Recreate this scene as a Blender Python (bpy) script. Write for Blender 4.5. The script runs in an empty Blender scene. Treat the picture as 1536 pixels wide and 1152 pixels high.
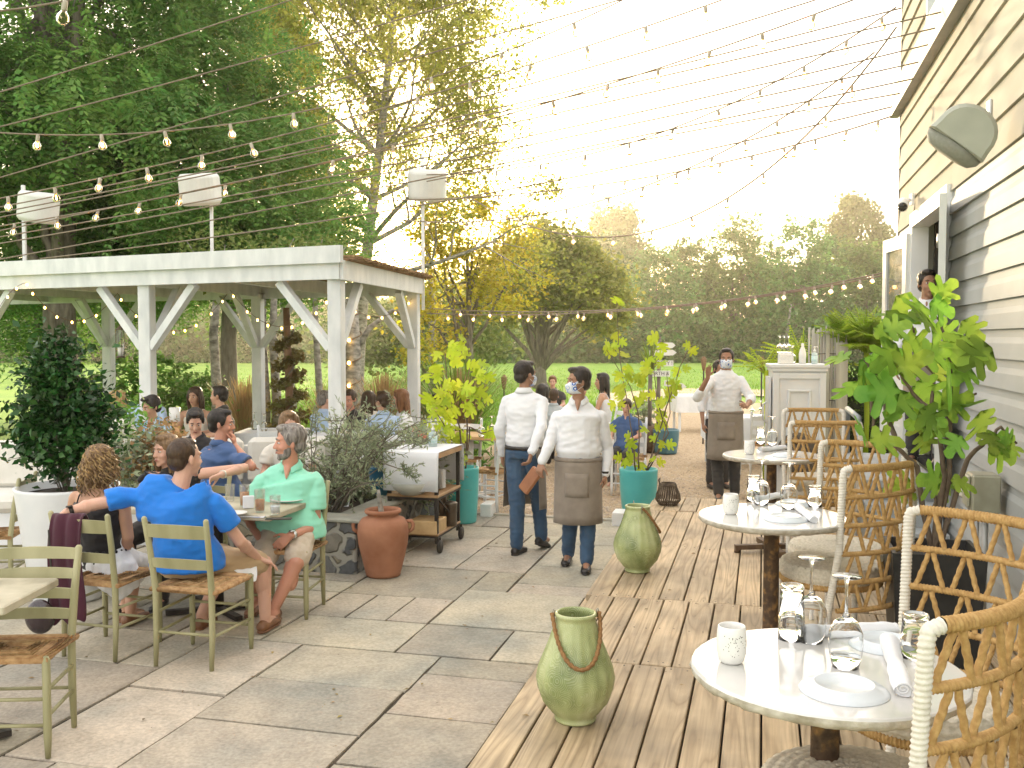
import bpy, bmesh, math, random
import numpy as np
from mathutils import Vector, Matrix, Euler, Quaternion
from mathutils import noise as mnoise
PI=math.pi
rad=math.radians
scene=bpy.context.scene
COL=scene.collection
FPX=1450.0; HZ=508.0; CAMH=1.9
PITCH=math.atan((576-HZ)/FPX)
PHI=rad(14.57)
# ---------------------------------------------------------------- camera
cd=bpy.data.cameras.new('camera'); cam=bpy.data.objects.new('camera',cd); COL.objects.link(cam)
cam.location=(0,0,CAMH); cam.rotation_euler=(PI/2-PITCH,0,0)
cd.sensor_width=36; cd.lens=36*FPX/1536; cd.clip_start=0.05; cd.clip_end=2000
cd.dof.use_dof=False
scene.camera=cam
def ray(px,py):
    x=(px-768)/FPX; y=(576-py)/FPX
    c,s=math.cos(PITCH),math.sin(PITCH)
    return Vector((x, c+y*s, -s+y*c))
def D(px,py,d):
    r=ray(px,py); return Vector((0,0,CAMH))+r*(d/r.y)
def G(px,py,z=0.0):
    r=ray(px,py); return Vector((0,0,CAMH))+r*((z-CAMH)/r.z)
def K(X,Y,z=0.0):
    return Vector((X*math.cos(PHI)+Y*math.sin(PHI), -X*math.sin(PHI)+Y*math.cos(PHI), z))
KM=Matrix.Rotation(-PHI,4,'Z')
# ---------------------------------------------------------------- materials
def mat(name,c1,c2=None,scale=8.0,rough=0.6,bump=0.0,bscale=None,metal=0.0,trans=0.0,island=0.0,spec=0.5,stretch=None,detail=4.0,translucent=0.0,sheen=0.0,coord='Object',bdist=0.01,c3=None,ior=1.45,alpha=1.0,sub=0.0,vc=0.0):
    m=bpy.data.materials.new(name); m.use_nodes=True
    nt=m.node_tree; N=nt.nodes; L=nt.links
    b=N['Principled BSDF']; out=N['Material Output']
    b.inputs['Roughness'].default_value=rough; b.inputs['Metallic'].default_value=metal
    b.inputs['Transmission Weight'].default_value=trans; b.inputs['Specular IOR Level'].default_value=spec
    b.inputs['IOR'].default_value=ior; b.inputs['Alpha'].default_value=alpha
    if sub>0:
        b.inputs['Subsurface Weight'].default_value=sub; b.inputs['Subsurface Radius'].default_value=(.02,.008,.004); b.inputs['Subsurface Scale'].default_value=0.4
    if sheen: b.inputs['Sheen Weight'].default_value=sheen
    if c2 is None: c2=tuple(x*0.85 for x in c1[:3])
    tc=N.new('ShaderNodeTexCoord'); vec=tc.outputs[coord]
    if stretch:
        mp=N.new('ShaderNodeMapping'); mp.inputs['Scale'].default_value=stretch; L.new(vec,mp.inputs[0]); vec=mp.outputs[0]
    nz=N.new('ShaderNodeTexNoise'); nz.inputs['Scale'].default_value=scale; nz.inputs['Detail'].default_value=detail; L.new(vec,nz.inputs['Vector'])
    cr=N.new('ShaderNodeValToRGB'); cr.color_ramp.elements[0].position=.32; cr.color_ramp.elements[1].position=.68
    cr.color_ramp.elements[0].color=(*c1,1); cr.color_ramp.elements[1].color=(*c2,1)
    if c3:
        e=cr.color_ramp.elements.new(.5); e.color=(*c3,1)
    L.new(nz.outputs['Fac'],cr.inputs[0]); colo=cr.outputs[0]
    if island>0:
        ge=N.new('ShaderNodeNewGeometry'); hs=N.new('ShaderNodeHueSaturation')
        mr=N.new('ShaderNodeMapRange'); mr.inputs[3].default_value=1-island; mr.inputs[4].default_value=1+island
        L.new(ge.outputs['Random Per Island'],mr.inputs[0]); L.new(mr.outputs[0],hs.inputs['Value']); 
        mr2=N.new('ShaderNodeMapRange'); mr2.inputs[3].default_value=.5-island*.06; mr2.inputs[4].default_value=.5+island*.06
        mm=N.new('ShaderNodeMath'); mm.operation='MULTIPLY'; mm.inputs[1].default_value=7.31; L.new(ge.outputs['Random Per Island'],mm.inputs[0])
        fr=N.new('ShaderNodeMath'); fr.operation='FRACT'; L.new(mm.outputs[0],fr.inputs[0]); L.new(fr.outputs[0],mr2.inputs[0]); L.new(mr2.outputs[0],hs.inputs['Hue'])
        L.new(colo,hs.inputs['Color']); colo=hs.outputs[0]
    L.new(colo,b.inputs['Base Color'])
    if bump>0:
        n2=N.new('ShaderNodeTexNoise'); n2.inputs['Scale'].default_value=bscale or scale*3; n2.inputs['Detail'].default_value=5; L.new(vec,n2.inputs['Vector'])
        bp=N.new('ShaderNodeBump'); bp.inputs['Strength'].default_value=bump; bp.inputs['Distance'].default_value=bdist
        L.new(n2.outputs['Fac'],bp.inputs['Height']); L.new(bp.outputs[0],b.inputs['Normal'])
    if translucent>0:
        tr=N.new('ShaderNodeBsdfTranslucent'); mx=N.new('ShaderNodeMixShader'); mx.inputs[0].default_value=translucent
        L.new(colo,tr.inputs[0]); L.new(b.outputs[0],mx.inputs[1]); L.new(tr.outputs[0],mx.inputs[2]); L.new(mx.outputs[0],out.inputs[0])
    return m
def emis(name,c,s):
    m=bpy.data.materials.new(name); m.use_nodes=True; b=m.node_tree.nodes['Principled BSDF']
    b.inputs['Base Color'].default_value=(*c,1); b.inputs['Emission Color'].default_value=(*c,1); b.inputs['Emission Strength'].default_value=s
    return m
# ---------------------------------------------------------------- mesh builder
class MB:
    def __init__(s): s.v=[]; s.f=[]; s.smooth=[]; s.mi=[]; s.cm=0
    def add(s,vs,fs,smooth=False):
        o=len(s.v); s.v.extend([tuple(v) for v in vs]); s.f.extend([tuple(i+o for i in f) for f in fs]); s.smooth.extend([smooth]*len(fs)); s.mi.extend([s.cm]*len(fs)); return s
    def box(s,c,d,rz=0.0,M=None,bev=0.0):
        hx,hy,hz=d[0]/2,d[1]/2,d[2]/2
        T=Matrix.Translation(Vector(c))@Matrix.Rotation(rz,4,'Z')
        if M is not None: T=Matrix.Translation(Vector(c))@M
        if bev<=0:
            vs=[T@Vector((x*hx,y*hy,z*hz)) for z in(-1,1) for y in(-1,1) for x in(-1,1)]
            s.add(vs,[(0,2,3,1),(4,5,7,6),(0,1,5,4),(2,6,7,3),(0,4,6,2),(1,3,7,5)])
        else:
            b=min(bev,hx*.9,hy*.9,hz*.9); vs=[]; 
            P=[(-hx+b,-hy),(hx-b,-hy),(hx,-hy+b),(hx,hy-b),(hx-b,hy),(-hx+b,hy),(-hx,hy-b),(-hx,-hy+b)]
            Q=[(x*(hx-b)/hx,y*(hy-b)/hy) for x,y in P]
            for (ring,z) in((Q,-hz),(P,-hz+b),(P,hz-b),(Q,hz)): vs+= [T@Vector((x,y,z)) for x,y in ring]
            fs=[tuple(range(7,-1,-1)),tuple(range(24,32))]
            for r in range(3):
                for i in range(8): j=(i+1)%8; fs.append((r*8+i,r*8+j,r*8+8+j,r*8+8+i))
            s.add(vs,fs)
        return s
    def bar(s,p0,p1,w,h,up=(0,0,1)):
        p0=Vector(p0);p1=Vector(p1); z=(p1-p0); L=z.length; z.normalize(); u=Vector(up)
        x=u.cross(z)
        if x.length<1e-4: x=Vector((1,0,0)).cross(z)
        x.normalize(); y=z.cross(x)
        vs=[]
        for p in(p0,p1):
            for a,b in((-1,-1),(1,-1),(1,1),(-1,1)): vs.append(p+x*(a*w/2)+y*(b*h/2))
        s.add(vs,[(3,2,1,0),(4,5,6,7),(0,1,5,4),(1,2,6,5),(2,3,7,6),(3,0,4,7)]); return s
    def tube(s,pts,r,n=8,cap=True,smooth=True,closed=False):
        pts=[Vector(p) for p in pts]; m=len(pts)
        if not hasattr(r,'__len__'): r=[r]*m
        vs=[]; prev=None
        for i,p in enumerate(pts):
            if closed: t=pts[(i+1)%m]-pts[i-1]
            else: t=(pts[min(i+1,m-1)]-pts[max(i-1,0)])
            if t.length<1e-9: t=Vector((0,0,1))
            t.normalize()
            if prev is None:
                a=Vector((0,0,1)) if abs(t.z)<.9 else Vector((1,0,0))
                x=a.cross(t).normalized()
            else:
                x=prev-t*prev.dot(t)
                if x.length<1e-6: x=Vector((1,0,0)).cross(t)
                x.normalize()
            prev=x; y=t.cross(x)
            for k in range(n):
                a=2*PI*k/n; vs.append(p+(x*math.cos(a)+y*math.sin(a))*r[i])
        fs=[]
        rr=m if closed else m-1
        for i in range(rr):
            i2=(i+1)%m
            for k in range(n): k2=(k+1)%n; fs.append((i*n+k,i*n+k2,i2*n+k2,i2*n+k))
        if cap and not closed: fs.append(tuple(range(n-1,-1,-1))); fs.append(tuple((m-1)*n+k for k in range(n)))
        s.add(vs,fs,smooth); return s
    def lathe(s,prof,c=(0,0,0),n=24,smooth=True,M=None,sx=1.0,sy=1.0,wob=0.0):
        vs=[];fs=[];c=Vector(c); m=len(prof)
        for r,z in prof:
            for k in range(n):
                a=2*PI*k/n; rr=r*(1+(wob*mnoise.noise(Vector((math.cos(a)*2,math.sin(a)*2,z*8))) if wob else 0))
                p=Vector((rr*math.cos(a)*sx,rr*math.sin(a)*sy,z))
                if M is not None: p=M@p
                vs.append(p+c)
        for i in range(m-1):
            for k in range(n): k2=(k+1)%n; fs.append((i*n+k,i*n+k2,(i+1)*n+k2,(i+1)*n+k))
        if prof[0][0]>1e-5: fs.append(tuple(range(n-1,-1,-1)))
        if prof[-1][0]>1e-5: fs.append(tuple((m-1)*n+k for k in range(n)))
        s.add(vs,fs,smooth); return s
    def ell(s,c,r,M=None,nu=16,nv=10):
        c=Vector(c); vs=[];fs=[]
        if not hasattr(r,'__len__'): r=(r,r,r)
        for i in range(nv+1):
            th=PI*i/nv
            for k in range(nu):
                a=2*PI*k/nu; p=Vector((r[0]*math.sin(th)*math.cos(a),r[1]*math.sin(th)*math.sin(a),r[2]*math.cos(th)))
                if M is not None: p=M@p
                vs.append(c+p)
        for i in range(nv):
            for k in range(nu): k2=(k+1)%nu; fs.append((i*nu+k,(i+1)*nu+k,(i+1)*nu+k2,i*nu+k2))
        s.add(vs,fs,True); return s
    def rings(s,rs,lat=(1,0,0),n=16,smooth=True):
        """rs: list of (center, half width along lat, half depth, optional axis dir)"""
        vs=[];fs=[]; m=len(rs); C=[Vector(r[0]) for r in rs]
        for i in range(m):
            t=(C[min(i+1,m-1)]-C[max(i-1,0)]).normalized()
            l=Vector(rs[i][3]) if len(rs[i])>3 else Vector(lat)
            l=(l-t*l.dot(t)).normalized(); d=t.cross(l)
            for k in range(n):
                a=2*PI*k/n; vs.append(C[i]+l*(rs[i][1]*math.cos(a))+d*(rs[i][2]*math.sin(a)))
        for i in range(m-1):
            for k in range(n): k2=(k+1)%n; fs.append((i*n+k,i*n+k2,(i+1)*n+k2,(i+1)*n+k))
        fs.append(tuple(range(n-1,-1,-1))); fs.append(tuple((m-1)*n+k for k in range(n)))
        s.add(vs,fs,smooth); return s
    def cap(s,p0,r0,p1,r1,n=12):
        p0=Vector(p0);p1=Vector(p1); t=p1-p0; L=t.length
        if L<1e-6: return s.ell(p0,r0,nu=n,nv=8)
        t/=L; pts=[];rr=[]
        for a in(-80,-55,-30,0): a=rad(a); pts.append(p0+t*(math.sin(a)*r0)); rr.append(math.cos(a)*r0)
        for a in(0,30,55,80): a=rad(a); pts.append(p1+t*(math.sin(a)*r1)); rr.append(math.cos(a)*r1)
        return s.tube(pts,rr,n)
    def mesh(s,name):
        me=bpy.data.meshes.new(name); me.from_pydata(s.v,[],s.f); me.polygons.foreach_set('use_smooth',s.smooth); 
        if any(s.mi): me.polygons.foreach_set('material_index',s.mi)
        me.update(); return me
    def build(s,name,m,parent=None,**kw):
        o=bpy.data.objects.new(name,s.mesh(name)); COL.objects.link(o)
        for x in (m if isinstance(m,(list,tuple)) else [m]): o.data.materials.append(x)
        if parent is not None: o.parent=parent
        if kw: tag(o,**kw)
        return o
def tag(o,label=None,cat=None,group=None,kind=None):
    if label: o['label']=label
    if cat: o['category']=cat
    if group: o['group']=group
    if kind: o['kind']=kind
    return o
def empty(name,loc=(0,0,0),rz=0.0,label=None,cat=None,group=None):
    o=bpy.data.objects.new(name,None); COL.objects.link(o); o.location=loc; o.rotation_euler=(0,0,rz); o.empty_display_size=.1
    return tag(o,label,cat,group)
def copy_tree(o,parent=None):
    c=o.copy(); COL.objects.link(c)
    if parent is not None: c.parent=parent
    for ch in list(o.children): copy_tree(ch,c)
    return c
def dup(o,loc=None,rz=None,label=None,group=None):
    c=copy_tree(o)
    if loc is not None: c.location=loc
    if rz is not None: c.rotation_euler=(0,0,rz)
    return tag(c,label,None,group)
def npmesh(name,V,F,m,parent=None,smooth=False,midx=None):
    """V (n,3) float, F (k,q) int"""
    me=bpy.data.meshes.new(name); V=np.asarray(V,dtype=np.float32); F=np.asarray(F,dtype=np.int32)
    me.vertices.add(len(V)); me.vertices.foreach_set('co',V.ravel())
    k,q=F.shape; me.loops.add(k*q); me.loops.foreach_set('vertex_index',F.ravel()); me.polygons.add(k)
    me.polygons.foreach_set('loop_start',np.arange(0,k*q,q,dtype=np.int32)); 
    try: me.polygons.foreach_set('loop_total',np.full(k,q,dtype=np.int32))
    except Exception: pass
    if smooth: me.polygons.foreach_set('use_smooth',np.ones(k,dtype=bool))
    me.update(calc_edges=True); me.validate()
    o=bpy.data.objects.new(name,me); COL.objects.link(o)
    for x in (m if isinstance(m,(list,tuple)) else [m]): me.materials.append(x)
    if parent is not None: o.parent=parent
    return o
# ---------------------------------------------------------------- world
SUN_EL=rad(7.5); SUN_AZ=rad(-3.2)   # azimuth measured from +Y towards +X
w=bpy.data.worlds.new('World'); scene.world=w; w.use_nodes=True
nt=w.node_tree; N=nt.nodes; L=nt.links
sky=N.new('ShaderNodeTexSky'); sky.sky_type='NISHITA'; sky.sun_disc=False; sky.sun_elevation=SUN_EL; sky.sun_rotation=SUN_AZ
sky.air_density=1.0; sky.dust_density=4.0; sky.ozone_density=1.0; sky.altitude=0
# thin bright overcast veil mixed into the clear sky (soft noise clouds)
tc=N.new('ShaderNodeTexCoord'); mp=N.new('ShaderNodeMapping'); mp.inputs['Scale'].default_value=(1,1,3.5); L.new(tc.outputs['Generated'],mp.inputs[0])
cn=N.new('ShaderNodeTexNoise'); cn.inputs['Scale'].default_value=2.2; cn.inputs['Detail'].default_value=6; L.new(mp.outputs[0],cn.inputs['Vector'])
cr=N.new('ShaderNodeValToRGB'); cr.color_ramp.elements[0].position=.3; cr.color_ramp.elements[0].color=(5.2,4.75,4.35,1); cr.color_ramp.elements[1].position=.7; cr.color_ramp.elements[1].color=(6.4,6.1,5.85,1)
L.new(cn.outputs['Fac'],cr.inputs[0])
mx=N.new('ShaderNodeMix'); mx.data_type='RGBA'; mx.inputs[0].default_value=.62
L.new(sky.outputs[0],mx.inputs[6]); L.new(cr.outputs[0],mx.inputs[7])
bg=N['Background']; bg.inputs['Strength'].default_value=0.15; L.new(mx.outputs[2],bg.inputs['Color'])
sl=bpy.data.lights.new('sun','SUN'); sl.energy=2.4; sl.angle=rad(2.0); sl.color=(1.0,.80,.52)
so=bpy.data.objects.new('sun',sl); COL.objects.link(so)
sd=Vector((math.sin(SUN_AZ)*math.cos(SUN_EL),math.cos(SUN_AZ)*math.cos(SUN_EL),math.sin(SUN_EL)))
so.rotation_euler=sd.to_track_quat('Z','Y').to_euler()
vs=scene.view_settings; vs.view_transform='Standard'; vs.look='None'; vs.exposure=1.92; vs.gamma=1.0; vs.use_curve_mapping=False
scene.cycles.max_bounces=8; scene.cycles.transparent_max_bounces=12; scene.cycles.transmission_bounces=8; scene.cycles.diffuse_bounces=4
# ================================================================ SETTING
random.seed(7)
def noise_disp(p,s,a): return a*mnoise.noise(Vector(p)*s)
# lawn -----------------------------------------------------------
M_lawn=mat('lawn_green',(.14,.27,.02),(.22,.36,.035),scale=.35,rough=.9,bump=.6,bscale=30,bdist=.03,detail=8,c3=(.175,.31,.025))
M_gravel=mat('gravel_tan',(.33,.23,.13),(.52,.40,.27),scale=26,rough=.9,bump=1.0,bscale=45,bdist=.02,detail=8,c3=(.43,.32,.20))
vs=[];fs=[]; nx,ny=60,60
b=MB()
xs=[-236,-150]+[i*6-90 for i in range(31)]+[150,236]; ys=[-28,0,9.5]+[14+i*5 for i in range(14)]+[100,150,168]
for y in ys:
    for x in xs:
        z=-.06+ (0 if y<12 else .05*mnoise.noise(Vector((x*.11,y*.11,0))))+(0.0 if y<60 else min((y-60)*.004,.4))
        vs.append((x,y,z))
n=len(xs)
for j in range(len(ys)-1):
    for i in range(n-1): fs.append((j*n+i,j*n+i+1,(j+1)*n+i+1,(j+1)*n+i))
b.add(vs,fs,True); b.build('lawn',M_lawn,kind='structure')
# gravel yard ----------------------------------------------------
def sheet(name,outline,z,m,rough=.0):
    bm=bmesh.new(); vv=[bm.verts.new((p[0],p[1],z)) for p in outline]; f=bm.faces.new(vv)
    if f.normal.z<0: f.normal_flip()
    me=bpy.data.meshes.new(name); bm.to_mesh(me); bm.free(); o=bpy.data.objects.new(name,me); COL.objects.link(o); me.materials.append(m); return tag(o,kind='structure')
gp=[G(560,783),G(700,700),G(735,668),G(770,655),G(850,652),G(905,640),G(950,622),G(1000,606),G(1012,598),G(1075,600),G(1170,606),G(1260,600),K(2.4,20),K(2.4,9),K(-1.3,9),K(-8,9.6)]
sheet('gravel_path',gp,-.012,M_gravel)
gp2=[G(905,612),G(1000,596),G(1100,592),G(1200,596),G(1200,585),G(1010,582),G(900,590)]
sheet('sand_path',[ (p[0],p[1]) for p in gp2],-.008,mat('sand_pale',(.42,.34,.2),(.5,.42,.28),scale=3,rough=.9,bump=.4,bscale=40))
# pebbles on the gravel
rng=np.random.default_rng(3)
def pebbles(n):
    V=[];F=[]
    P=[]
    base=np.array([[1,0,0],[0,1,0],[-1,0,0],[0,-1,0],[0,0,.8]],float)
    ft=np.array([[0,1,4],[1,2,4],[2,3,4],[3,0,4]])
    for i in range(n):
        X=rng.uniform(-5,1.4); Y=9.9+rng.exponential(2.2)
        if X>-1.15 and Y<9.9: continue
        if X<-1.3 and Y<9.95: continue
        p=K(X,Y,-.012); s=rng.uniform(.006,.017); a=rng.uniform(0,6.28); c,sn=math.cos(a),math.sin(a)
        R=np.array([[c,-sn,0],[sn,c,0],[0,0,1]])*s; R[0]*=rng.uniform(.7,1.3)
        o=len(V)*0+len(P)*5; P.append(base@R.T+np.array(p)); F.append(ft+o)
    return np.concatenate(P),np.concatenate(F)
V,F=pebbles(16000)
o=npmesh('gravel_stones',V,F,mat('pebble',(.24,.18,.12),(.5,.42,.32),scale=2,rough=.9,island=.35)); tag(o,kind='stuff',label='loose tan gravel covering the yard beyond the deck',cat='gravel')
# grass tufts on lawn (nearer part)
def blades(n,fn,h0,h1,wd,m,name,label,lean=.35,nseg=1):
    V=np.zeros((n*3,3)); 
    for i in range(n):
        x,y,z=fn(); h=rng.uniform(h0,h1); a=rng.uniform(0,6.28); l=rng.uniform(0,lean)*h; b_=rng.uniform(0,6.28)
        dx,dy=math.cos(a)*wd/2,math.sin(a)*wd/2
        V[i*3]=(x-dx,y-dy,z);V[i*3+1]=(x+dx,y+dy,z);V[i*3+2]=(x+math.cos(b_)*l,y+math.sin(b_)*l,z+h)
    F=np.arange(n*3).reshape(n,3)
    return npmesh(name,V,F,m)
M_grass=mat('grass_blade',(.17,.34,.02),(.27,.44,.04),scale=.5,rough=.7,island=.35,translucent=.35)
def lawnpt():
    while True:
        d=12+rng.exponential(14)
        if d>62: continue
        px=rng.uniform(280,1230); x=(px-768)/FPX*d
        p=Vector((x,d,0)); X=p.x*math.cos(PHI)-p.y*math.sin(PHI); py=HZ+1.9*FPX/d
        if px>700 and py>648-(px-760)*.12 : continue
        if px>1000 and py>596: continue
        return (x,d,-.06)
o=blades(60000,lawnpt,.04,.11,.035,M_grass,'lawn_grass',None); tag(o,kind='stuff',label='short bright green lawn grass in the field',cat='grass')
# patio flagstones ------------------------------------------------
def stone_mat():
    m=mat('bluestone',(.30,.295,.25),(.47,.41,.31),scale=1.4,rough=.72,bump=.75,bscale=24,bdist=.006,island=.22,detail=8,c3=(.40,.36,.285))
    nt=m.node_tree;N=nt.nodes;L=nt.links; b=N['Principled BSDF']
    # cleft ridges
    tc=[x for x in N if x.type=='TEX_COORD'][0]
    mu=N.new('ShaderNodeTexNoise'); mu.inputs['Scale'].default_value=2.3; mu.inputs['Detail'].default_value=7; mu.inputs['Distortion'].default_value=1.6; L.new(tc.outputs['Object'],mu.inputs['Vector'])
    r=N.new('ShaderNodeValToRGB'); r.color_ramp.elements[0].position=.485; r.color_ramp.elements[0].color=(1,1,1,1); r.color_ramp.elements[1].position=.5; r.color_ramp.elements[1].color=(.0,.0,.0,1)
    e=r.color_ramp.elements.new(.515); e.color=(1,1,1,1); L.new(mu.outputs['Fac'],r.inputs[0])
    bp=[x for x in N if x.type=='BUMP'][0]
    b2=N.new('ShaderNodeBump'); b2.inputs['Strength'].default_value=.35; b2.inputs['Distance'].default_value=.004; L.new(r.outputs[0],b2.inputs['Height']); L.new(bp.outputs[0],b2.inputs['Normal']); L.new(b2.outputs[0],b.inputs['Normal'])
    fn=N.new('ShaderNodeTexNoise'); fn.inputs['Scale'].default_value=55; fn.inputs['Detail'].default_value=6; L.new(tc.outputs['Object'],fn.inputs['Vector'])
    fm=N.new('ShaderNodeMapRange'); fm.inputs[1].default_value=.3; fm.inputs[2].default_value=.7; fm.inputs[3].default_value=.80; fm.inputs[4].default_value=1.18; L.new(fn.outputs['Fac'],fm.inputs[0])
    s0_=b.inputs['Base Color'].links[0].from_socket; m0=N.new('ShaderNodeMix'); m0.data_type='RGBA'; m0.blend_type='MULTIPLY'; m0.inputs[0].default_value=1; L.new(s0_,m0.inputs[6]); L.new(fm.outputs[0],m0.inputs[7]); L.new(m0.outputs[2],b.inputs['Base Color'])
    # stains
    st=N.new('ShaderNodeTexNoise'); st.inputs['Scale'].default_value=5.5; st.inputs['Detail'].default_value=8; L.new(tc.outputs['Object'],st.inputs['Vector'])
    r2=N.new('ShaderNodeValToRGB'); r2.color_ramp.elements[0].position=.35; r2.color_ramp.elements[0].color=(.72,.70,.66,1); r2.color_ramp.elements[1].position=.6; r2.color_ramp.elements[1].color=(1.08,1.06,1.03,1); L.new(st.outputs['Fac'],r2.inputs[0])
    src=b.inputs['Base Color'].links[0].from_socket; mm=N.new('ShaderNodeMix'); mm.data_type='RGBA'; mm.blend_type='MULTIPLY'; mm.inputs[0].default_value=.45
    L.new(src,mm.inputs[6]); L.new(r2.outputs[0],mm.inputs[7]); L.new(mm.outputs[2],b.inputs['Base Color'])
    return m
M_stone=stone_mat()
sheet('patio_bed',[K(-9,1.2),K(-1.1,1.2),K(-1.1,9.9),K(-9,9.9)],-.004,mat('joint_dirt',(.04,.032,.022),(.09,.07,.05),scale=12,rough=.95,bump=.6))
U=.30; NX=26; NY=29; X0=-1.24; Y0=1.2
grid=[[0]*NY for _ in range(NX)]
b=MB(); rs=random.Random(11)
for j in range(NY):
    for i in range(NX):
        if grid[i][j]: continue
        opts=[(2,2),(2,3),(3,2),(3,3),(2,4),(4,2),(3,2),(1,2),(2,1),(4,3)]; rs.shuffle(opts); opts.append((1,1)); opts.append((1,1))
        for (w_,h_) in opts:
            if i+w_<=NX and j+h_<=NY and all(not grid[i+a][j+c] for a in range(w_) for c in range(h_)): break
        for a in range(w_):
            for c in range(h_): grid[i+a][j+c]=1
        g=.0085; x1=X0-i*U-g; x0=X0-(i+w_)*U+g; y0=Y0+j*U+g; y1=Y0+(j+h_)*U-g
        jj=lambda: rs.uniform(-.004,.004)
        cs=[(x0+jj(),y0+jj()),(x1+jj(),y0+jj()),(x1+jj(),y1+jj()),(x0+jj(),y1+jj())]
        zt=rs.uniform(.006,.014); tl=[rs.uniform(-.002,.002) for _ in range(4)]
        # subdivided edge for slightly ragged outline
        out=[]
        for q in range(4):
            p=cs[q]; r=cs[(q+1)%4]
            for t in range(5):
                u=t/5; x=p[0]+(r[0]-p[0])*u; y=p[1]+(r[1]-p[1])*u
                if t: x+=rs.uniform(-.0035,.0035); y+=rs.uniform(-.0035,.0035)
                out.append((x,y))
        cx=(x0+x1)/2; cy=(y0+y1)/2; m_=len(out)
        vv=[K(x,y,-.02) for x,y in out]+[K(x,y,zt-.004) for x,y in out]+[K(cx+(x-cx)*(1-.012/max(.2,abs(x-cx))),cy+(y-cy)*(1-.012/max(.2,abs(y-cy))),zt) for x,y in out]
        ff=[]
        for r in range(2):
            for q in range(m_): q2=(q+1)%m_; ff.append((r*m_+q,r*m_+q2,(r+1)*m_+q2,(r+1)*m_+q))
        ff.append(tuple(2*m_+q for q in range(m_)))
        b.add(vv,ff)
b.build('patio',M_stone,kind='structure')
# deck --------------------------------------------------------------
def wood_mat(name,ca,cb,cc,sx=7.0,ring=14.0,rough=.62,isl=.16):
    m=bpy.data.materials.new(name); m.use_nodes=True; nt=m.node_tree; N=nt.nodes; L=nt.links; b=N['Principled BSDF']
    tc=N.new('ShaderNodeTexCoord'); ge=N.new('ShaderNodeNewGeometry')
    off=N.new('ShaderNodeVectorMath'); off.operation='SCALE'; off.inputs[0].default_value=(37,91,53); L.new(ge.outputs['Random Per Island'],off.inputs['Scale'])
    ad=N.new('ShaderNodeVectorMath'); ad.operation='ADD'; L.new(tc.outputs['Object'],ad.inputs[0]); L.new(off.outputs[0],ad.inputs[1])
    mp=N.new('ShaderNodeMapping'); mp.inputs['Scale'].default_value=(sx,.55,sx); L.new(ad.outputs[0],mp.inputs[0])
    nz=N.new('ShaderNodeTexNoise'); nz.inputs['Scale'].default_value=1.0; nz.inputs['Detail'].default_value=1.5; nz.inputs['Distortion'].default_value=.3; L.new(mp.outputs[0],nz.inputs['Vector'])
    mu=N.new('ShaderNodeMath'); mu.operation='MULTIPLY'; mu.inputs[1].default_value=ring; L.new(nz.outputs['Fac'],mu.inputs[0])
    fr=N.new('ShaderNodeMath'); fr.operation='PINGPONG'; fr.inputs[1].default_value=.5; L.new(mu.outputs[0],fr.inputs[0])
    cr=N.new('ShaderNodeValToRGB'); e=cr.color_ramp.elements; e[0].position=.0; e[0].color=(*ca,1); e[1].position=.5; e[1].color=(*cb,1)
    e2=e.new(.12); e2.color=(*cc,1); L.new(fr.outputs[0],cr.inputs[0])
    # fine fibre
    mp2=N.new('ShaderNodeMapping'); mp2.inputs['Scale'].default_value=(90,2.5,90); L.new(ad.outputs[0],mp2.inputs[0])
    n2=N.new('ShaderNodeTexNoise'); n2.inputs['Scale'].default_value=1; n2.inputs['Detail'].default_value=4; L.new(mp2.outputs[0],n2.inputs['Vector'])
    # blotches weathering
    n3=N.new('ShaderNodeTexNoise'); n3.inputs['Scale'].default_value=2.2; n3.inputs['Detail'].default_value=5; L.new(ad.outputs[0],n3.inputs['Vector'])
    r3=N.new('ShaderNodeValToRGB'); r3.color_ramp.elements[0].position=.35; r3.color_ramp.elements[0].color=(.68,.68,.68,1); r3.color_ramp.elements[1].position=.62; r3.color_ramp.elements[1].color=(1.1,1.08,1.04,1); L.new(n3.outputs['Fac'],r3.inputs[0])
    mm=N.new('ShaderNodeMix'); mm.data_type='RGBA'; mm.blend_type='MULTIPLY'; mm.inputs[0].default_value=1; L.new(cr.outputs[0],mm.inputs[6]); L.new(r3.outputs[0],mm.inputs[7])
    r2=N.new('ShaderNodeMapRange'); r2.inputs[1].default_value=.3; r2.inputs[2].default_value=.7; r2.inputs[3].default_value=.82; r2.inputs[4].default_value=1.12; L.new(n2.outputs['Fac'],r2.inputs[0])
    hs=N.new('ShaderNodeHueSaturation'); L.new(mm.outputs[2],hs.inputs['Color'])
    ri=N.new('ShaderNodeMapRange'); ri.inputs[3].default_value=1-isl; ri.inputs[4].default_value=1+isl; L.new(ge.outputs['Random Per Island'],ri.inputs[0])
    m3=N.new('ShaderNodeMath'); m3.operation='MULTIPLY'; L.new(r2.outputs[0],m3.inputs[0]); L.new(ri.outputs[0],m3.inputs[1]); L.new(m3.outputs[0],hs.inputs['Value'])
    L.new(hs.outputs[0],b.inputs['Base Color']); b.inputs['Roughness'].default_value=rough
    bp=N.new('ShaderNodeBump'); bp.inputs['Strength'].default_value=.5; bp.inputs['Distance'].default_value=.002; L.new(n2.outputs['Fac'],bp.inputs['Height']); 
    bp2=N.new('ShaderNodeBump'); bp2.inputs['Strength'].default_value=.4; bp2.inputs['Distance'].default_value=.003; L.new(fr.outputs[0],bp2.inputs['Height']); L.new(bp.outputs[0],bp2.inputs['Normal']); L.new(bp2.outputs[0],b.inputs['Normal'])
    return m
M_deck=wood_mat('deck_wood',(.32,.235,.14),(.50,.385,.245),(.41,.31,.19),ring=11)
DZ=.30; XW=1.305
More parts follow.
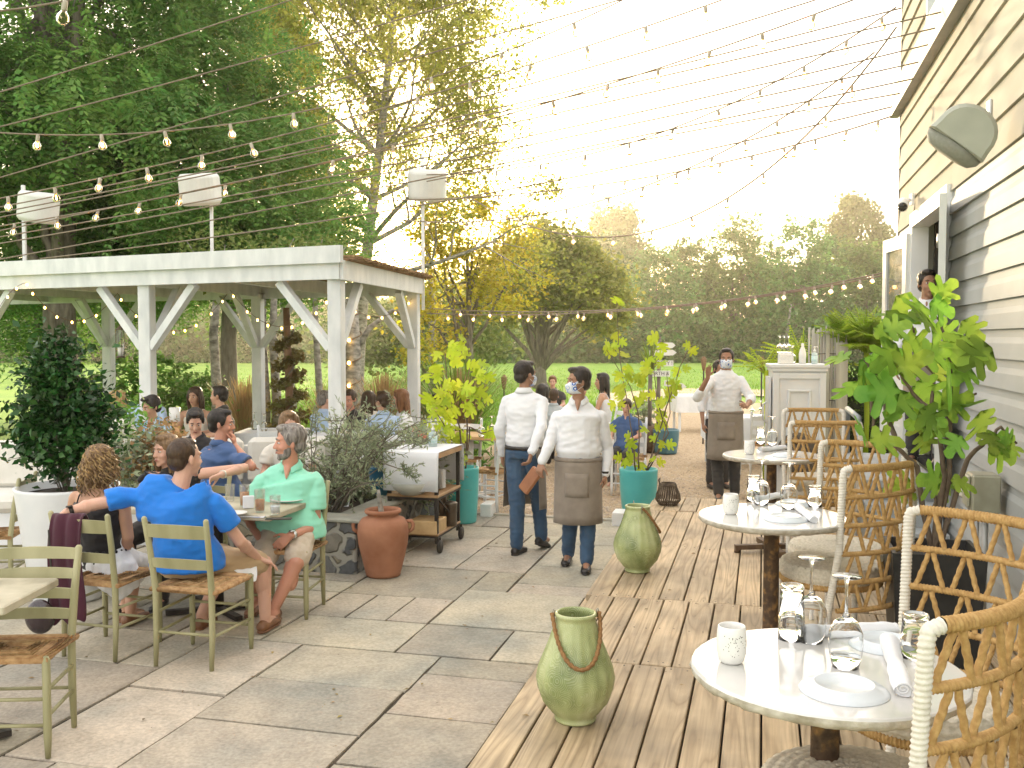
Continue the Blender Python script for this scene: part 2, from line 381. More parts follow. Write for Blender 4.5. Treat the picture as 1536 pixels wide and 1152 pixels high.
b=MB(); rs=random.Random(5); BW=.1525; nails=MB()
segs=[(.8,4.69,.0),(4.696,5.91,.05),(5.917,9.01,-.012),(9.018,9.82,.02)]
for (ya,yb,ox) in segs:
    i=0; x=-1.053+ox*.6
    while x<1.29:
        w_=BW-.0085
        if x+w_>1.305: w_=1.303-x
        if w_<.03: break
        z=DZ+rs.uniform(-.0025,.0025); e=rs.uniform(0,.008)
        b.box((x+w_/2,(ya+yb)/2,z-.02),(w_,yb-ya-e,.04),bev=.004)
        for yy in (ya+.04,yb-.04,(ya+yb)/2):
            for xx in (x+.035,x+w_-.035):
                nails.lathe([(.0045,0),(.0045,.0012),(0,.0012)],(xx+rs.uniform(-.006,.006),yy+rs.uniform(-.012,.012),z),6)
        x+=BW; i+=1
o=b.build('deck',M_deck,kind='structure'); o.matrix_world=KM
o2=nails.build('nail_heads',mat('nail_steel',(.08,.07,.06),rough=.5,metal=.6),o)
o3=MB().box((.12,5.3,.12),(2.28,8.9,.255)).build('deck_under_shade',mat('deck_under',(.02,.016,.012),rough=.9),o)  # one solid near-black block: the dark under the boards put into its colour
# white kerb boards at the gravel edge
M_white=mat('white_paint',(.72,.73,.72),(.80,.80,.78),scale=3,rough=.55,bump=.15,bscale=40,bdist=.002)

b=MB(); b.box((-1.06,5.31,.165),(.03,9.0,.19),bev=.003); b.box((-1.06,5.31,.03),(.028,9.0,.06),bev=.003); b.box((.12,9.835,.15),(2.36,.03,.22)); b.build('deck_skirt',M_deck,o)

# fallen leaves and grit on the terrace
def litter(n,zfun):
    V=[];F=[]
    for i in range(n):
        X=rng.uniform(-4.5,1.2); Y=rng.uniform(3.4,9.6); z=zfun(X); p=K(X,Y,z); s_=rng.uniform(.003,.008) if rng.random()<.8 else rng.uniform(.01,.022); a=rng.uniform(0,6.28); c,sn=math.cos(a),math.sin(a); o=len(V)
        for (x,y,h) in((-1,0,0),(0,-.45,.25),(1,0,.1),(0,.45,.3)): V.append((p.x+(x*c-y*sn)*s_,p.y+(x*sn+y*c)*s_,z+h*s_+.001))
        F.append((o,o+1,o+2,o+3))
    return V,F
V,F=litter(420,lambda X:DZ+.003 if X>-1.05 else .014)
o=npmesh('leaf_litter',V,F,mat('litter',(.10,.06,.02),(.34,.24,.08),scale=2,rough=.8,island=.5)); tag(o,kind='stuff',label='tiny fallen leaves and grit scattered on the flagstones and deck',cat='leaf litter')
# ================================================================ VEGETATION
def leafmat(name,c1,c2,c3=None,scale=.6,tr=.45,isl=.35,rough=.55):
    return mat(name,c1,c2,scale=scale,rough=rough,island=isl,translucent=tr,c3=c3,spec=.35)
M_bark=mat('bark_grey',(.10,.085,.065),(.22,.19,.15),scale=14,rough=.9,bump=.9,bscale=30,bdist=.02,stretch=(1,1,.25))
M_birch=mat('bark_birch',(.12,.11,.09),(.42,.39,.34),scale=9,rough=.85,bump=.5,stretch=(1,1,1.8))
L_loc=leafmat('leaf_locust',(.11,.24,.055),(.20,.35,.075),scale=.5,tr=.55)
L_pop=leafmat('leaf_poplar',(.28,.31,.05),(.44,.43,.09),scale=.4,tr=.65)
L_glow=leafmat('leaf_willow_sunglow',(.40,.37,.03),(.60,.50,.05),scale=.4,tr=.7)  # golden glow of the low sun is put into this leaf colour
L_mid=leafmat('leaf_mid',(.15,.21,.05),(.25,.31,.08),scale=.12,tr=.42)
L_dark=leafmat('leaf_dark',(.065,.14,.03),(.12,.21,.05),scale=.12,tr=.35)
L_bush=leafmat('leaf_bush',(.09,.22,.03),(.18,.36,.06),scale=1,tr=.35)
L_cam=leafmat('leaf_glossy',(.014,.05,.012),(.035,.11,.02),scale=3,tr=.12,rough=.28)
L_olive=leafmat('leaf_olive',(.22,.27,.15),(.38,.42,.27),scale=3,tr=.3)
L_fig=leafmat('leaf_fig_yellow',(.38,.52,.03),(.56,.64,.05),scale=3,tr=.5,isl=.2)
L_figg=leafmat('leaf_fig_green',(.14,.30,.035),(.34,.50,.07),scale=4,tr=.5,isl=.38,rough=.45)
L_palm=leafmat('leaf_palm',(.22,.36,.02),(.38,.48,.05),scale=2,tr=.5,isl=.2)
L_reed=leafmat('leaf_reed',(.30,.18,.08),(.42,.28,.13),scale=3,tr=.3,isl=.25)
L_fern=leafmat('leaf_hedge',(.045,.10,.015),(.10,.18,.03),scale=2,tr=.3)
def rotmats(n,up=0.0):
    """random orthonormal frames; up>0 biases the normal upward"""
    nrm=rng.normal(size=(n,3)); nrm[:,2]=np.abs(nrm[:,2])*(1+up*3); nrm/=np.linalg.norm(nrm,axis=1)[:,None]
    t=rng.normal(size=(n,3)); t-=nrm*np.sum(t*nrm,axis=1)[:,None]; t/=np.linalg.norm(t,axis=1)[:,None]
    return nrm,t,np.cross(nrm,t)
def leaves(P,size,m,name='crown',parent=None,elong=1.6,up=.3,var=.4,fold=.12):
    n=len(P); nrm,t,s=rotmats(n,up); sz=size*(1+rng.uniform(-var,var,n))[:,None]
    V=np.empty((n,4,3)); V[:,0]=P-t*sz*elong/2; V[:,2]=P+t*sz*elong/2
    V[:,1]=P+s*sz/2+nrm*sz*fold; V[:,3]=P-s*sz/2+nrm*sz*fold
    return npmesh(name,V.reshape(-1,3),np.arange(4*n).reshape(n,4),m,parent)
def ellpts(c,r,n,shell=.55):
    d=rng.normal(size=(n,3)); d/=np.linalg.norm(d,axis=1)[:,None]; rr=shell+(1-shell)*rng.random(n)**.6
    return np.array(c)+d*rr[:,None]*np.array(r)
def clumps(lobes,nc,per,cr,flat=.6):
    """clump centres in lobes [(c,r,weight)], then leaf points around each"""
    wts=np.array([l[2] if len(l)>2 else l[1][0]*l[1][2] for l in lobes],float); wts/=wts.sum(); out=[];cc=[]
    for l,wt in zip(lobes,wts):
        k=max(1,int(nc*wt)); c=ellpts(l[0],l[1],k); cc.append(c)
    C=np.concatenate(cc); k=len(C); sz=cr*(.6+rng.random(k)*.8)
    P=C[:,None,:]+rng.normal(size=(k,per,3))*(sz[:,None,None]*np.array([1,1,flat])*.5)
    return C,P.reshape(-1,3)
def limbs_to(b,base,top,targets,r0,nb,rs):
    """trunk polyline + limbs curving to targets"""
    base=Vector(base);top=Vector(top); pts=[];rr=[]
    for i in range(9):
        t=i/8; pts.append(base.lerp(top,t)+Vector((mnoise.noise(Vector((t*3,base.x,1)))*.25*min(1,t*3)*(r0*4),mnoise.noise(Vector((t*3,base.y,9)))*.25*(r0*4)*min(1,t*3),0))); rr.append(r0*(1-.8*t)*(1.35 if i==0 else 1))
    b.tube(pts,rr,9)
    for k in range(nb):
        tg=Vector(targets[rs.randrange(len(targets))]); 
        t=rs.uniform(.25,.9); s=pts[int(t*8)]; L_=(tg-s).length
        p=[];q=[]
        for i in range(6):
            u=i/5; v=s.lerp(tg,u); v.z+=math.sin(u*PI)*L_*.08; v+=Vector((rs.uniform(-1,1),rs.uniform(-1,1),rs.uniform(-1,1)))*L_*.03*(1 if 0<i<5 else 0); p.append(v); q.append(max(.012,r0*.42*(1-t*.5)*(1-u*.85)))
        b.tube(p,q,5)
def tree(name,label,group,base,h,lobes,nc,per,cr,lsize,lm,r0=.2,nb=14,bark=None,toph=.8,seed=1,elong=1.6,cat='tree',up=.3):
    rs=random.Random(seed); root=empty(name,base,0,label,cat,group)
    C,P=clumps(lobes,nc,per,cr)
    leaves(P,lsize,lm,'crown',root,elong=elong,up=up)
    b=MB(); limbs_to(b,(0,0,-.1),(lobes[0][0][0]*.4,lobes[0][0][1]*.4,h*toph),[tuple(c) for c in C],r0,nb,rs)
    b.build('trunk',bark or M_bark,root); return root
# --- dense locust trees, upper left: feathery sprays ------------------
def spray_mesh(P,Dr,m,parent,name='crown',n=9,L_=.34,lw=.035,ll=.075):
    """compound leaves: leaflet pairs along a drooping rachis"""
    k=len(P); Dr=Dr/np.linalg.norm(Dr,axis=1)[:,None]; side=np.cross(Dr,np.array([0,0,1.])); side/=np.linalg.norm(side,axis=1)[:,None]+1e-6
    tw=rng.uniform(-.6,.6,k)[:,None]; up=np.cross(side,Dr); side=side*np.cos(tw)+up*np.sin(tw); up=np.cross(side,Dr)
    V=[];sc=(.75+rng.random(k)*.6)[:,None]
    for i in range(n):
        t=(i+.6)/n; c=P+Dr*(t*L_)*sc+np.array([0,0,-1.])*(t*t*L_*.35)*sc
        for sg in(-1,1):
            ax=side*sg*.85+Dr*.5; ax/=np.linalg.norm(ax,axis=1)[:,None]; ws=np.cross(ax,up)
            q=ll*(1-.45*t)*sc; wv=lw*sc*(1-.3*t)
            V.append(np.stack([c,c+ax*q*.5+ws*wv*.5-up*q*.05,c+ax*q-up*q*.2,c+ax*q*.5-ws*wv*.5-up*q*.05],axis=1))
    V=np.stack(V,axis=1).reshape(-1,3); return npmesh(name,V,np.arange(len(V)).reshape(-1,4),m,parent)
def locust(label,base,h,lobes,nc,per,seed,r0=.3,nb=26):
    rs=random.Random(seed); root=empty('locust_tree',base,0,label,'tree','tall locust trees behind the pergola')
    C,P=clumps(lobes,nc,per,.95,flat=.45)
    ctr=np.array([np.mean([l[0][0] for l in lobes]),np.mean([l[0][1] for l in lobes]),h*.55])
    Dr=(P-ctr)*np.array([1,1,.5])/h+rng.normal(size=P.shape)*.5
    Dr[:,2]-=.25
    spray_mesh(P,Dr,L_loc,root,L_=.5,ll=.13,lw=.06,n=7)
    b=MB(); limbs_to(b,(0,0,-.1),(0,0,h*.8),[tuple(c) for c in C],r0,nb,rs); b.build('trunk',M_bark,root)
def at(px,d,z=0.0):
    p=D(px,HZ,d); return Vector((p.x,p.y,z))
def zof(py,d): return CAMH+(HZ-py)*d/FPX
b1=at(95,17.5); 
locust('huge dense dark green locust tree filling the upper left corner',b1,13,[((0,0,8.4),(3.4,3,3.0)),((-2.2,-.5,5.8),(2.6,2.4,1.9)),((1.3,-.3,5.4),(2.2,2.2,1.5)),((.6,0,10.6),(2.7,2.4,1.8)),((-1.5,1,4.0),(2.6,2.0,1.2))],430,30,3,r0=.34)
b2=at(345,19.5)
locust('second locust tree with drooping green branches above the pergola roof',b2,9,[((-.9,0,7.2),(1.9,1.6,1.6)),((0,0,5.1),(2.4,1.9,1.3)),((1.0,-.3,3.9),(1.6,1.4,.9)),((-1.9,0,4.6),(1.5,1.6,1.5)),((-.6,.2,3.3),(2.2,1.4,.6))],230,30,5,r0=.2,nb=20)
b3=at(60,22)
locust('locust tree with low shaded crown seen through the left pergola bay',b3,7,[((0,0,3.6),(2.6,1.8,1.9)),((2.4,0,3.9),(2.0,1.6,1.6))],150,24,15,r0=.2,nb=12)
# --- branching skeleton trees -----------------------------------------
def skeleton(root_p,dirv,length,r,depth,rs,segs,tips,spread=.6,upw=.35,nch=(4,7),decay=.62,wig=.12,first=.25):
    n=7; p=Vector(root_p); d=Vector(dirv).normalized(); pts=[p.copy()]; rr=[r]
    for i in range(n):
        d=(d+Vector((rs.gauss(0,wig),rs.gauss(0,wig),rs.gauss(0,wig)+upw*.12))).normalized(); p=p+d*(length/n); pts.append(p.copy()); rr.append(max(.004,r*(1-.85*(i+1)/n)))
    segs.append((pts,rr))
    if depth==0:
        for q in pts[2:]: tips.append(tuple(q))
        return
    k=rs.randint(*nch)
    for j in range(k):
        t=first+(1-first)*(j+rs.random())/k; i=min(n-1,int(t*n)); s=pts[i].lerp(pts[i+1],t*n-i if t*n-i<=1 else 1)
        dd=(pts[i+1]-pts[i]).normalized(); a=rs.uniform(0,2*PI); x=dd.orthogonal().normalized(); y=dd.cross(x)
        nd=(dd*(1-spread*.5)+(x*math.cos(a)+y*math.sin(a))*spread+Vector((0,0,upw*.5))).normalized()
        skeleton(s,nd,length*decay*rs.uniform(.7,1.15)*(1.1-.55*t),rr[i]*.55,depth-1,rs,segs,tips,spread,upw,nch,decay,wig,.2)
def skel_tree(name,label,group,base,h,lm,bark,seed,r0,per,lsize,jit,depth=3,spread=.7,upw=.3,nch=(4,7),decay=.55,lean=(0,0),first=.25,elong=1.15,wig=.1,topn=12,keep=None,up=.1):
    rs=random.Random(seed); root=empty(name,base,0,label,'tree',group); segs=[];tips=[]
    # main trunk with many primaries
    n=12; pts=[];rr=[]
    for i in range(n+1):
        t=i/n; pts.append(Vector((lean[0]*t+.15*math.sin(t*5+seed),lean[1]*t+.12*math.sin(t*4+2*seed),h*t-.1))); rr.append(r0*(1-.88*t)+.01)
    segs.append((pts,rr))
    for j in range(topn):
        t=first+(1-first)*(j+rs.random()*.8)/topn; i=min(n-1,int(t*n)); a=j*2.4+rs.uniform(-.4,.4)
        nd=Vector((math.cos(a)*spread,math.sin(a)*spread,upw+.25)).normalized()
        skeleton(pts[i],nd,h*decay*(1.05-.7*t)*rs.uniform(.8,1.15),rr[i]*.5,depth-1,rs,segs,tips,spread*.75,upw,nch,.6,wig)
    b=MB()
    for p,r in segs: b.tube(p,r,6 if r[0]>.03 else 3,cap=False)
    b.build('trunk',bark,root)
    T=np.array(tips)
    if keep: T=T[rng.random(len(T))<keep]
    P=(T[:,None,:]+rng.normal(size=(len(T),per,3))*jit).reshape(-1,3)
    leaves(P,lsize,lm,'crown',root,elong=elong,up=up); return root
bp=at(538,24)
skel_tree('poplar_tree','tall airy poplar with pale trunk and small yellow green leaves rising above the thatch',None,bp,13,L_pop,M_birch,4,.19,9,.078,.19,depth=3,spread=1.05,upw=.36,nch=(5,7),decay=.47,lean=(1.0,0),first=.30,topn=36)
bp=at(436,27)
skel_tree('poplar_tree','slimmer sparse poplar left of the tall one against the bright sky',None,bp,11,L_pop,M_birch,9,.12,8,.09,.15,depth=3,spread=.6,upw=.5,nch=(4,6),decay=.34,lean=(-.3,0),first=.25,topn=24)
# glowing bushy tree where the sun comes through
def T(px,d,ytop,lobes_px,name,label,group,nc,per,cr,ls,lm,r0=.2,nb=12,seed=1,elong=1.5,depthf=.8,up=.3,toph=.75):
    """lobes_px: (px,py,rx_px,ry_px)"""
    base=at(px,d,-.05); s=d/FPX; lobes=[]
    for (lx,ly,rx,ry) in lobes_px:
        lobes.append((((lx-px)*s,0,zof(ly,d)),(rx*s,rx*s*depthf,ry*s)))
    return tree(name,label,group,base,zof(ytop,d),lobes,nc,per,cr,ls,lm,r0,nb,seed=seed,elong=elong,up=up,toph=toph)
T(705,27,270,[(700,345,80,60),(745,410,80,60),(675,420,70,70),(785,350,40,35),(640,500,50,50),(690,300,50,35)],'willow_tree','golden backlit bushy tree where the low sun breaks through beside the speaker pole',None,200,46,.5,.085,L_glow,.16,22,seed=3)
T(812,38,350,[(800,410,80,55),(870,420,65,55),(760,440,60,50),(830,370,55,40),(900,460,45,40)],'orchard_tree','spreading old orchard tree with a low forked trunk on the lawn',None,420,60,.75,.12,leafmat('leaf_orchard',(.22,.25,.05),(.34,.34,.08),scale=.3,tr=.45),.30,26,seed=8,toph=.45)
T(640,44,440,[(600,500,70,55),(660,470,60,60),(720,500,60,45),(540,500,60,50)],'understory_tree','low spreading green tree behind the back pergola post',None,300,40,.8,.15,L_mid,.16,12,seed=18)
# treeline --------------------------------------------------------------
TL='trees of the far wood edge behind the lawn'
specs=[ # px, ytop, half width px, dist, material, label
 (925,350,55,84,1,'dark mid height tree left of the waiter wood gap, behind the orchard tree'),
 (985,372,50,78,0,'pale green rounded tree directly above the wooden signpost'),
 (1040,362,48,82,0,'upright light green tree between the signpost and the far waiter'),
 (1098,338,52,80,2,'spiky topped light tree standing above the far waiter'),
 (1150,366,45,88,1,'darker narrow tree just right above the far waiter'),
 (1190,330,62,79,0,'broad bushy tree with a lone top twig above the white cabinet'),
 (1245,360,50,86,1,'dense tree between the white cabinet and the bamboo screen'),
 (1300,372,60,80,2,'green rounded tree against the house corner'),
 (1360,380,60,84,1,'tree mostly hidden behind the clapboard house'),
 (880,395,50,90,1,'lower shaded tree at the left end of the far wood'),
 (790,420,60,92,1,'dark tree behind the orchard tree crown'),
 (720,430,60,90,1,'dark tree behind the golden bushy tree'),
 (640,440,60,95,1,'dark tree seen right of the back pergola post'),
 (560,445,60,90,1,'dark tree seen between the two right pergola posts'),
 (470,440,65,88,1,'dark tree seen left of the front pergola post'),
 (390,440,60,86,0,'lighter tree seen above the lawn through the pergola'),
 (300,430,65,80,1,'dark tree behind the mounded shrub'),
 (210,440,65,84,1,'dark tree behind the hanging wire lantern'),
 (110,430,70,80,1,'dark tree behind the potted evergreen')]
protos={}
for i,(px,yt,hw,d,k,lab) in enumerate(specs):
    s=d/FPX; base=at(px,d,.1)
    H=zof(yt,d)
    if True:
        rr=random.Random(50+i); W_=hw*s
        lobes=[((0,0,H*.72),(W_*.85,W_*.7,H*.27)),((-W_*.5,-.5,H*.45),(W_*.75,W_*.6,H*.28)),((W_*.5,-.4,H*.5),(W_*.75,W_*.6,H*.26)),((rr.uniform(-1,1),-1.2,H*.22),(W_*1.15,W_*.6,H*.24)),((rr.uniform(-.4,.4)*W_,0,H*.88),(W_*.4,W_*.4,H*.14))]
        if k==2: lobes+=[((rr.uniform(-.6,.6)*W_,0,H*.93),(W_*.14,W_*.14,H*.13)) for _ in range(4)]
        h_=rr.uniform(.62,.98); g_=rr.uniform(.8,1.2); c0=(.13,.20,.045) if k!=1 else (.075,.135,.035); lm=leafmat('leaf_wood_%d'%i,(c0[0]*h_*g_,c0[1]*g_,c0[2]*g_),(c0[0]*1.7*h_*g_,c0[1]*1.5*g_,c0[2]*1.7*g_),scale=.15,tr=.42)
        tree('woodland_tree',lab,TL,base,H,lobes,230,40,.8,.21,lm,.22,12,seed=60+i,elong=1.5,toph=.7)
# understory band joining the wood edge
def band(x0,x1,d,z1,n,m,name,label,ls=.25):
    X=rng.uniform(x0,x1,n); p=np.stack([(X-768)/FPX*d+rng.normal(size=n)*.3,d+rng.normal(size=n)*1.2,rng.random(n)**1.3*z1*(1+.35*np.sin(X*.05)+.2*np.sin(X*.13))],axis=1)
    o=leaves(p,ls,m,name,None); return tag(o,kind='stuff',label=label,cat='undergrowth')
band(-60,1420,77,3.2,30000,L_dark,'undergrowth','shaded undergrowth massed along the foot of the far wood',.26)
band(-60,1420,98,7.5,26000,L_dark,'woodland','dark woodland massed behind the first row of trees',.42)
# two skyline trees with visible limbs
skel_tree('skyline_tree','round topped tree showing its limbs against the sky left of the house corner','distant trees rising above the wood edge',at(1290,100,0),zof(312,100),leafmat('leaf_sky1',(.10,.14,.03),(.17,.19,.05),tr=.4),M_bark,21,.35,6,.34,.5,depth=3,spread=1.0,upw=.35,nch=(3,5),decay=.36,first=.5,topn=13)
skel_tree('skyline_tree','flat topped tree rising above the orchard tree in the middle distance','distant trees rising above the wood edge',at(918,105,0),zof(328,105),leafmat('leaf_sky2',(.07,.11,.03),(.12,.16,.04),tr=.4),M_bark,22,.4,8,.36,.6,depth=3,spread=1.2,upw=.25,nch=(3,5),decay=.42,first=.5,topn=14)
# bare pale trunk in the wood
b=MB(); b.tube([at(1178,76,0),at(1180,76,2.2),at(1186,76,4.6)],[.16,.12,.07],8); o=b.build('dead_trunk',M_birch); tag(o,'bare pale leaning tree trunk at the wood edge above the cabinet','tree trunk')
# mounded shrub behind the guests
s=17/FPX; base=at(225,17,-.05)
tree('mounded_shrub','large mounded bright green shrub behind the guests under the pergola',None,base,1.6,[((0,0,.75),(1.35,1.0,.95)),((-.75,-.1,.55),(.7,.7,.65)),((.7,0,.55),(.7,.7,.6))],420,34,.16,.055,L_bush,.06,20,seed=31,elong=1.8,up=.8,toph=.4,cat='shrub')
# slim birch-like trunks
for i,(px,d,x1,yt,r,lab) in enumerate([(322,16,330,470,.085,'slim grey birch trunk just right of the back pergola post'),(395,15,396,480,.075,'pair of thin pale trunks left of the vine covered pole'),(476,16,473,470,.06,'thin pale trunk between the vine pole and front pergola post'),(648,30,640,380,.12,'pale trunk standing behind the speaker pole')]):
    root=empty('birch_tree',at(px,d,-.05),0,lab,'tree','slim birches behind the terrace')
    h=zof(yt,d)+.6; b=MB(); 
    for q in range(2 if i==1 else 1):
        o_=q*.17; b.tube([(o_,0,0),(o_+.03,0,h*.35),(o_-.02,0,h*.7),((x1-px)*d/FPX+o_,0,h)],[r*1.2,r,r*.85,r*.6],9)
    b.build('trunk',M_birch,root)
    C=ellpts(((x1-px)*d/FPX,0,h+.25),(.9,.8,.6),40,.2); P=(C[:,None,:]+rng.normal(size=(40,30,3))*.14).reshape(-1,3); leaves(P,.05,L_mid,'crown',root)
    b=MB()
    for q in range(10): c=C[q]; b.tube([((x1-px)*d/FPX,0,h-.2),tuple(c)],[.02,.006],4)
    b.build('branches',M_birch,root)
# vine covered pole
root=empty('vine_pole',at(432,13.5,-.02),0,'brown wooden pole wrapped in leafy vine in front of the lawn','pole')
b=MB(); b.tube([(0,0,0),(.01,0,1.2),(-.02,0,2.35)],[.06,.055,.045],9); b.build('pole',mat('vine_wood',(.16,.09,.05),(.28,.17,.1),scale=10,rough=.9,bump=.6,stretch=(1,1,.3)),root)
t=rng.random(2600); a=t*40+rng.normal(size=2600)*.8; rr=.10+.28*rng.random(2600)*(1-t*.75)
P=np.stack([rr*np.cos(a),rr*np.sin(a),t**.8*2.0+.02],axis=1); leaves(P,.045,leafmat('leaf_vine',(.10,.12,.03),(.2,.12,.04),tr=.35),'leaf',root)
b=MB(); b.tube([(.075*math.cos(i*.7),.075*math.sin(i*.7),.05+i*.055) for i in range(40)],.012,5); b.build('vine_stem',M_bark,root)
# ornamental grasses
def reedgrass(px,d,h,n,label,r=.35,m=L_reed,col2=None,lean=.5):
    root=empty('ornamental_grass',at(px,d,-.03),0,label,'ornamental grass','ornamental grass clumps')
    V=[];F=[]
    for i in range(n):
        a=rng.uniform(0,6.28); b_=rng.uniform(0,6.28); hh=h*rng.uniform(.6,1.05); l=lean*rng.random()*hh; bx,by=rng.random()*r*.35*math.cos(b_),rng.random()*r*.35*math.sin(b_); wd=rng.uniform(.004,.008)
        ca,sa=math.cos(a),math.sin(a); o=len(V)
        for t in(0,.4,.75,1.0):
            x=bx+ca*l*t*t; y=by+sa*l*t*t; z=hh*(t-.12*t*t*(l/hh)); ww=wd*(1-.6*t)
            if m is L_reed and t>.7: ww*=1.8
            V.append((x-sa*ww,y+ca*ww,z)); V.append((x+sa*ww,y-ca*ww,z))
        for k in range(3): F.append((o+2*k,o+2*k+1,o+2*k+3,o+2*k+2))
    npmesh('stalks',V,F,m,root)
    n2=n; P=np.stack([rng.normal(size=n2)*r*.5,rng.normal(size=n2)*r*.5,np.abs(rng.normal(size=n2))*h*.25],axis=1); leaves(P,.03,L_bush,'leaf',root,elong=5,up=0)
    return root
reedgrass(366,14.5,1.35,420,'tall brown feathered grass right of the back pergola post')
reedgrass(497,14,1.25,260,'tan feathered grass just left of the front pergola post')
reedgrass(575,15.5,1.35,420,'tan feathered grass between the front and right pergola posts')
reedgrass(628,15,1.2,200,'tan feathered grass behind the right pergola post')
reedgrass(690,14.0,1.55,300,'straw coloured tall grass behind the left turquoise planter')
reedgrass(684,14.4,1.75,900,'big arching green pampas style grass beside the golden tree',r=.5,m=leafmat('leaf_pampas',(.10,.20,.02),(.2,.32,.04),tr=.4),lean=.9)
# ================================================================ HOUSE (local frame = house axis)
M_side=mat('siding_upper',(.38,.35,.29),(.49,.46,.39),scale=2.5,rough=.9,bump=.25,bscale=25,bdist=.003,stretch=(1,.3,1),c3=(.43,.405,.34),spec=.12)
M_side2=mat('siding_vinyl',(.33,.34,.33),(.41,.42,.41),scale=1.6,rough=.7,spec=.2,bump=.08,bscale=20,bdist=.002)
M_trim=mat('trim_grey',(.30,.29,.26),(.38,.36,.33),scale=5,rough=.6)
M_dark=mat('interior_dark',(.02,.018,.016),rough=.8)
M_glassw=mat('window_glass',(.05,.06,.06),(.06,.07,.07),rough=.05,spec=.8)
house=empty('clapboard_house',(0,0,0),-PHI,'pale clapboard house wall running along the right side of the deck','house')
HY0,HY1=1.2,10.44; DY0,DY1,DZ0,DZ1=7.66,9.27,.86,2.86
def lap(b,y0,y1,z0,z1,x,dutch=False):
    # cross section in (x,z), extruded along y ; house face looks to -x
    if dutch: prof=[(x,z0),(x-.024,z0),(x-.020,z0+(z1-z0)*.52),(x-.008,z0+(z1-z0)*.72),(x-.004,z1),(x+.04,z1),(x+.04,z0)]
    else: prof=[(x,z0),(x-.022,z0),(x-.003,z1),(x+.04,z1),(x+.04,z0)]
    n=len(prof); vs=[(p[0],y0,p[1]) for p in prof]+[(p[0],y1,p[1]) for p in prof]
    b.add(vs,[(i,i+n,(i+1)%n+n,(i+1)%n) for i in range(n)]+[tuple(range(n)),tuple(range(2*n-1,n-1,-1))])
bl=MB(); z=-.05
while z<2.8:
    z1=z+.167
    if z1<=DZ0+.02 or z>=DZ1+.1: lap(bl,HY0,HY1-.06,z+.001,z1,XW,True)
    else: lap(bl,HY0,DY0-.1,z+.001,z1,XW,True); lap(bl,DY1+.1,HY1-.06,z+.001,z1,XW,True)
    z=z1
bl.build('lower_siding',M_side2,house)
bu=MB()
while z<4.10:
    z1=min(z+.209,4.145)
    if z<DZ1+.12: 
        lap(bu,HY0,DY0-.1,z+.001,z1,XW); lap(bu,DY1+.1,HY1-.06,z+.001,z1,XW)
    else: lap(bu,HY0,HY1-.06,z+.001,z1,XW)
    z=z1
bu.build('upper_siding',M_side,house)
b=MB(); z=4.42
while z<8.2: lap(b,HY0,HY1-.06,z+.001,z+.209,XW) if z>5.7 else (lap(b,HY0,8.0,z+.001,z+.209,XW),lap(b,8.69,HY1-.06,z+.001,z+.209,XW)); z+=.209
b.build('storey_siding',M_side,house)
b=MB(); b.box((XW+.25,(HY0+DY0-.1)/2,1.5),(.36,DY0-.1-HY0,3.0)); b.box((XW+3,HY1-.2,4.0),(5.9,.3,8.2)); b.box((XW+.35,(HY0+HY1)/2,3.6),(.5,HY1-HY0-.1,1.2)); b.box((XW+.30,(HY0+HY1)/2,6.3),(.5,HY1-HY0-.1,4)); b.build('wall_core',M_side,house)
# rear gable side siding
b=MB(); b.box((XW+.02,HY1-.02,2.0),(.08,.08,4.3)); b.box((XW+.02,HY1-.02,6.35),(.08,.08,3.9)); b.build('corner_board',M_trim,house)
b=MB(); b.box((XW-.045,(HY0+HY1)/2+.05,4.275),(.09,HY1-HY0+.2,.235)); b.build('fascia',mat('fascia_cream',(.30,.26,.19),(.40,.35,.27),scale=4,rough=.6,bump=.3,bscale=30),house)
b=MB(); b.box((XW-.05,(HY0+HY1)/2+.05,4.145),(.085,HY1-HY0+.18,.026)); b.build('drip_edge',M_trim,house)
b=MB(); b.box((XW-.03,(HY0+HY1)/2,4.405),(.09,HY1-HY0+.2,.026)); b.build('fascia_cap',M_trim,house)
# upstairs window
f=MB(); yy0,yy1,zz0,zz1=8.05,8.64,4.52,5.6
for (y,z,dy,dz) in((yy0,5.06,.06,1.14),(yy1,5.06,.06,1.14),((yy0+yy1)/2,zz0-.03,.65,.06),((yy0+yy1)/2,zz1+.03,.65,.06),((yy0+yy1)/2,5.06,.53,.04)): f.box((XW-.0,y,z),(.09,dy,dz))
wf=f.build('window',M_white,house); MB().box((XW+.02,(yy0+yy1)/2,5.06),(.02,.53,1.03)).build('pane',mat('pane_blue',(.14,.25,.30),rough=.08,spec=.9),wf)
# door frame and leaves
b=MB(); 
for y in (DY0-.05,DY1+.05): b.box((XW+.03,y,(DZ0+DZ1)/2+.02),(.14,.10,DZ1-DZ0+.1))
b.box((XW+.03,(DY0+DY1)/2,DZ1+.09),(.15,DY1-DY0+.2,.12)); df=b.build('door_frame',M_white,house); MB().box((XW+.012,(DY0+DY1)/2,DZ1+.245),(.03,DY1-DY0+.2,.20)).build('header_board',M_side,house)
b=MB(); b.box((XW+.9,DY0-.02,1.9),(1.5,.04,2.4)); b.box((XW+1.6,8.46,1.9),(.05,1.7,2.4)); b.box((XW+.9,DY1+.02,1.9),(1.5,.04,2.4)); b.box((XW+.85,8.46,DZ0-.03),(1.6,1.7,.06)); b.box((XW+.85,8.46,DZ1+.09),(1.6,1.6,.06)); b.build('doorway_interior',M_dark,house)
M_doorp=mat('door_paint',(.58,.59,.56),(.66,.67,.64),scale=4,rough=.5,bump=.2,bscale=30)
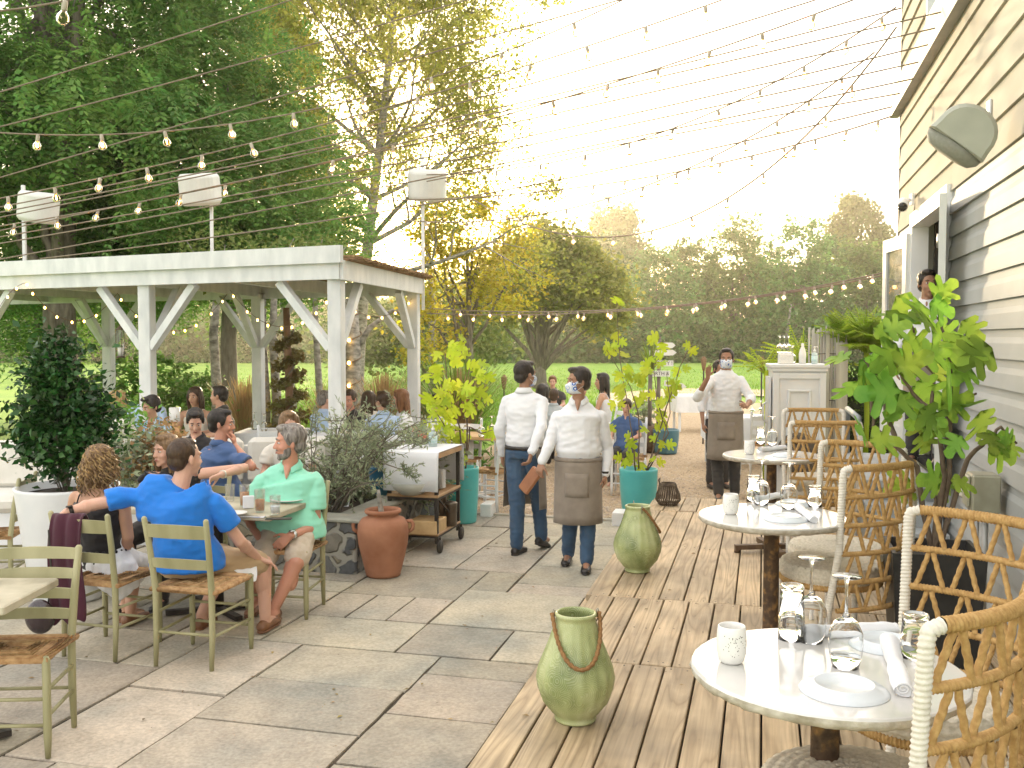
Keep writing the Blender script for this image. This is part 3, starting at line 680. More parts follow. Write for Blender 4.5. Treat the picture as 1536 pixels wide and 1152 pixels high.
def door_leaf(hinge,ang,w_,h_,label):
    root=empty('door',(hinge[0],hinge[1],hinge[2]),ang); root.parent=house; root['label']=label
    bb=MB()
    for (x,z,dx,dz) in((.05,h_/2,.10,h_),(w_-.05,h_/2,.10,h_),(w_/2,h_-.06,w_-.2,.12),(w_/2,.12,w_-.2,.24),(w_/2,.85,w_-.2,.12)): bb.box((x,0,z),(dx,.045,dz))
    bb.box((w_/2,0,.51),(w_-.2,.022,.55))
    bb.build('leaf_frame',M_doorp,root)
    MB().box((w_/2,0,(.91+h_-.12)/2),(w_-.2,.012,h_-.12-.91)).build('pane',mat('door_glass',(.5,.52,.5),(.55,.57,.55),rough=.06,trans=.8,spec=.7),root)
    bb=MB()
    hm_=mat('hinge_steel',(.4,.4,.38),rough=.35,metal=.9)
    for z in(.25,h_*.5,h_-.25): bb=MB(); bb.lathe([(.012,-.05),(.012,.05)],(0,-.03,z),8); bb.box((.02,-.028,z),(.04,.004,.09)); bb.build('hinge',hm_,root)
    bb=MB(); bb.box((w_-.045,-.026,1.05),(.035,.006,.18)); bb.box((w_+.002,0,1.05),(.006,.022,.14)); bb.tube([(w_-.045,-.03,1.0),(w_-.045,-.075,1.0),(w_-.12,-.075,1.0)],.009,8); bb.build('handle',mat('handle_steel',(.35,.35,.33),rough=.3,metal=.9),root)
    return root
door_leaf((XW-.055,DY1+.06,DZ0),PI/2+.18,.68,1.98,'grey glazed door leaf swung flat against the wall')
door_leaf((XW-.055,DY0-.06,DZ0),-(PI/2+.17),.68,2.0,'narrow door leaf standing open at the near jamb')
# landing and steps (own thing)
M_step=mat('step_grey',(.30,.32,.32),(.38,.40,.40),scale=6,rough=.7,bump=.3)
st=empty('door_steps',K(1.0,8.45,0),-PHI,'grey wooden landing and steps below the open doorway','steps')
b=MB(); b.box((-.02,0,.83),(.54,1.8,.05)); b.box((0,0,.4),(.50,1.7,.80)); b.build('landing',M_step,st)
b=MB(); 
for i in range(3): b.box((-.02,-1.03-.25*i,.69-.15*i),(.52,.25,.045)); b.box((0,-1.03-.25*i,.30+(.365-.15*i)/2),(.48,.22,.365-.15*i))
b.build('treads',M_step,st)
b=MB(); b.tube([(-.25,.85,.8),(-.25,.85,1.26),(-.25,-.2,1.26),(-.25,-.2,.8)],.026,10); b.build('pipe_rail',mat('rail_grey',(.28,.31,.32),(.33,.36,.37),rough=.45,metal=.3),st)
# wall speaker
M_spk=mat('speaker_grey',(.36,.37,.31),(.42,.43,.36),scale=5,rough=.55,bump=.1,bscale=120)
M_spk2=mat('speaker_grille',(.25,.25,.21),(.29,.29,.25),scale=40,rough=.7,bump=.5,bscale=400,bdist=.001)
def hemi_speaker(name,loc,rot,label,sc=1.0,m1=None,m2=None,group=None,cat='loudspeaker'):
    root=empty(name,loc,0,label,cat,group); root.rotation_euler=rot; root.scale=(sc,)*3
    # half-round cabinet: D-shaped profile in x-z extruded along y, with flat grille at -z side
    W_=.25; n=14; pr=[]
    for i in range(n+1):
        a=PI*i/n; pr.append((.215*math.cos(a),.03+.23*math.sin(a)**.8))
    pr=[(.225,-.03)]+pr+[(-.225,-.03)]
    b=MB(); k=len(pr)
    vs=[];fs=[]
    for y,s_ in((-W_/2-.05,.86),(-W_/2-.02,.97),(-W_/2,1),(W_/2,1),(W_/2+.02,.97),(W_/2+.05,.86)):
        vs+=[(p[0]*s_,y,.05+(p[1]-.05)*s_) for p in pr]
    for r in range(5):
        for i in range(k): i2=(i+1)%k; fs.append((r*k+i,r*k+i2,(r+1)*k+i2,(r+1)*k+i))
    fs.append(tuple(range(k-1,-1,-1))); fs.append(tuple(5*k+i for i in range(k))); b.add(vs,fs)
    b.build('cabinet',m1 or M_spk,root)
    b=MB(); b.rings([((0,0,-.03),.222,.165),((0,0,-.07),.215,.16),((0,0,-.115),.17,.125),((0,0,-.125),.12,.09)],n=24); b.build('grille',m2 or M_spk2,root)
    return root
p=K(1.5,7.2,0); 
sp=hemi_speaker('wall_speaker',D(1437,212,5.25),(rad(10),rad(38),rad(-14)),'big grey half round loudspeaker bolted to the clapboard wall',.74)
b=MB(); pw=D(1484,180,5.35); 
br=MB(); br.tube([D(1460,195,5.3),D(1478,182,5.35),pw],.018,8); br.box(pw,(.02,.08,.22),rz=-PHI,bev=.01); br.build('wall_bracket',mat('galv',(.45,.46,.45),(.55,.56,.55),rough=.4,metal=.7),None); o=bpy.data.objects['wall_bracket']; o.parent=sp; bpy.context.view_layer.update(); o.matrix_parent_inverse=(Matrix.LocRotScale(sp.location,sp.rotation_euler,sp.scale)).inverted()
# security camera
pc=D(1354,303,8.62)
sc_=empty('security_camera',pc,0,'small white dome-nosed security camera on the wall above the door','security camera')
b=MB(); b.tube([(-.02,-.05,-.05),(.03,.06,.0)],[.045,.05],14); b.build('housing',M_white,sc_)
b=MB(); b.tube([(-.021,-.052,-.051),(-.028,-.07,-.058)],[.042,.034],14); b.build('lens',mat('lens_dark',(.015,.015,.015),rough=.15),sc_)
b=MB(); b.tube([(.03,.06,0),(.09,.05,.03)],.016,8); b.box((.1,.05,.03),(.02,.07,.10)); b.build('bracket',M_white,sc_)
# electrical box
eb=empty('electrical_box',D(1474,738,5.3),-PHI,'weathered olive electrical box on the siding behind the fig leaves','electrical box'); eb.scale=(.87,)*3
M_ebox=mat('box_olive',(.25,.24,.17),(.34,.33,.25),scale=9,rough=.6,bump=.3)
b=MB(); b.box((0,0,0),(.17,.20,.24),bev=.012); b.build('box_body',M_ebox,eb)
b=MB(); b.box((-.095,-.005,.01),(.02,.17,.20),bev=.008); b.box((-.0,-.11,0),(.16,.02,.23),bev=.006); b.build('lid',mat('box_lid',(.30,.29,.21),(.38,.37,.28),scale=9,rough=.6),eb)
b=MB(); b.tube([(.02,0,-.12),(.02,0,-.75)],.018,8); b.tube([(-.02,.04,-.12),(-.02,.04,-.75)],.012,8); b.build('conduit',mat('conduit',(.5,.5,.48),rough=.5,metal=.5),eb)
b=MB(); b.box((-.05,.13,.02),(.13,.07,.17),bev=.02); b.build('outlet_cover',mat('outlet_cream',(.62,.6,.5),(.66,.64,.55),rough=.5),eb)
# ================================================================ PERGOLA
pg=empty('pergola',(0,0,0),0,'white timber pergola with diagonal braces and a thatch mat roof','pergola')
# corner posts (camera-frame coordinates)
A=D(505,508,10.0); A.z=0        # front right
u=Vector((-.90,.42,0)).normalized(); v=Vector((.165,.986,0)).normalized()
def proj_depth(p): return p.y
ZT=2.82
Bp=A+v*3.0                       # back right
L2=A+u*2.62                      # front mid-left post
L3=A+u*5.6                       # left
Cb=L2+v*3.0
M_pw=mat('pergola_white',(.54,.56,.56),(.70,.71,.70),scale=7,rough=.55,bump=.25,bscale=22,bdist=.003,stretch=(1,1,.4))
angu=math.atan2(u.y,u.x); angv=math.atan2(v.y,v.x)
def post(p,zt=2.55): 
    b=MB(); b.box((p.x,p.y,zt/2),(.145,.145,zt),rz=angv-PI/2,bev=.008); b.build('post',M_pw,pg)
for p in (A,Bp,L2,Cb,L3,L3+v*3.0,A+u*7.6,A+u*1.3+v*3.0): 
    if p==A+u*1.3+v*3.0: continue
    post(p)
b=MB()
def beam(b,p,q,z,w_,h_): b.bar((p.x,p.y,z),(q.x,q.y,z),w_,h_)
E=A+u*8.2
beam(b,A-v*.10-u*.09,E-v*.10,2.60,.045,.19); beam(b,A-v*.145-u*.13,E-v*.145,2.755,.05,.175); b.build('front_beam',M_pw,pg)
b=MB(); beam(b,Bp+v*.10,E+v*3.1,2.58,.045,.2); beam(b,A-u*.10-v*.10,Bp-u*.10+v*.12,2.60,.045,.20); b.build('side_beam',M_pw,pg)
for k in (1.3,2.62,4.1,5.6,7.0):
    b=MB(); q=A+u*k; beam(b,q+v*.0,q+v*3.05,2.59,.045,.17); b.build('rafter',M_pw,pg)
def brace(p,dirv,s,zt=2.52,rise=.72):
    b=MB(); o=dirv*.075; q=p+dirv*rise
    b.bar((p.x+o.x,p.y+o.y,zt-rise),(q.x,q.y,zt-.02),.085,.085); b.build('brace',M_pw,pg)
for p,ds in((A,(u,v)),(Bp,(u,-v)),(L2,(u,-u,v)),(Cb,(u,-u,-v)),(L3,(u,-u,v)),(L3+v*3.0,(u,-u,-v))):
    for d_ in ds: brace(p,d_,1)
# thatch mat
M_th=mat('thatch_reed',(.22,.13,.06),(.42,.28,.15),scale=30,rough=.9,bump=1,bscale=60,bdist=.02,island=.3)
b=MB(); rs=random.Random(4)
base=MB(); q=[A-u*.16+v*.0,A-u*.16+v*3.2,A+u*8.1+v*3.2,A+u*8.1]; 
base.add([(p.x,p.y,2.70) for p in q]+[(p.x,p.y,2.715) for p in q],[(3,2,1,0),(4,5,6,7),(0,1,5,4),(1,2,6,5),(2,3,7,6),(3,0,4,7)])
mt=base.build('thatch_mat',M_th,pg)
for i in range(900):
    t=rs.random(); s0=A-u*(.18+rs.random()*.08)+v*(3.25*t); s1=A+u*(rs.uniform(.4,1.6))+v*(3.25*t+rs.uniform(-.1,.1)); z=2.722+rs.random()*.035+t*.0
    b.bar((s0.x,s0.y,z-rs.random()*.02),(s1.x,s1.y,z+rs.random()*.02),.007,.007)
for i in range(500):
    t=rs.random(); s0=A+u*(.0+7.9*rs.random())+v*(3.2+rs.random()*.12); s1=s0-v*rs.uniform(.3,.9)
    b.bar((s0.x,s0.y,2.73),(s1.x,s1.y,2.735+rs.random()*.02),.007,.007)
b.build('loose_reeds',M_th,mt)
# speakers on poles --------------------------------------------------
M_galv=mat('galvanised',(.55,.56,.56),(.66,.67,.67),scale=10,rough=.45,metal=.5)
M_spw=mat('speaker_white',(.60,.60,.57),(.66,.66,.63),scale=6,rough=.5)
M_spw2=mat('speaker_white_grille',(.50,.50,.47),(.55,.55,.52),scale=6,rough=.6,bump=.4,bscale=300,bdist=.001)
def pole_speaker(px,ptop,pbot,sx,sy,sw,d,rz,label,strut):
    p=at(px,d,0); z0=zof(pbot,d); z1=zof(ptop,d)
    root=empty('pole_speaker',(p.x,p.y,z0),0,label,'loudspeaker','white loudspeakers on galvanised poles')
    b=MB(); 
    b.box((0,0,(z1-z0)/2),(.038,.038,z1-z0))
    if strut:
        for k in range(int((z1-z0)/.05)): b.box((0,-.0202,.03+k*.05),(.012,.002,.028))
    b.build('pole',M_galv,root)
    o=hemi_speaker('speaker',((sx-px)*d/FPX,-.02 if True else 0,zof(sy,d)-z0),(PI+rad(-78),0,rz),None,sw,M_spw,M_spw2); o.parent=root
    for k in ('label','category'): 
        if k in o: del o[k]
    b=MB(); b.tube([(0,0,zof(sy,d)-z0+.02),((sx-px)*d/FPX*.6,0,zof(sy,d)-z0)],.02,8); b.box((0,0,z1-z0-.12),(.06,.06,.05)); b.build('clamp',M_galv,root)
    return root
pole_speaker(40,280,400,62,312,1.05,12.2,rad(50),'leftmost white pole speaker in front of the dark locust tree',True)
pole_speaker(320,262,382,306,286,1.2,13.3,rad(-12),'white pole speaker standing above the middle of the pergola roof',True)
pole_speaker(635,236,465,642,280,1.15,13.0,rad(8),'white pole speaker at the right pergola corner against the sunlit tree',False)
# ================================================================ FURNITURE
def ropetube(b,pts,r,pitch=.03,strands=2,n=9,amp=.22,step=None):
    pts=[Vector(p) for p in pts]; out=[]
    step=step or pitch/5
    for i in range(len(pts)-1):
        L_=(pts[i+1]-pts[i]).length; k=max(1,int(L_/step))
        for j in range(k): out.append(pts[i].lerp(pts[i+1],j/k))
    out.append(pts[-1]); m=len(out); vs=[];fs=[]; prev=None; dist=0
    for i,p in enumerate(out):
        t=(out[min(i+1,m-1)]-out[max(i-1,0)]).normalized()
        if prev is None: x=(Vector((0,0,1)) if abs(t.z)<.9 else Vector((1,0,0))).cross(t).normalized()
        else: x=(prev-t*prev.dot(t)).normalized()
        prev=x; y=t.cross(x)
        if i: dist+=(out[i]-out[i-1]).length
        for k in range(n):
            a=2*PI*k/n; rr=r*(1+amp*math.cos(strands*a-2*PI*dist/pitch)); vs.append(p+(x*math.cos(a)+y*math.sin(a))*rr)
    for i in range(m-1):
        for k in range(n): k2=(k+1)%n; fs.append((i*n+k,i*n+k2,(i+1)*n+k2,(i+1)*n+k))
    b.add(vs,fs,True)
def wraptube(b,pts,r,pitch=.017,n=9,amp=.16,slope=.5):
    ropetube(b,pts,r,pitch,1,n,amp,step=pitch/4)
M_rope=mat('rope_tan',(.36,.21,.075),(.52,.335,.135),scale=60,rough=.9,bump=.6,bscale=300,bdist=.002,c3=(.44,.27,.10))
M_ropew=mat('rope_white',(.60,.56,.48),(.74,.70,.62),scale=50,rough=.85,bump=.5,bscale=300,bdist=.002)
M_knit=mat('crochet_beige',(.50,.45,.35),(.66,.60,.49),scale=80,rough=.95,bump=.5,bscale=250,bdist=.002)
def rope_chair(loc,face,label):
    """face: direction (x,y) in house axes the sitter looks; loc = back centre in house axes"""
    root=empty('rope_chair',K(loc[0]+face[0]*.25,loc[1]+face[1]*.25,DZ),math.atan2(face[1],face[0])-PI/2-PHI,label,'rope chair','rope backed chairs along the deck')
    return root
def build_rope_parts(root):
    W_=.245; ZT_=1.0; S=.135; lean=.05
    by=lambda x,z:-.25-.055*(1-(x/W_)**2)-lean*(z/ZT_)
    for sx in(-1,1):
        b=MB(); x=sx*W_
        pts=[(x*.93,-.17,0),(x*.96,-.21,.3),(x,by(x,.6),.6),(x,by(x,ZT_-.03),ZT_-.035),(x*.975,by(x,ZT_),ZT_-.01),(x*.86,by(x*.86,ZT_),ZT_)]
        wraptube(b,pts,.0175,pitch=.013,amp=.10); b.build('back_post',M_ropew,root)
        b=MB(); wraptube(b,[(sx*.21,.21,.40),(sx*.215,.22,0)],.015,pitch=.013,amp=.10); b.build('leg',M_ropew,root)
    for i in range(6):
        z=ZT_-S*i; b=MB(); f=.86 if i==0 else .99
        pts=[(W_*f*t,by(W_*f*t,z),z+(0 if i else .0)) for t in np.linspace(-1,1,13)]
        if i==0: wraptube(b,pts,.0175,pitch=.011,amp=.12)
        else: ropetube(b,pts,.0120,.011,1,9,.13,step=.003)
        b.build('back_rail',M_rope,root)
    rs=random.Random(3); k=4
    for i in range(5):
        b=MB(); z0=ZT_-S*i; z1=z0-S
        for j in range(k):
            xa=W_*(-.93+1.86*(j+.12)/k); xm=W_*(-.93+1.86*(j+.5)/k); xb=W_*(-.93+1.86*(j+.88)/k)
            if i%2: za,zb=z1,z0
            else: za,zb=z0,z1
            za,zb=z1,z0
            off=.0 if i%2 else .0
            ropetube(b,[(xa,by(xa,za)+.004,za+.008),(xm-.008,by(xm,zb)+.004,zb-.008)],.0088,.034,3,12,.13)
            ropetube(b,[(xm+.008,by(xm,zb)-.004,zb-.008),(xb,by(xb,za)-.004,za+.008)],.0088,.034,3,12,.13)
        b.build('zigzag_rope',M_rope,root)
    b=MB(); pts=[(.235*math.cos(a),.0+.235*math.sin(a),.395) for a in np.linspace(0,2*PI,37)]
    wraptube(b,pts,.016,pitch=.012); b.build('seat_ring',M_rope,root)
    b=MB(); b.lathe([(.23,.39),(.23,.40),(0,.40)],n=24); b.build('seat_base',M_ropew,root)
    # crochet pad
    R_=.245; nr=44; na=150; V=[];F=[]
    for i in range(nr+1):
        t=i/nr
        if t<.72: u=t/.72; r=R_*u; z=.498-.016*u**4
        else: u=(t-.72)/.28; a=u*PI; r=R_*(.97+.05*math.sin(a)); z=.482-.08*u
        ring=t*24
        for k in range(na):
            th=2*PI*k/na; h=.0042*(math.cos(2*PI*ring*.5)*.6+.7*math.cos(38*th+(int(ring*.5+.5)%2)*PI)*math.sin(PI*(ring*.5%1)))
            nx_=(0 if t<.72 else 1); V.append(((r+h*nx_)*math.cos(th),.0+(r+h*nx_)*math.sin(th),z+h*(1-nx_)))
    for i in range(nr):
        for k in range(na): k2=(k+1)%na; F.append((i*na+k,(i+1)*na+k,(i+1)*na+k2,i*na+k2))
    npmesh('seat_pad',V,F,M_knit,root,True)
c0=rope_chair((.445,2.37),(-.80,.60),'nearest rope chair, its back cropped by the lower right corner of the photo'); build_rope_parts(c0)
def rc(loc,face,label):
    f=Vector(face).normalized(); return dup(c0,K(loc[0]+f.x*.25,loc[1]+f.y*.25,DZ),math.atan2(f.y,f.x)-PI/2-PHI,label)
rc((.665,3.44),(-.62,-.78),'rope chair at the far side of the nearest marble table, beside the black planter')
rc((.51,4.89),(-.68,.73),'rope chair at the near side of the middle marble table, before the fig planter')
rc((.52,5.72),(-.50,-.86),'rope chair beyond the middle marble table with both white corners showing')
rc((.43,7.30),(-.12,.99),'rope chair at the near side of the farthest marble table')
rc((.42,8.42),(.12,-.99),'farthest rope chair, behind the last marble table by the white cabinet')
# marble tables -------------------------------------------------------
M_marb=mat('marble',(.50,.50,.47),(.68,.67,.63),scale=3.5,rough=.09,detail=8,spec=.6,c3=(.62,.61,.58))
M_marbe=mat('marble_edge',(.36,.32,.25),(.62,.58,.50),scale=22,rough=.7,bump=1.0,bscale=45,bdist=.006)
M_rust=mat('rusty_iron',(.055,.032,.018),(.26,.14,.045),scale=26,rough=.75,bump=.6,bscale=60,metal=.2,detail=9,c3=(.09,.055,.03))
M_dwood=mat('dark_wood',(.07,.04,.022),(.14,.085,.045),scale=12,rough=.6,bump=.4,stretch=(1,1,.3))
TZ=.735
def marble_table(loc,label,R_=.352):
    root=empty('marble_table',K(loc[0],loc[1],DZ),-PHI+loc[2],label,'cafe table','round marble tables on the deck')
    n=96; wob=[1+.008*mnoise.noise(Vector((math.cos(2*PI*k/n)*5,math.sin(2*PI*k/n)*5,loc[2]*9)))+.006*mnoise.noise(Vector((math.cos(2*PI*k/n)*19,math.sin(2*PI*k/n)*19,3))) for k in range(n)]
    b=MB(); vs=[];fs=[]
    prof=[(1.0,TZ-.006),(.99,TZ-.0015),(.978,TZ),(0.5,TZ)]
    for f,z in prof:
        for k in range(n): a=2*PI*k/n; vs.append((R_*f*wob[k]*math.cos(a),R_*f*wob[k]*math.sin(a),z))
    for i in range(3):
        for k in range(n): k2=(k+1)%n; fs.append((i*n+k,i*n+k2,(i+1)*n+k2,(i+1)*n+k))
    fs.append(tuple(3*n+k for k in range(n))); b.add(vs,fs,False); b.smooth[-n-1:]=[False]*(n+1); b.build('table_top',M_marb,root)
    b=MB(); vs=[];fs=[]
    prof=[(.55,TZ-.034),(.955,TZ-.034),(.985,TZ-.026),(1.0,TZ-.016),(1.0,TZ-.006)]
    for i,(f,z) in enumerate(prof):
        for k in range(n):
            a=2*PI*k/n; q=(1+.02*mnoise.noise(Vector((math.cos(a)*14,math.sin(a)*14,i*1.3+loc[2]))) if 0<i<4 else 1)
            vs.append((R_*f*wob[k]*q*math.cos(a),R_*f*wob[k]*q*math.sin(a),z+(.004*mnoise.noise(Vector((math.cos(a)*9,math.sin(a)*9,i))) if i in(1,2) else 0)))
    for i in range(4):
        for k in range(n): k2=(k+1)%n; fs.append((i*n+k,i*n+k2,(i+1)*n+k2,(i+1)*n+k))
    fs.append(tuple(n-1-k for k in range(n))); b.add(vs,fs,True); b.build('chipped_rim',M_marbe,root)
    b=MB(); b.lathe([(.075,.03),(.075,.05),(.052,.07),(.040,.09),(.038,.3),(.037,TZ-.07),(.05,TZ-.05),(.05,TZ-.035)],n=20); b.build('pedestal',M_rust,root)
    b=MB(); b.box((0,0,TZ-.048),(.30,.30,.022),rz=.4,bev=.004); b.build('mounting_plate',M_dwood,root)
    for a in(.35,.35+PI/2,.35+PI,.35+3*PI/2):
        b=MB(); c,s_=math.cos(a),math.sin(a)
        b.bar((c*.04,s_*.04,.045),(c*.27,s_*.27,.04),.05,.035); b.tube([(c*.255,s_*.255,0),(c*.255,s_*.255,.024)],.022,10); b.build('foot',M_dwood,root)
    return root
T1=marble_table((.17,2.64,.4),'nearest round marble table with a rough chipped rim, cropped by the first rope chair')
T2=marble_table((.05,4.88,1.9),'middle round marble table on a rusty pedestal',.355)
T3=marble_table((.07,7.45,3.1),'farthest small round marble table, in front of the white cabinet',.36)
# tableware
M_cer=mat('ceramic_white',(.74,.73,.69),(.80,.79,.75),scale=20,rough=.4)
M_cerb=mat('ceramic_bluegrey',(.58,.63,.66),(.66,.70,.72),scale=14,rough=.22)
M_nap=mat('linen_white',(.68,.69,.70),(.76,.77,.78),scale=10,rough=.9,bump=.4,bscale=180,bdist=.001,sheen=.2)
M_glass=bpy.data.materials.new('clear_glass'); M_glass.use_nodes=True
_b=M_glass.node_tree.nodes['Principled BSDF']; _b.inputs['Transmission Weight'].default_value=1; _b.inputs['Roughness'].default_value=.0; _b.inputs['IOR'].default_value=1.40; _b.inputs['Base Color'].default_value=(.99,1,1,1)
M_thin=bpy.data.materials.new('thin_glass'); M_thin.use_nodes=True
def _tg():
    nt=M_thin.node_tree;N=nt.nodes;L=nt.links; N.remove(N['Principled BSDF']); t=N.new('ShaderNodeBsdfTransparent'); t.inputs[0].default_value=(.985,.99,.99,1); g_=N.new('ShaderNodeBsdfGlossy'); g_.inputs['Roughness'].default_value=.03; lw=N.new('ShaderNodeLayerWeight'); lw.inputs[0].default_value=.25; mx=N.new('ShaderNodeMixShader'); mr=N.new('ShaderNodeMapRange'); mr.inputs[3].default_value=.02; mr.inputs[4].default_value=.45
    L.new(lw.outputs['Fresnel'],mr.inputs[0]); L.new(mr.outputs[0],mx.inputs[0]); L.new(t.outputs[0],mx.inputs[1]); L.new(g_.outputs[0],mx.inputs[2]); L.new(mx.outputs[0],N['Material Output'].inputs[0])
_tg()
def cup(loc,label,sc=1.0,grp='votive cups on the marble tables'):
    root=empty('votive_cup',loc,0,label,'votive cup',grp); root.scale=(sc,)*3
    b=MB(); b.lathe([(0,.002),(.026,.0),(.033,.006),(.0385,.03),(.040,.055),(.038,.085),(.036,.098),(.0345,.1),(.032,.098),(.034,.08),(.035,.05),(.03,.012),(0,.010)],n=32); b.build('bowl',M_cer,root)
    b=MB(); rr=random.Random(2)
    for i in range(46):
        a=rr.gauss(-1.4,.5); z=.022+.058*rr.random(); r=.0392 if z>.04 else .0375
        b.ell((r*math.cos(a),r*math.sin(a),z),.0013,nu=6,nv=4)
    b.build('pierced_holes',mat('hole_dark',(.12,.10,.08),rough=.9) if 'hole_dark' not in bpy.data.materials else bpy.data.materials['hole_dark'],root)
    return root
def plate(loc,label,R_=.108,grp='upturned plates on the marble tables'):
    b=MB(); b.lathe([(0,.016),(R_*.60,.016),(R_*.64,.021),(R_*.68,.021),(R_*.72,.016),(R_*.9,.010),(R_*.99,.002),(R_,0),(R_*.96,.0),(R_*.9,.004),(R_*.6,.012),(0,.012)],n=48)
    o=b.build('plate',M_cerb); o.location=loc; return tag(o,label,'plate',grp)
def napkin(p,q,r,label,grp='rolled napkins on the marble tables'):
    p=Vector(p);q=Vector(q); d=(q-p); L_=d.length; d.normalize(); s_=Vector((-d.y,d.x,0)); vs=[];fs=[]
    b=MB(); m=26; n=40
    for i in range(m+1):
        t=i/m; c=p+d*(L_*t); rr_=r*(1+.10*math.sin(t*9+1)+.05*math.sin(t*23))*(1-.10*t)
        for k in range(n):
            a=2*PI*k/n; sp=1+.07*math.cos(3*a+t*3)+(.06*mnoise.noise(Vector((t*6,a,1))))
            z=max(.0015,rr_*.82+rr_*.82*sp*math.sin(a)); vs.append(c+s_*(rr_*sp*math.cos(a))+Vector((0,0,z)))
    for i in range(m):
        for k in range(n): k2=(k+1)%n; fs.append((i*n+k,i*n+k2,(i+1)*n+k2,(i+1)*n+k))
    b.add(vs,fs,True)
    for e,c0_ in((0,p),(m,q)):   # spiral ends
        dirn=-1 if e==0 else 1; pts=[]
        for j in range(40):
            t=j/39; a=t*4*PI; rr_=r*.8*(1-t*.85); pts.append(c0_+d*(dirn*(-.003+.002*0))+s_*(rr_*math.cos(a))+Vector((0,0,r*.82+rr_*.82*math.sin(a))))
        b.tube(pts,.0022,5)
        ring=[vs[e*n+k] for k in range(n)]; b.add([v_-d*(dirn*.006) for v_ in ring],[tuple(range(n)) if e else tuple(range(n-1,-1,-1))])
    o=b.build('rolled_napkin',M_nap); return tag(o,label,'napkin',grp)
def wineglass(loc,label,sc=1.0,up=False,grp='upturned wine glasses on the marble tables'):
    prof=[(.031,0),(.0385,.03),(.042,.06),(.040,.085),(.028,.112),(.010,.125),(.0042,.135),(.0038,.20),(.006,.216),(.034,.222),(.036,.2235),(.034,.2245),(0,.2245)]
    inner=[(.0,.118),(.010,.117),(.0265,.108),(.0387,.084),(.0407,.06),(.0372,.03),(.0298,0)]
    b=MB(); pr=inner+prof
    if up: pr=[(r,.2245-z) for r,z in pr]; pr=pr[::-1]
    b.lathe(pr,n=32); o=b.build('wine_glass',M_glass); o.location=loc; o.scale=(sc,)*3; return tag(o,label,'wine glass',grp)
def tumbler(loc,label,sc=1.0,grp='upturned tumblers on the marble tables',h=.125):
    b=MB(); b.lathe([(0,h-.012),(.026,h-.014),(.0335,.03),(.0345,0),(.0365,0),(.0355,.03),(.031,h-.016),(.033,h-.006),(.031,h),(.026,h+.001),(.022,h-.003),(0,h-.003)],n=32)
    o=b.build('tumbler',M_glass); o.location=loc; o.scale=(sc,)*3; return tag(o,label,'tumbler',grp)
TT=DZ+TZ
g=lambda px,py:G(px,py,TT+.0005)
cup(g(1097,993),'white pierced cup near the left rim of the nearest marble table',1.0)
plate(g(1266,1036),'upturned blue grey plate closest to the camera on the nearest marble table')
plate(g(1328,968),'upturned plate partly behind the front napkin on the nearest marble table',.10)
napkin(g(1333,972),g(1355,1046),.024,'white rolled napkin pointing at the camera right of the front plate')
napkin(g(1205,956),g(1345,950),.021,'white rolled napkin lying crosswise behind the wine glasses')
wineglass(g(1216,962),'upturned wine glass at the back left of the nearest marble table',1.08)
wineglass(g(1268,1000),'upturned wine glass in the middle of the nearest marble table',1.08)
tumbler(g(1187,958),'tall upturned tumbler left of the wine glasses on the nearest marble table',1.05,h=.15)
tumbler(g(1372,985),'short upturned tumbler behind the nearest rope chair post',1.08,h=.11)
cup(g(1096,771),'white cup on the left of the middle marble table')
plate(g(1178,779),'upturned plate at the front of the middle marble table')
plate(g(1190,757),'upturned plate at the back of the middle marble table',.095)
napkin(g(1197,765),g(1221,785),.022,'rolled napkin with its spiral end facing the camera on the middle marble table')
napkin(g(1133,754),g(1170,747),.020,'rolled napkin lying crosswise on the middle marble table')
wineglass(g(1142,757),'upturned wine glass at the left back of the middle marble table',1.05)
wineglass(g(1183,763),'upturned wine glass at the centre of the middle marble table',1.05)
tumbler(g(1130,752),'tall upturned tumbler at the back of the middle marble table',1.0,h=.14)
tumbler(g(1222,760),'upturned tumbler beside the post of the second rope chair',1.0,h=.11)
cup(g(1124,681),'small white cup on the farthest marble table')
napkin(g(1140,678),g(1178,674),.022,'rolled napkin on the farthest marble table')
plate(g(1178,684),'upturned plate on the farthest marble table',.10)
wineglass(g(1158,668),'upturned wine glass on the farthest marble table',1.05)
tumbler(g(1141,666),'upturned tumbler on the farthest marble table',1.0,h=.14)
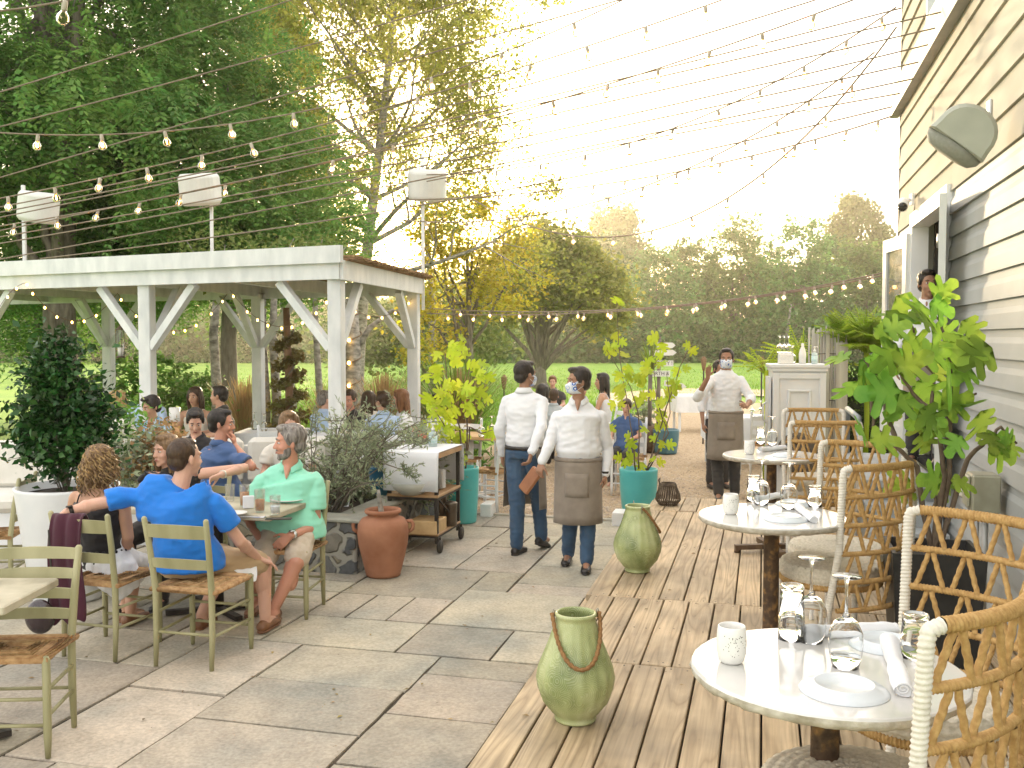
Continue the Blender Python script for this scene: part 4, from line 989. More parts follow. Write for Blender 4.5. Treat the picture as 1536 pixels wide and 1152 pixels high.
# lanterns ------------------------------------------------------------
def glaze():
    m=mat('green_glaze',(.15,.19,.06),(.50,.52,.28),scale=5,rough=.25,c3=(.34,.38,.16),detail=6,spec=.6)
    nt=m.node_tree;N=nt.nodes;L=nt.links;b=N['Principled BSDF']; tc=[x for x in N if x.type=='TEX_COORD'][0]
    vo=N.new('ShaderNodeTexVoronoi'); vo.feature='DISTANCE_TO_EDGE'; vo.inputs['Scale'].default_value=24; L.new(tc.outputs['Object'],vo.inputs['Vector'])
    v2=N.new('ShaderNodeTexVoronoi'); v2.inputs['Scale'].default_value=15; L.new(tc.outputs['Object'],v2.inputs['Vector'])
    sn=N.new('ShaderNodeMath'); sn.operation='SINE'; mu=N.new('ShaderNodeMath'); mu.operation='MULTIPLY'; mu.inputs[1].default_value=60; L.new(v2.outputs['Distance'],mu.inputs[0]); L.new(mu.outputs[0],sn.inputs[0])
    r=N.new('ShaderNodeMapRange'); r.inputs[1].default_value=.55; r.inputs[2].default_value=.95; r.inputs[3].default_value=0; r.inputs[4].default_value=.32; L.new(sn.outputs[0],r.inputs[0])
    mx=N.new('ShaderNodeMix'); mx.data_type='RGBA'; src=b.inputs['Base Color'].links[0].from_socket; L.new(r.outputs[0],mx.inputs[0]); L.new(src,mx.inputs[6]); mx.inputs[7].default_value=(.55,.58,.36,1); L.new(mx.outputs[2],b.inputs['Base Color'])
    bp=N.new('ShaderNodeBump'); bp.inputs['Strength'].default_value=.22; bp.inputs['Distance'].default_value=.002; L.new(sn.outputs[0],bp.inputs['Height']); L.new(bp.outputs[0],b.inputs['Normal'])
    return m
M_glz=glaze(); M_wire=mat('wire_steel',(.35,.33,.28),rough=.35,metal=.9)
M_jute=mat('jute_brown',(.20,.10,.035),(.33,.18,.07),scale=80,rough=.9,bump=.5)
def lantern(px,py,label,rot,handle):
    p=G(px,py,DZ+.002); root=empty('ceramic_lantern',p,rot,label,'lantern','green glazed lanterns on the deck edge')
    k=0; n=72; prof=[(0,.004),(.085,.0),(.088,.010),(.082,.018),(.10,.035),(.140,.085),(.160,.14),(.166,.18),(.158,.225),(.138,.275),(.115,.33),(.098,.38),(.086,.42),(.083,.436),(.088,.442),(.088,.452),(.080,.456),(.074,.450),(.076,.43),(.10,.34),(.14,.22),(.12,.06),(0,.03)]
    b=MB(); vs=[];fs=[]
    for r,z in prof:
        for k in range(n):
            a=2*PI*k/n; rr=r*(1-.03*abs(math.cos(a*9))**10*(1 if .03<z<.42 else 0)); vs.append((rr*math.cos(a),rr*math.sin(a),z))
    for i in range(len(prof)-1):
        for k in range(n): k2=(k+1)%n; fs.append((i*n+k,i*n+k2,(i+1)*n+k2,(i+1)*n+k))
    b.add(vs,fs,True); b.build('vase_body',M_glz,root)
    for sx in(-1,1):
        b=MB(); b.tube([(sx*.080,0,.40),(sx*.094,0,.425),(sx*.098,0,.455),(sx*.094,0,.47),(sx*.088,0,.462),(sx*.092,0,.43)],.003,6); b.build('wire_loop',M_wire,root)
    b=MB(); pts=[]
    for i in range(25):
        t=i/24; a=PI*t; pts.append((-.098*math.cos(a)*1.0,-(.0+.15*math.sin(a)**.75)*handle,.452-.19*math.sin(a)**.9))
    # keep the rope outside the belly
    q=[]
    for x,y,z in pts:
        rr=math.hypot(x,y); need=np.interp(z,[.0,.18,.225,.275,.33,.38,.42,.46],[.1,.18,.172,.152,.129,.112,.100,.100])
        if rr<need: f=need/max(rr,1e-4); y=y*f if abs(y)>.03 else y; x=x*f if abs(y)>.03 else math.copysign(need,x)
        q.append((x,y,z))
    ropetube(b,q,.0085,.026,2,8,.2); b.build('rope_handle',M_jute,root); return root
lantern(863,1078,'front green glazed lantern with a brown rope handle hanging over its belly',.10,1)
lantern(956,856,'rear green glazed lantern with its handle hanging on the right side',1.75,1)
# wicker basket lantern
p=G(1002,757,DZ); p.z=DZ
wb=empty('wicker_lantern',p,0,'small dark willow stick lantern at the far corner of the deck','lantern')
b=MB(); M_wick=mat('willow_dark',(.07,.05,.035),(.16,.12,.08),scale=20,rough=.85,bump=.5)
for k in range(30):
    a=2*PI*k/30; c,s_=math.cos(a),math.sin(a); b.tube([(.08*c,.08*s_,0),(.118*c,.118*s_,.05),(.112*c,.112*s_,.10),(.075*c,.075*s_,.19),(.062*c,.062*s_,.205)],.0055,5)
b.build('stick_wall',M_wick,wb)
b=MB()
for z,r in((.01,.085),(.02,.092),(.19,.079),(.20,.072),(.208,.068)): b.tube([(r*math.cos(a),r*math.sin(a),z) for a in np.linspace(0,2*PI,25)[:-1]],.007,6,closed=True)
b.build('woven_band',M_wick,wb)
b=MB(); b.tube([(-.075,0,.20),(-.10,-.03,.24),(-.085,-.05,.27),(-.10,-.085,.2),(-.115,-.08,.12)],.005,6); b.build('handle',M_wick,wb)
# ladder back chairs ----------------------------------------------------
M_oliv=mat('olive_wood',(.24,.23,.11),(.36,.34,.19),scale=7,rough=.5,bump=.3,bscale=30,bdist=.002,stretch=(1,1,.25),island=.08)
M_rush=mat('rush_seat',(.30,.16,.06),(.52,.34,.16),scale=30,rough=.85,bump=.5,bscale=90,island=.15)
def ladder_chair(loc,rz,label,slats=2,m=None,seatm=None,grp='olive green ladder back chairs',w=.40,dp=.38,hb=.88,cat='chair',name='ladder_chair'):
    m=m or M_oliv; root=empty(name,loc,rz,label,cat,grp)
    w2=w/2; d2=dp/2
    for sx in(-1,1):
        b=MB(); b.tube([(sx*(w2-.02),-d2-.012,0),(sx*(w2-.02),-d2,.20),(sx*(w2-.02),-d2,.44),(sx*(w2-.012),-d2-.035,.68),(sx*(w2-.004),-d2-.075,hb-.01),(sx*(w2-.004),-d2-.078,hb)],[.013,.018,.019,.018,.016,.009],10); b.build('back_post',m,root)
        b=MB(); b.tube([(sx*w2,d2,0),(sx*w2,d2,.10),(sx*w2,d2,.45),(sx*w2,d2,.465)],[.012,.018,.018,.010],10); b.build('leg',m,root)
    for z in(.17,.29):
        for sx in(-1,1):
            b=MB(); b.tube([(sx*(w2-.018),-d2,z+.02),(sx*w2,d2,z+.02)],.009,8); b.build('rung',m,root)
    for (y,z) in((d2,.15),(d2,.27),(-d2,.20)):
        b=MB(); b.tube([(-w2+.01,y,z),(w2-.01,y,z)],.009,8); b.build('rung',m,root)
    if slats==2: zs=[(.80,.075),(.61,.055)]
    elif slats==4: zs=[(.84,.05),(.745,.045),(.65,.045),(.555,.045)]
    else: zs=[(.82,.055),(.70,.05),(.58,.05)]
    for z,h_ in zs:
        b=MB(); n=8; vs=[];fs=[]
        yb=lambda zz:-d2-(0 if zz<.44 else (zz-.44)*.17)
        for i in range(n+1):
            t=-1+2*i/n; x=t*(w2-.012); cy=-.018*(1-t*t)
            for (dy,dz) in((-.007,-h_/2),(.007,-h_/2),(.007,h_/2+.006*(1-t*t)),(-.007,h_/2+.006*(1-t*t))): vs.append((x,yb(z+dz)+cy+dy,z+dz))
        for i in range(n):
            for k in range(4): k2=(k+1)%4; fs.append((i*4+k,i*4+k2,(i+1)*4+k2,(i+1)*4+k))
        fs+=[(3,2,1,0),(n*4,n*4+1,n*4+2,n*4+3)]; b.add(vs,fs); b.build('back_slat',m,root)
    b=MB(); N_=13
    for j in range(N_):
        f=1-j/N_; a=w2*f+.005*f; c=d2*f+.005*f; z=.448+.006*math.sin(j)
        b.tube([(-a,-c,z),(a,-c,z),(a,c,z),(-a,c,z)],.0105 if j else .015,6,closed=True)
    b.box((0,0,.442),(w-.03,dp-.03,.012)); b.build('woven_seat',seatm or M_rush,root)
    return root
def P2(px,d): p=at(px,d,0.012); return p
ladder_chair((-2.31,4.43,.012),PI+.06,'empty ladder back chair at the lower left with four slats, facing the camera',4,w=.42,dp=.34)
ladder_chair((-1.83,5.66,.012),rad(-14),'ladder back chair with two slats that the man in the royal blue shirt sits on',2,w=.40,dp=.40)
ladder_chair((-2.44,5.82,.012),rad(-16),'ladder back chair with a maroon jacket hung on its back, under the curly haired woman',2,w=.40,dp=.38)
ladder_chair((-1.56,6.64,.012),rad(180-10),'ladder back chair beside the stone planter under the man in the mint green shirt',3,w=.42,dp=.36)
ladder_chair((-2.45,7.35,.012),rad(170),'ladder back chair across the table under the woman in black',3,w=.40,dp=.36)
ladder_chair((-3.85,7.1,.012),rad(100),'ladder back chair beside the white planter at the left',3,w=.40,dp=.36)
# dining tables ----------------------------------------------------------
M_tt=mat('table_worn',(.30,.27,.19),(.55,.50,.38),scale=5,rough=.55,bump=.5,bscale=25,bdist=.003,detail=8,c3=(.44,.40,.29))
M_iron=mat('black_iron',(.03,.026,.022),(.06,.05,.04),scale=10,rough=.55,metal=.4)
def wood_table(corner_se,lx,ly,label,rz=-PHI,topm=None,legs=False,z=.75,name='dining_table'):
    # origin at the SE corner; table extends -x and +y in its own frame
    root=empty(name,(corner_se[0],corner_se[1],.012),rz,label,'table')
    b=MB(); b.box((-lx/2,ly/2,z-.02),(lx,ly,.04),bev=.006); b.build('table_top',topm or M_tt,root)
    if not legs:
        b=MB(); b.box((-lx/2,ly/2,z-.055),(lx*.86,ly*.3,.03)); b.tube([(-lx/2,ly/2,.03),(-lx/2,ly/2,z-.05)],.04,12); b.build('pedestal',M_iron,root)
        for s_ in(-1,1):
            b=MB(); b.bar((-lx/2-.28*s_,ly/2-.2,.025),(-lx/2+.28*s_,ly/2+.2,.025),.05,.03); b.build('foot',M_iron,root)
    else:
        for x in(-.05,-lx+.05):
            for y in(.05,ly-.05): b=MB(); b.box((x,y,(z-.04)/2),(.06,.06,z-.04)); b.build('leg',topm or M_tt,root)
    return root
wood_table((-1.56,6.18),1.15,.62,'pale worn table with iced tea glasses between the four seated diners')
wood_table((-2.16,4.06),1.0,.50,'corner of a pale worn table cropped by the left edge of the photo',rz=0.0)
# on the diners' table
def gt(px,py): return G(px,py,.7635)
M_tea=mat('iced_tea',(.34,.085,.01),(.62,.22,.03),scale=60,rough=.15)
def pint(px,py,label,liq=None,h=.15,fill=.10):
    root=empty('drinking_glass',gt(px,py),0,label,'glass','drinking glasses on the diners table')
    b=MB(); b.lathe([(0,0),(.027,0),(.030,.01),(.036,h),(.034,h),(.028,.012),(0,.010)],n=24); b.build('glass_wall',M_thin,root)
    if liq: b=MB(); b.lathe([(0,.011),(.0277,.012),(.0277+.006*fill/h,fill),(0,fill)],n=24); b.build('drink',liq,root)
    return root
pint(367,760,'glass of iced tea at the left of the pair',M_tea); pint(390,768,'glass of iced tea just right of the paper napkin',M_tea,.15,.085)
pint(413,772,'glass of ice water at the table corner in front of the mint green shirt',mat('ice_water',(.62,.66,.66),(.78,.81,.81),scale=60,rough=.15),.125,.06); pint(345,752,'half hidden clear glass behind the blue shoulder',None,.12)
b=MB(); p=gt(373,763); b.box((p.x,p.y,p.z+.045),(.075,.02,.085),rz=.3,bev=.005); tag(b.build('paper_napkin',M_nap),'upright white paper napkin between the iced tea glasses','napkin')
b=MB(); b.lathe([(0,.006),(.07,.006),(.10,.014),(.125,.018),(.125,.022),(.1,.019),(.07,.012),(0,.012)],n=40); o=b.build('plate',M_cer); o.location=gt(432,752); tag(o,'white dinner plate in front of the man in mint green','plate')
b=MB(); b.lathe([(0,.006),(.05,.006),(.08,.012),(.08,.016),(.05,.012),(0,.012)],n=32); o=b.build('plate',M_cer); o.location=gt(352,772); tag(o,'small white plate beside the blue elbow','plate')
b=MB(); p=gt(418,779); b.box((p.x,p.y,p.z+.004),(.16,.06,.006),rz=.1); tag(b.build('phone',M_iron),'dark flat phone at the front table corner','phone')
b=MB(); p=gt(376,776)
for k in range(2): b.tube([p+Vector((-.08,.0+.02*k,.004)),p+Vector((.06,-.03+.02*k,.004)),p+Vector((.10,-.04+.02*k,.006))],[.003,.004,.008],6)
tag(b.build('cutlery',mat('steel',(.5,.5,.5),rough=.25,metal=1)),'fork and knife lying in front of the iced tea','cutlery')
# trolley -------------------------------------------------------------
tr=empty('serving_trolley',(0,0,0.012),0,'iron and wood serving trolley draped with a white runner beside the clay urn','trolley')
M_butch=mat('butcher_block',(.33,.19,.09),(.48,.30,.15),scale=10,rough=.5,bump=.3,stretch=(1,.3,1))
# corners: near-right post at px 655-660, near-left px 583; axis aligned with house roughly
NR=G(655,826,.012); uu=Vector((-.97,.25,0)); vv_=Vector((.25,.97,0)); TW,TD,TH=.44,.62,.86
NR=Vector((D(655,800,8.45).x,8.45,0)); 
cs=[NR,NR+uu*TW,NR+vv_*TD,NR+uu*TW+vv_*TD]
for c in cs: b=MB(); b.box((c.x,c.y,TH/2+.05),(.03,.03,TH-.06),rz=-PHI); b.build('leg',M_iron,tr)
def shelf(z,t,m,name,ex=.02):
    c=NR+uu*(TW/2)+vv_*(TD/2); b=MB(); b.box((c.x,c.y,z),(TW+ex*2,TD+ex*2,t),rz=-PHI,bev=.004); return b.build(name,m,tr)
shelf(TH,.045,M_butch,'top_board',.03); shelf(.50,.025,M_butch,'shelf'); shelf(.16,.02,M_butch,'shelf')
b=MB()
for z in(.48,.145): 
    for a_,c_ in((0,1),(0,2),(1,3),(2,3)): b.bar((cs[a_].x,cs[a_].y,z),(cs[c_].x,cs[c_].y,z),.028,.028)
b.bar((cs[0].x,cs[0].y,.5),(cs[2].x,cs[2].y,.15),.015,.015); b.build('frame_rail',M_iron,tr)
for i,c in enumerate((cs[0],cs[2],cs[3])):
    b=MB(); cc=c-uu*.03; Mx=Matrix.Rotation(-PHI,4,'Z')@Matrix.Rotation(PI/2,4,'Y')
    b.lathe([(0,-.012),(.058,-.012),(.062,0),(.058,.012),(0,.012)],(cc.x,cc.y,.06),20,M=Mx)
    b.bar((cc.x,cc.y,.06),(cc.x,cc.y,.14),.02,.02); b.build('wheel',M_iron,tr)
# runner cloth: on top, hanging at the front and over the right/back
M_cloth=mat('tablecloth_white',(.70,.72,.74),(.78,.79,.80),scale=4,rough=.9,bump=.35,bscale=9,bdist=.01,sheen=.2)
b=MB(); n=16; rows=[]
f0=NR+uu*(-.035)-vv_*.045; 
def crow(base,z,amp=0): 
    r=[]
    for i in range(n+1):
        t=i/n; p=base+uu*((TW+.07)*t)+vv_*(amp*math.sin(t*9)); r.append(Vector((p.x,p.y,z)))
    return r
rows=[crow(f0-vv_*.02,TH-.30,.006),crow(f0-vv_*.012,TH-.16,.004),crow(f0-vv_*.006,TH-.02,.001),crow(f0+vv_*.003,TH+.040,0),crow(f0+vv_*.03,TH+.044,0),crow(f0+vv_*(TD+.08),TH+.044,0),crow(f0+vv_*(TD+.115),TH+.02,0),crow(f0+vv_*(TD+.125),TH-.30,.008)]
vs=[p for r in rows for p in r]; fs=[(i*(n+1)+k,i*(n+1)+k+1,(i+1)*(n+1)+k+1,(i+1)*(n+1)+k) for i in range(len(rows)-1) for k in range(n)]
b.add(vs,fs,True); o=b.build('table_runner',M_cloth); sm=o.modifiers.new('s','SOLIDIFY'); sm.thickness=.003; tag(o,'white cloth runner draped over the serving trolley','cloth')
# plates stack, bowl, crate, pots on shelf
b=MB(); c=NR+uu*.14+vv_*.33
for k in range(12): b.lathe([(0,0),(.06,0),(.11,.012),(.112,.014),(.06,.005),(0,.005)],(c.x,c.y,.53+k*.014),28)
tag(b.build('plate_stack',M_cer),'stack of white plates on the trolley middle shelf','plates')
b=MB(); c=NR+uu*.24+vv_*.02; b.lathe([(0,0),(.08,0),(.14,.05),(.165,.11),(.16,.11),(.13,.055),(0,.02)],(c.x,c.y,.52),32,sx=1.15); tag(b.build('serving_bowl',mat('bowl_grey',(.42,.42,.36),(.5,.5,.44),rough=.35)),'wide grey bowl under the hanging cloth of the trolley','bowl')
b=MB(); c=NR+uu*.12+vv_*.10; b.box((c.x,c.y,.235),(.26,.30,.12),rz=-PHI,bev=.006); tag(b.build('wooden_crate',mat('crate_wood',(.42,.26,.11),(.58,.40,.20),scale=9,rough=.7,bump=.3)),'light wooden crate on the bottom shelf of the trolley','crate')
b=MB(); 
for dx,h_ in((.0,.26),(-.10,.2)): c=NR+uu*(.10+dx)+vv_*.40; b.lathe([(0,0),(.055,0),(.06,h_),(.065,h_+.01),(.05,h_+.02),(0,h_+.03)],(c.x,c.y,.18),20)
tag(b.build('metal_canisters',mat('canister',(.10,.08,.06),(.2,.16,.12),rough=.35,metal=.7)),'pair of dark metal canisters on the bottom shelf of the trolley','canisters')
def pump_bottle(loc,label,sc=1.0,c1=(.62,.74,.74)):
    root=empty('pump_bottle',loc,.3,label,'pump bottle','hand sanitiser pump bottles'); root.scale=(sc,)*3
    b=MB(); b.lathe([(0,0),(.036,0),(.038,.01),(.038,.11),(.034,.125),(.014,.135),(.014,.145),(0,.145)],n=24,sy=.75); b.build('bottle',mat('gel_'+str(len(bpy.data.materials)),c1,tuple(x*1.1 for x in c1),rough=.2,trans=.4),root)
    b=MB(); b.lathe([(.0165,.143),(.0165,.165),(.006,.168),(.006,.19),(.012,.192),(.012,.205),(0,.207)],n=16); b.tube([(0,0,.2),(.04,0,.2),(.045,0,.192)],.005,8); b.build('pump',M_cer,root)
    b=MB(); b.lathe([(.0385,.03),(.0385,.095)],n=24,sy=.76); b.build('paper_label',mat('label_'+str(len(bpy.data.materials)),(.70,.78,.78),(.45,.66,.64),scale=45,rough=.5),root)
    return root
c=NR+uu*.17+vv_*.40; pump_bottle((c.x,c.y,TH+.045),'clear hand sanitiser pump bottle standing on the trolley cloth',1.05)
# clay urn -----------------------------------------------------------------
M_terra=mat('terracotta',(.27,.11,.055),(.40,.18,.10),scale=5,rough=.8,bump=.5,bscale=14,bdist=.006,detail=8,c3=(.33,.145,.08))
ur=empty('clay_urn',G(575,862,.012),.2,'large terracotta urn with two small lug handles beside the stone planter','urn')
b=MB(); b.lathe([(0,.0),(.135,0),(.14,.02),(.165,.12),(.195,.25),(.205,.34),(.20,.41),(.17,.455),(.125,.475),(.118,.49),(.14,.50),(.148,.515),(.14,.53),(.12,.53),(.112,.51),(.108,.47),(.10,.44),(0,.43)],n=48); b.build('urn_body',M_terra,ur)
for a in(PI*.93,-.05): 
    b=MB(); c_,s_=math.cos(a),math.sin(a); b.tube([(.185*c_,.185*s_,.425),(.225*c_,.225*s_,.43),(.24*c_,.24*s_,.40),(.235*c_,.235*s_,.365),(.20*c_,.20*s_,.34)],.016,8); b.build('lug_handle',M_terra,ur)
b=MB(); b.tube([(0,0,.43),(-.02,.02,.56),(-.035,.03,.68)],[.026,.02,.014],8); b.build('cut_stem',M_birch,ur)
b=MB(); rs=random.Random(3)
for k in range(9): a=rs.random()*6.3; b.ell((.06*math.cos(a),.06*math.sin(a),.445),(.035,.028,.025),nu=7,nv=5)
b.build('stones',mat('stone_pink',(.5,.36,.28),(.62,.5,.42),scale=8,rough=.8),ur)
# stone planter -------------------------------------------------------------
def fieldstone():
    m=bpy.data.materials.new('fieldstone'); m.use_nodes=True; nt=m.node_tree;N=nt.nodes;L=nt.links;b=N['Principled BSDF']
    tc=N.new('ShaderNodeTexCoord'); mp=N.new('ShaderNodeMapping'); mp.inputs['Scale'].default_value=(4.6,4.6,5.2); L.new(tc.outputs['Object'],mp.inputs[0])
    nz=N.new('ShaderNodeTexNoise'); nz.inputs['Scale'].default_value=2; L.new(mp.outputs[0],nz.inputs['Vector']); ad=N.new('ShaderNodeVectorMath'); ad.operation='MULTIPLY_ADD'; ad.inputs[1].default_value=(.5,.5,.5); L.new(nz.outputs['Color'],ad.inputs[0]); L.new(mp.outputs[0],ad.inputs[2])
    ve=N.new('ShaderNodeTexVoronoi'); ve.feature='DISTANCE_TO_EDGE'; ve.inputs['Scale'].default_value=1; L.new(ad.outputs[0],ve.inputs['Vector'])
    vc=N.new('ShaderNodeTexVoronoi'); vc.inputs['Scale'].default_value=1; L.new(ad.outputs[0],vc.inputs['Vector'])
    r=N.new('ShaderNodeMapRange'); r.inputs[1].default_value=.07; r.inputs[2].default_value=.13; L.new(ve.outputs['Distance'],r.inputs[0])
    sp=N.new('ShaderNodeSeparateColor'); L.new(vc.outputs['Color'],sp.inputs[0])
    c=N.new('ShaderNodeValToRGB'); e=c.color_ramp.elements; e[0].color=(.07,.075,.08,1); e[1].color=(.24,.21,.15,1); e[1].position=.9; x=e.new(.5); x.color=(.14,.145,.15,1); L.new(sp.outputs[0],c.inputs[0])
    n2=N.new('ShaderNodeTexNoise'); n2.inputs['Scale'].default_value=14; n2.inputs['Detail'].default_value=8; L.new(tc.outputs['Object'],n2.inputs['Vector'])
    mm=N.new('ShaderNodeMix'); mm.data_type='RGBA'; mm.blend_type='OVERLAY'; mm.inputs[0].default_value=.6; L.new(c.outputs[0],mm.inputs[6]); L.new(n2.outputs['Fac'],mm.inputs[7])
    mx=N.new('ShaderNodeMix'); mx.data_type='RGBA'; L.new(r.outputs[0],mx.inputs[0]); mx.inputs[6].default_value=(.30,.29,.25,1); L.new(mm.outputs[2],mx.inputs[7]); L.new(mx.outputs[2],b.inputs['Base Color'])
    bp=N.new('ShaderNodeBump'); bp.inputs['Distance'].default_value=.03; bp.inputs['Strength'].default_value=.9; L.new(r.outputs[0],bp.inputs['Height']); b2=N.new('ShaderNodeBump'); b2.inputs['Distance'].default_value=.01; b2.inputs['Strength'].default_value=.6; L.new(n2.outputs['Fac'],b2.inputs['Height']); L.new(bp.outputs[0],b2.inputs['Normal']); L.new(b2.outputs[0],b.inputs['Normal']); b.inputs['Roughness'].default_value=.85
    return m
M_fs=fieldstone()
sw=empty('stone_planter',(0,0,0),0,'low fieldstone planter wall holding the olive shrub','planter wall')
c1=G(534,862,.01); 
b=MB(); e1=c1; e2=c1+vv_*2.6; e3=e2+uu*3.2; e4=c1+uu*1.55
def wallseg(p,q,h_,t,inn):
    d_=(q-p).normalized(); nrm=Vector((-d_.y,d_.x,0))*inn; m_=(p+q)/2+nrm*t/2; L_=(q-p).length
    b.box((m_.x,m_.y,h_/2),(L_,t,h_),rz=math.atan2(d_.y,d_.x),bev=.015)
wallseg(e4,e1,.43,.2,1) if False else None
for p,q in((e1,e4),(e1+vv_*.2,e2)):
    d_=(q-p).normalized(); inward=(vv_ if p==e1 else uu); m_=(p+q)/2+inward*.11; L_=(q-p).length; b.box((m_.x,m_.y,.215),(L_,.22,.43),rz=math.atan2(d_.y,d_.x),bev=.012)
b.build('stone_wall',M_fs,sw)
b=MB(); cc=c1+uu*.9+vv_*1.4; b.box((cc.x,cc.y,.18),(1.5,2.4,.3),rz=-PHI); b.build('soil',mat('soil',(.03,.022,.015),(.06,.045,.03),scale=20,rough=.95,bump=.8),sw)
b=MB(); cc=c1+uu*.75+vv_*.11; b.box((cc.x,cc.y,.442),(1.6,.27,.03),rz=-PHI,bev=.008); cc=c1+vv_*1.4+uu*.11; b.box((cc.x,cc.y,.442),(.27,2.3,.03),rz=-PHI,bev=.008); b.build('cap_slab',mat('cap_stone',(.26,.26,.22),(.38,.37,.31),scale=6,rough=.85,bump=.6),sw)
def teacup_pot(px,py,label,r=.047,h_=.11):
    b=MB(); b.lathe([(0,0),(r*.85,0),(r,.01),(r*1.02,h_),(r*.9,h_),(r*.88,.02),(0,.02)],G(px,py,.458),24); return tag(b.build('glazed_pot',mat('glaze_verdigris',(.10,.17,.13),(.24,.30,.22),scale=18,rough=.5,bump=.3) if 'glaze_verdigris' not in bpy.data.materials else bpy.data.materials['glaze_verdigris']),label,'pot','small verdigris pots on the stone wall')
teacup_pot(514,758,'small verdigris pot on the wall cap, the right one of the pair'); teacup_pot(495,758,'small verdigris pot on the wall cap, the left one by the mint shirt')
b=MB(); b.lathe([(0,0),(.05,0),(.055,.1),(.045,.1),(0,.09)],G(521,735,.458),20); tag(b.build('candle_jar',M_glass),'glass candle jar behind the verdigris pots','jar')
# olive shrub ------------------------------------------------------------
ol=empty('olive_shrub',(0,0,0),0,'grey green olive shrub leaning over the stone planter and the trolley','shrub')
rs=random.Random(12); segs=[];LP=[];LD=[]
b=MB(); O=c1+uu*.45+vv_*.35; O.z=.35
ends=[(462,640),(478,700),(500,690),(520,650),(548,640),(540,700),(575,650),(600,662),(560,690),(510,735),(535,725),(590,640),(615,640),(450,690),(630,640),(470,745),(528,620),(500,630),(610,620),(638,655),(560,720)]
for i,(ex,ey) in enumerate(ends*2):
    dd=rs.uniform(7.6,8.9); e=D(ex+rs.uniform(-14,14),ey+rs.uniform(-14,10),dd); s0=O+Vector((rs.uniform(-.1,.1),rs.uniform(-.1,.2),0)); pts=[]
    for k in range(7): t=k/6; q=s0.lerp(e,t); q.z+=.12*math.sin(t*PI); q+=Vector((rs.gauss(0,.015),rs.gauss(0,.015),rs.gauss(0,.015))); pts.append(q)
    b.tube(pts,[.007*(1-.8*k/6)+.0012 for k in range(7)],5)
    for k in range(7):
        s1=pts[rs.randrange(2,7)]; dv=Vector((rs.gauss(0,1),rs.gauss(0,1),rs.gauss(.3,.8))).normalized(); L_=rs.uniform(.12,.28); e1_=s1+dv*L_; b.tube([s1,e1_],[.004,.0012],4)
        for j in range(16):
            t=(j+1)/16; c=s1.lerp(e1_,t); ld=(dv+Vector((rs.gauss(0,.8),rs.gauss(0,.8),rs.gauss(0,.8)))).normalized(); LP.append(c+ld*.018); LD.append(ld)
# drooping branch over the cloth
pts=[O,D(560,690,8.0),D(590,700,7.95),D(606,706,7.9),D(622,712,7.9)]; b.tube(pts,[.012,.008,.005,.004,.002],6)
for (qx,qy) in((600,695),(612,702),(622,706),(630,696),(618,716),(632,712),(605,712),(626,722)):
    s1=D(604,704,7.9); e1_=D(qx+rs.uniform(-4,4),qy,7.88); b.tube([s1,e1_],[.003,.001],4); dv=(e1_-s1).normalized()
    for j in range(16): c=s1.lerp(e1_,.3+.7*(j+1)/16); ld=(dv*.6+Vector((rs.gauss(0,.7),rs.gauss(0,.7),rs.gauss(0,.7)))).normalized(); LP.append(c+ld*.018); LD.append(ld)
b.build('branches',M_bark,ol)
def dirleaves(P,Dv,L_,W_,m,name,parent,curl=.1,var=.3,flip=None):
    P=np.array([tuple(p) for p in P]);Dv=np.array([tuple(p) for p in Dv]); Dv/=np.linalg.norm(Dv,axis=1)[:,None]; n=len(P)
    r=rng.normal(size=(n,3)); s_=np.cross(Dv,r); s_/=np.linalg.norm(s_,axis=1)[:,None]; nn=np.cross(s_,Dv); sc=(1+rng.uniform(-var,var,n))[:,None]
    V=np.stack([P-Dv*L_/2*sc,P+s_*W_/2*sc+nn*L_*curl*sc,P+Dv*L_/2*sc,P-s_*W_/2*sc+nn*L_*curl*sc],axis=1).reshape(-1,3)
    return npmesh(name,V,np.arange(4*n).reshape(n,4),m,parent)
dirleaves(LP,LD,.046,.013,L_olive,'leaf',ol)
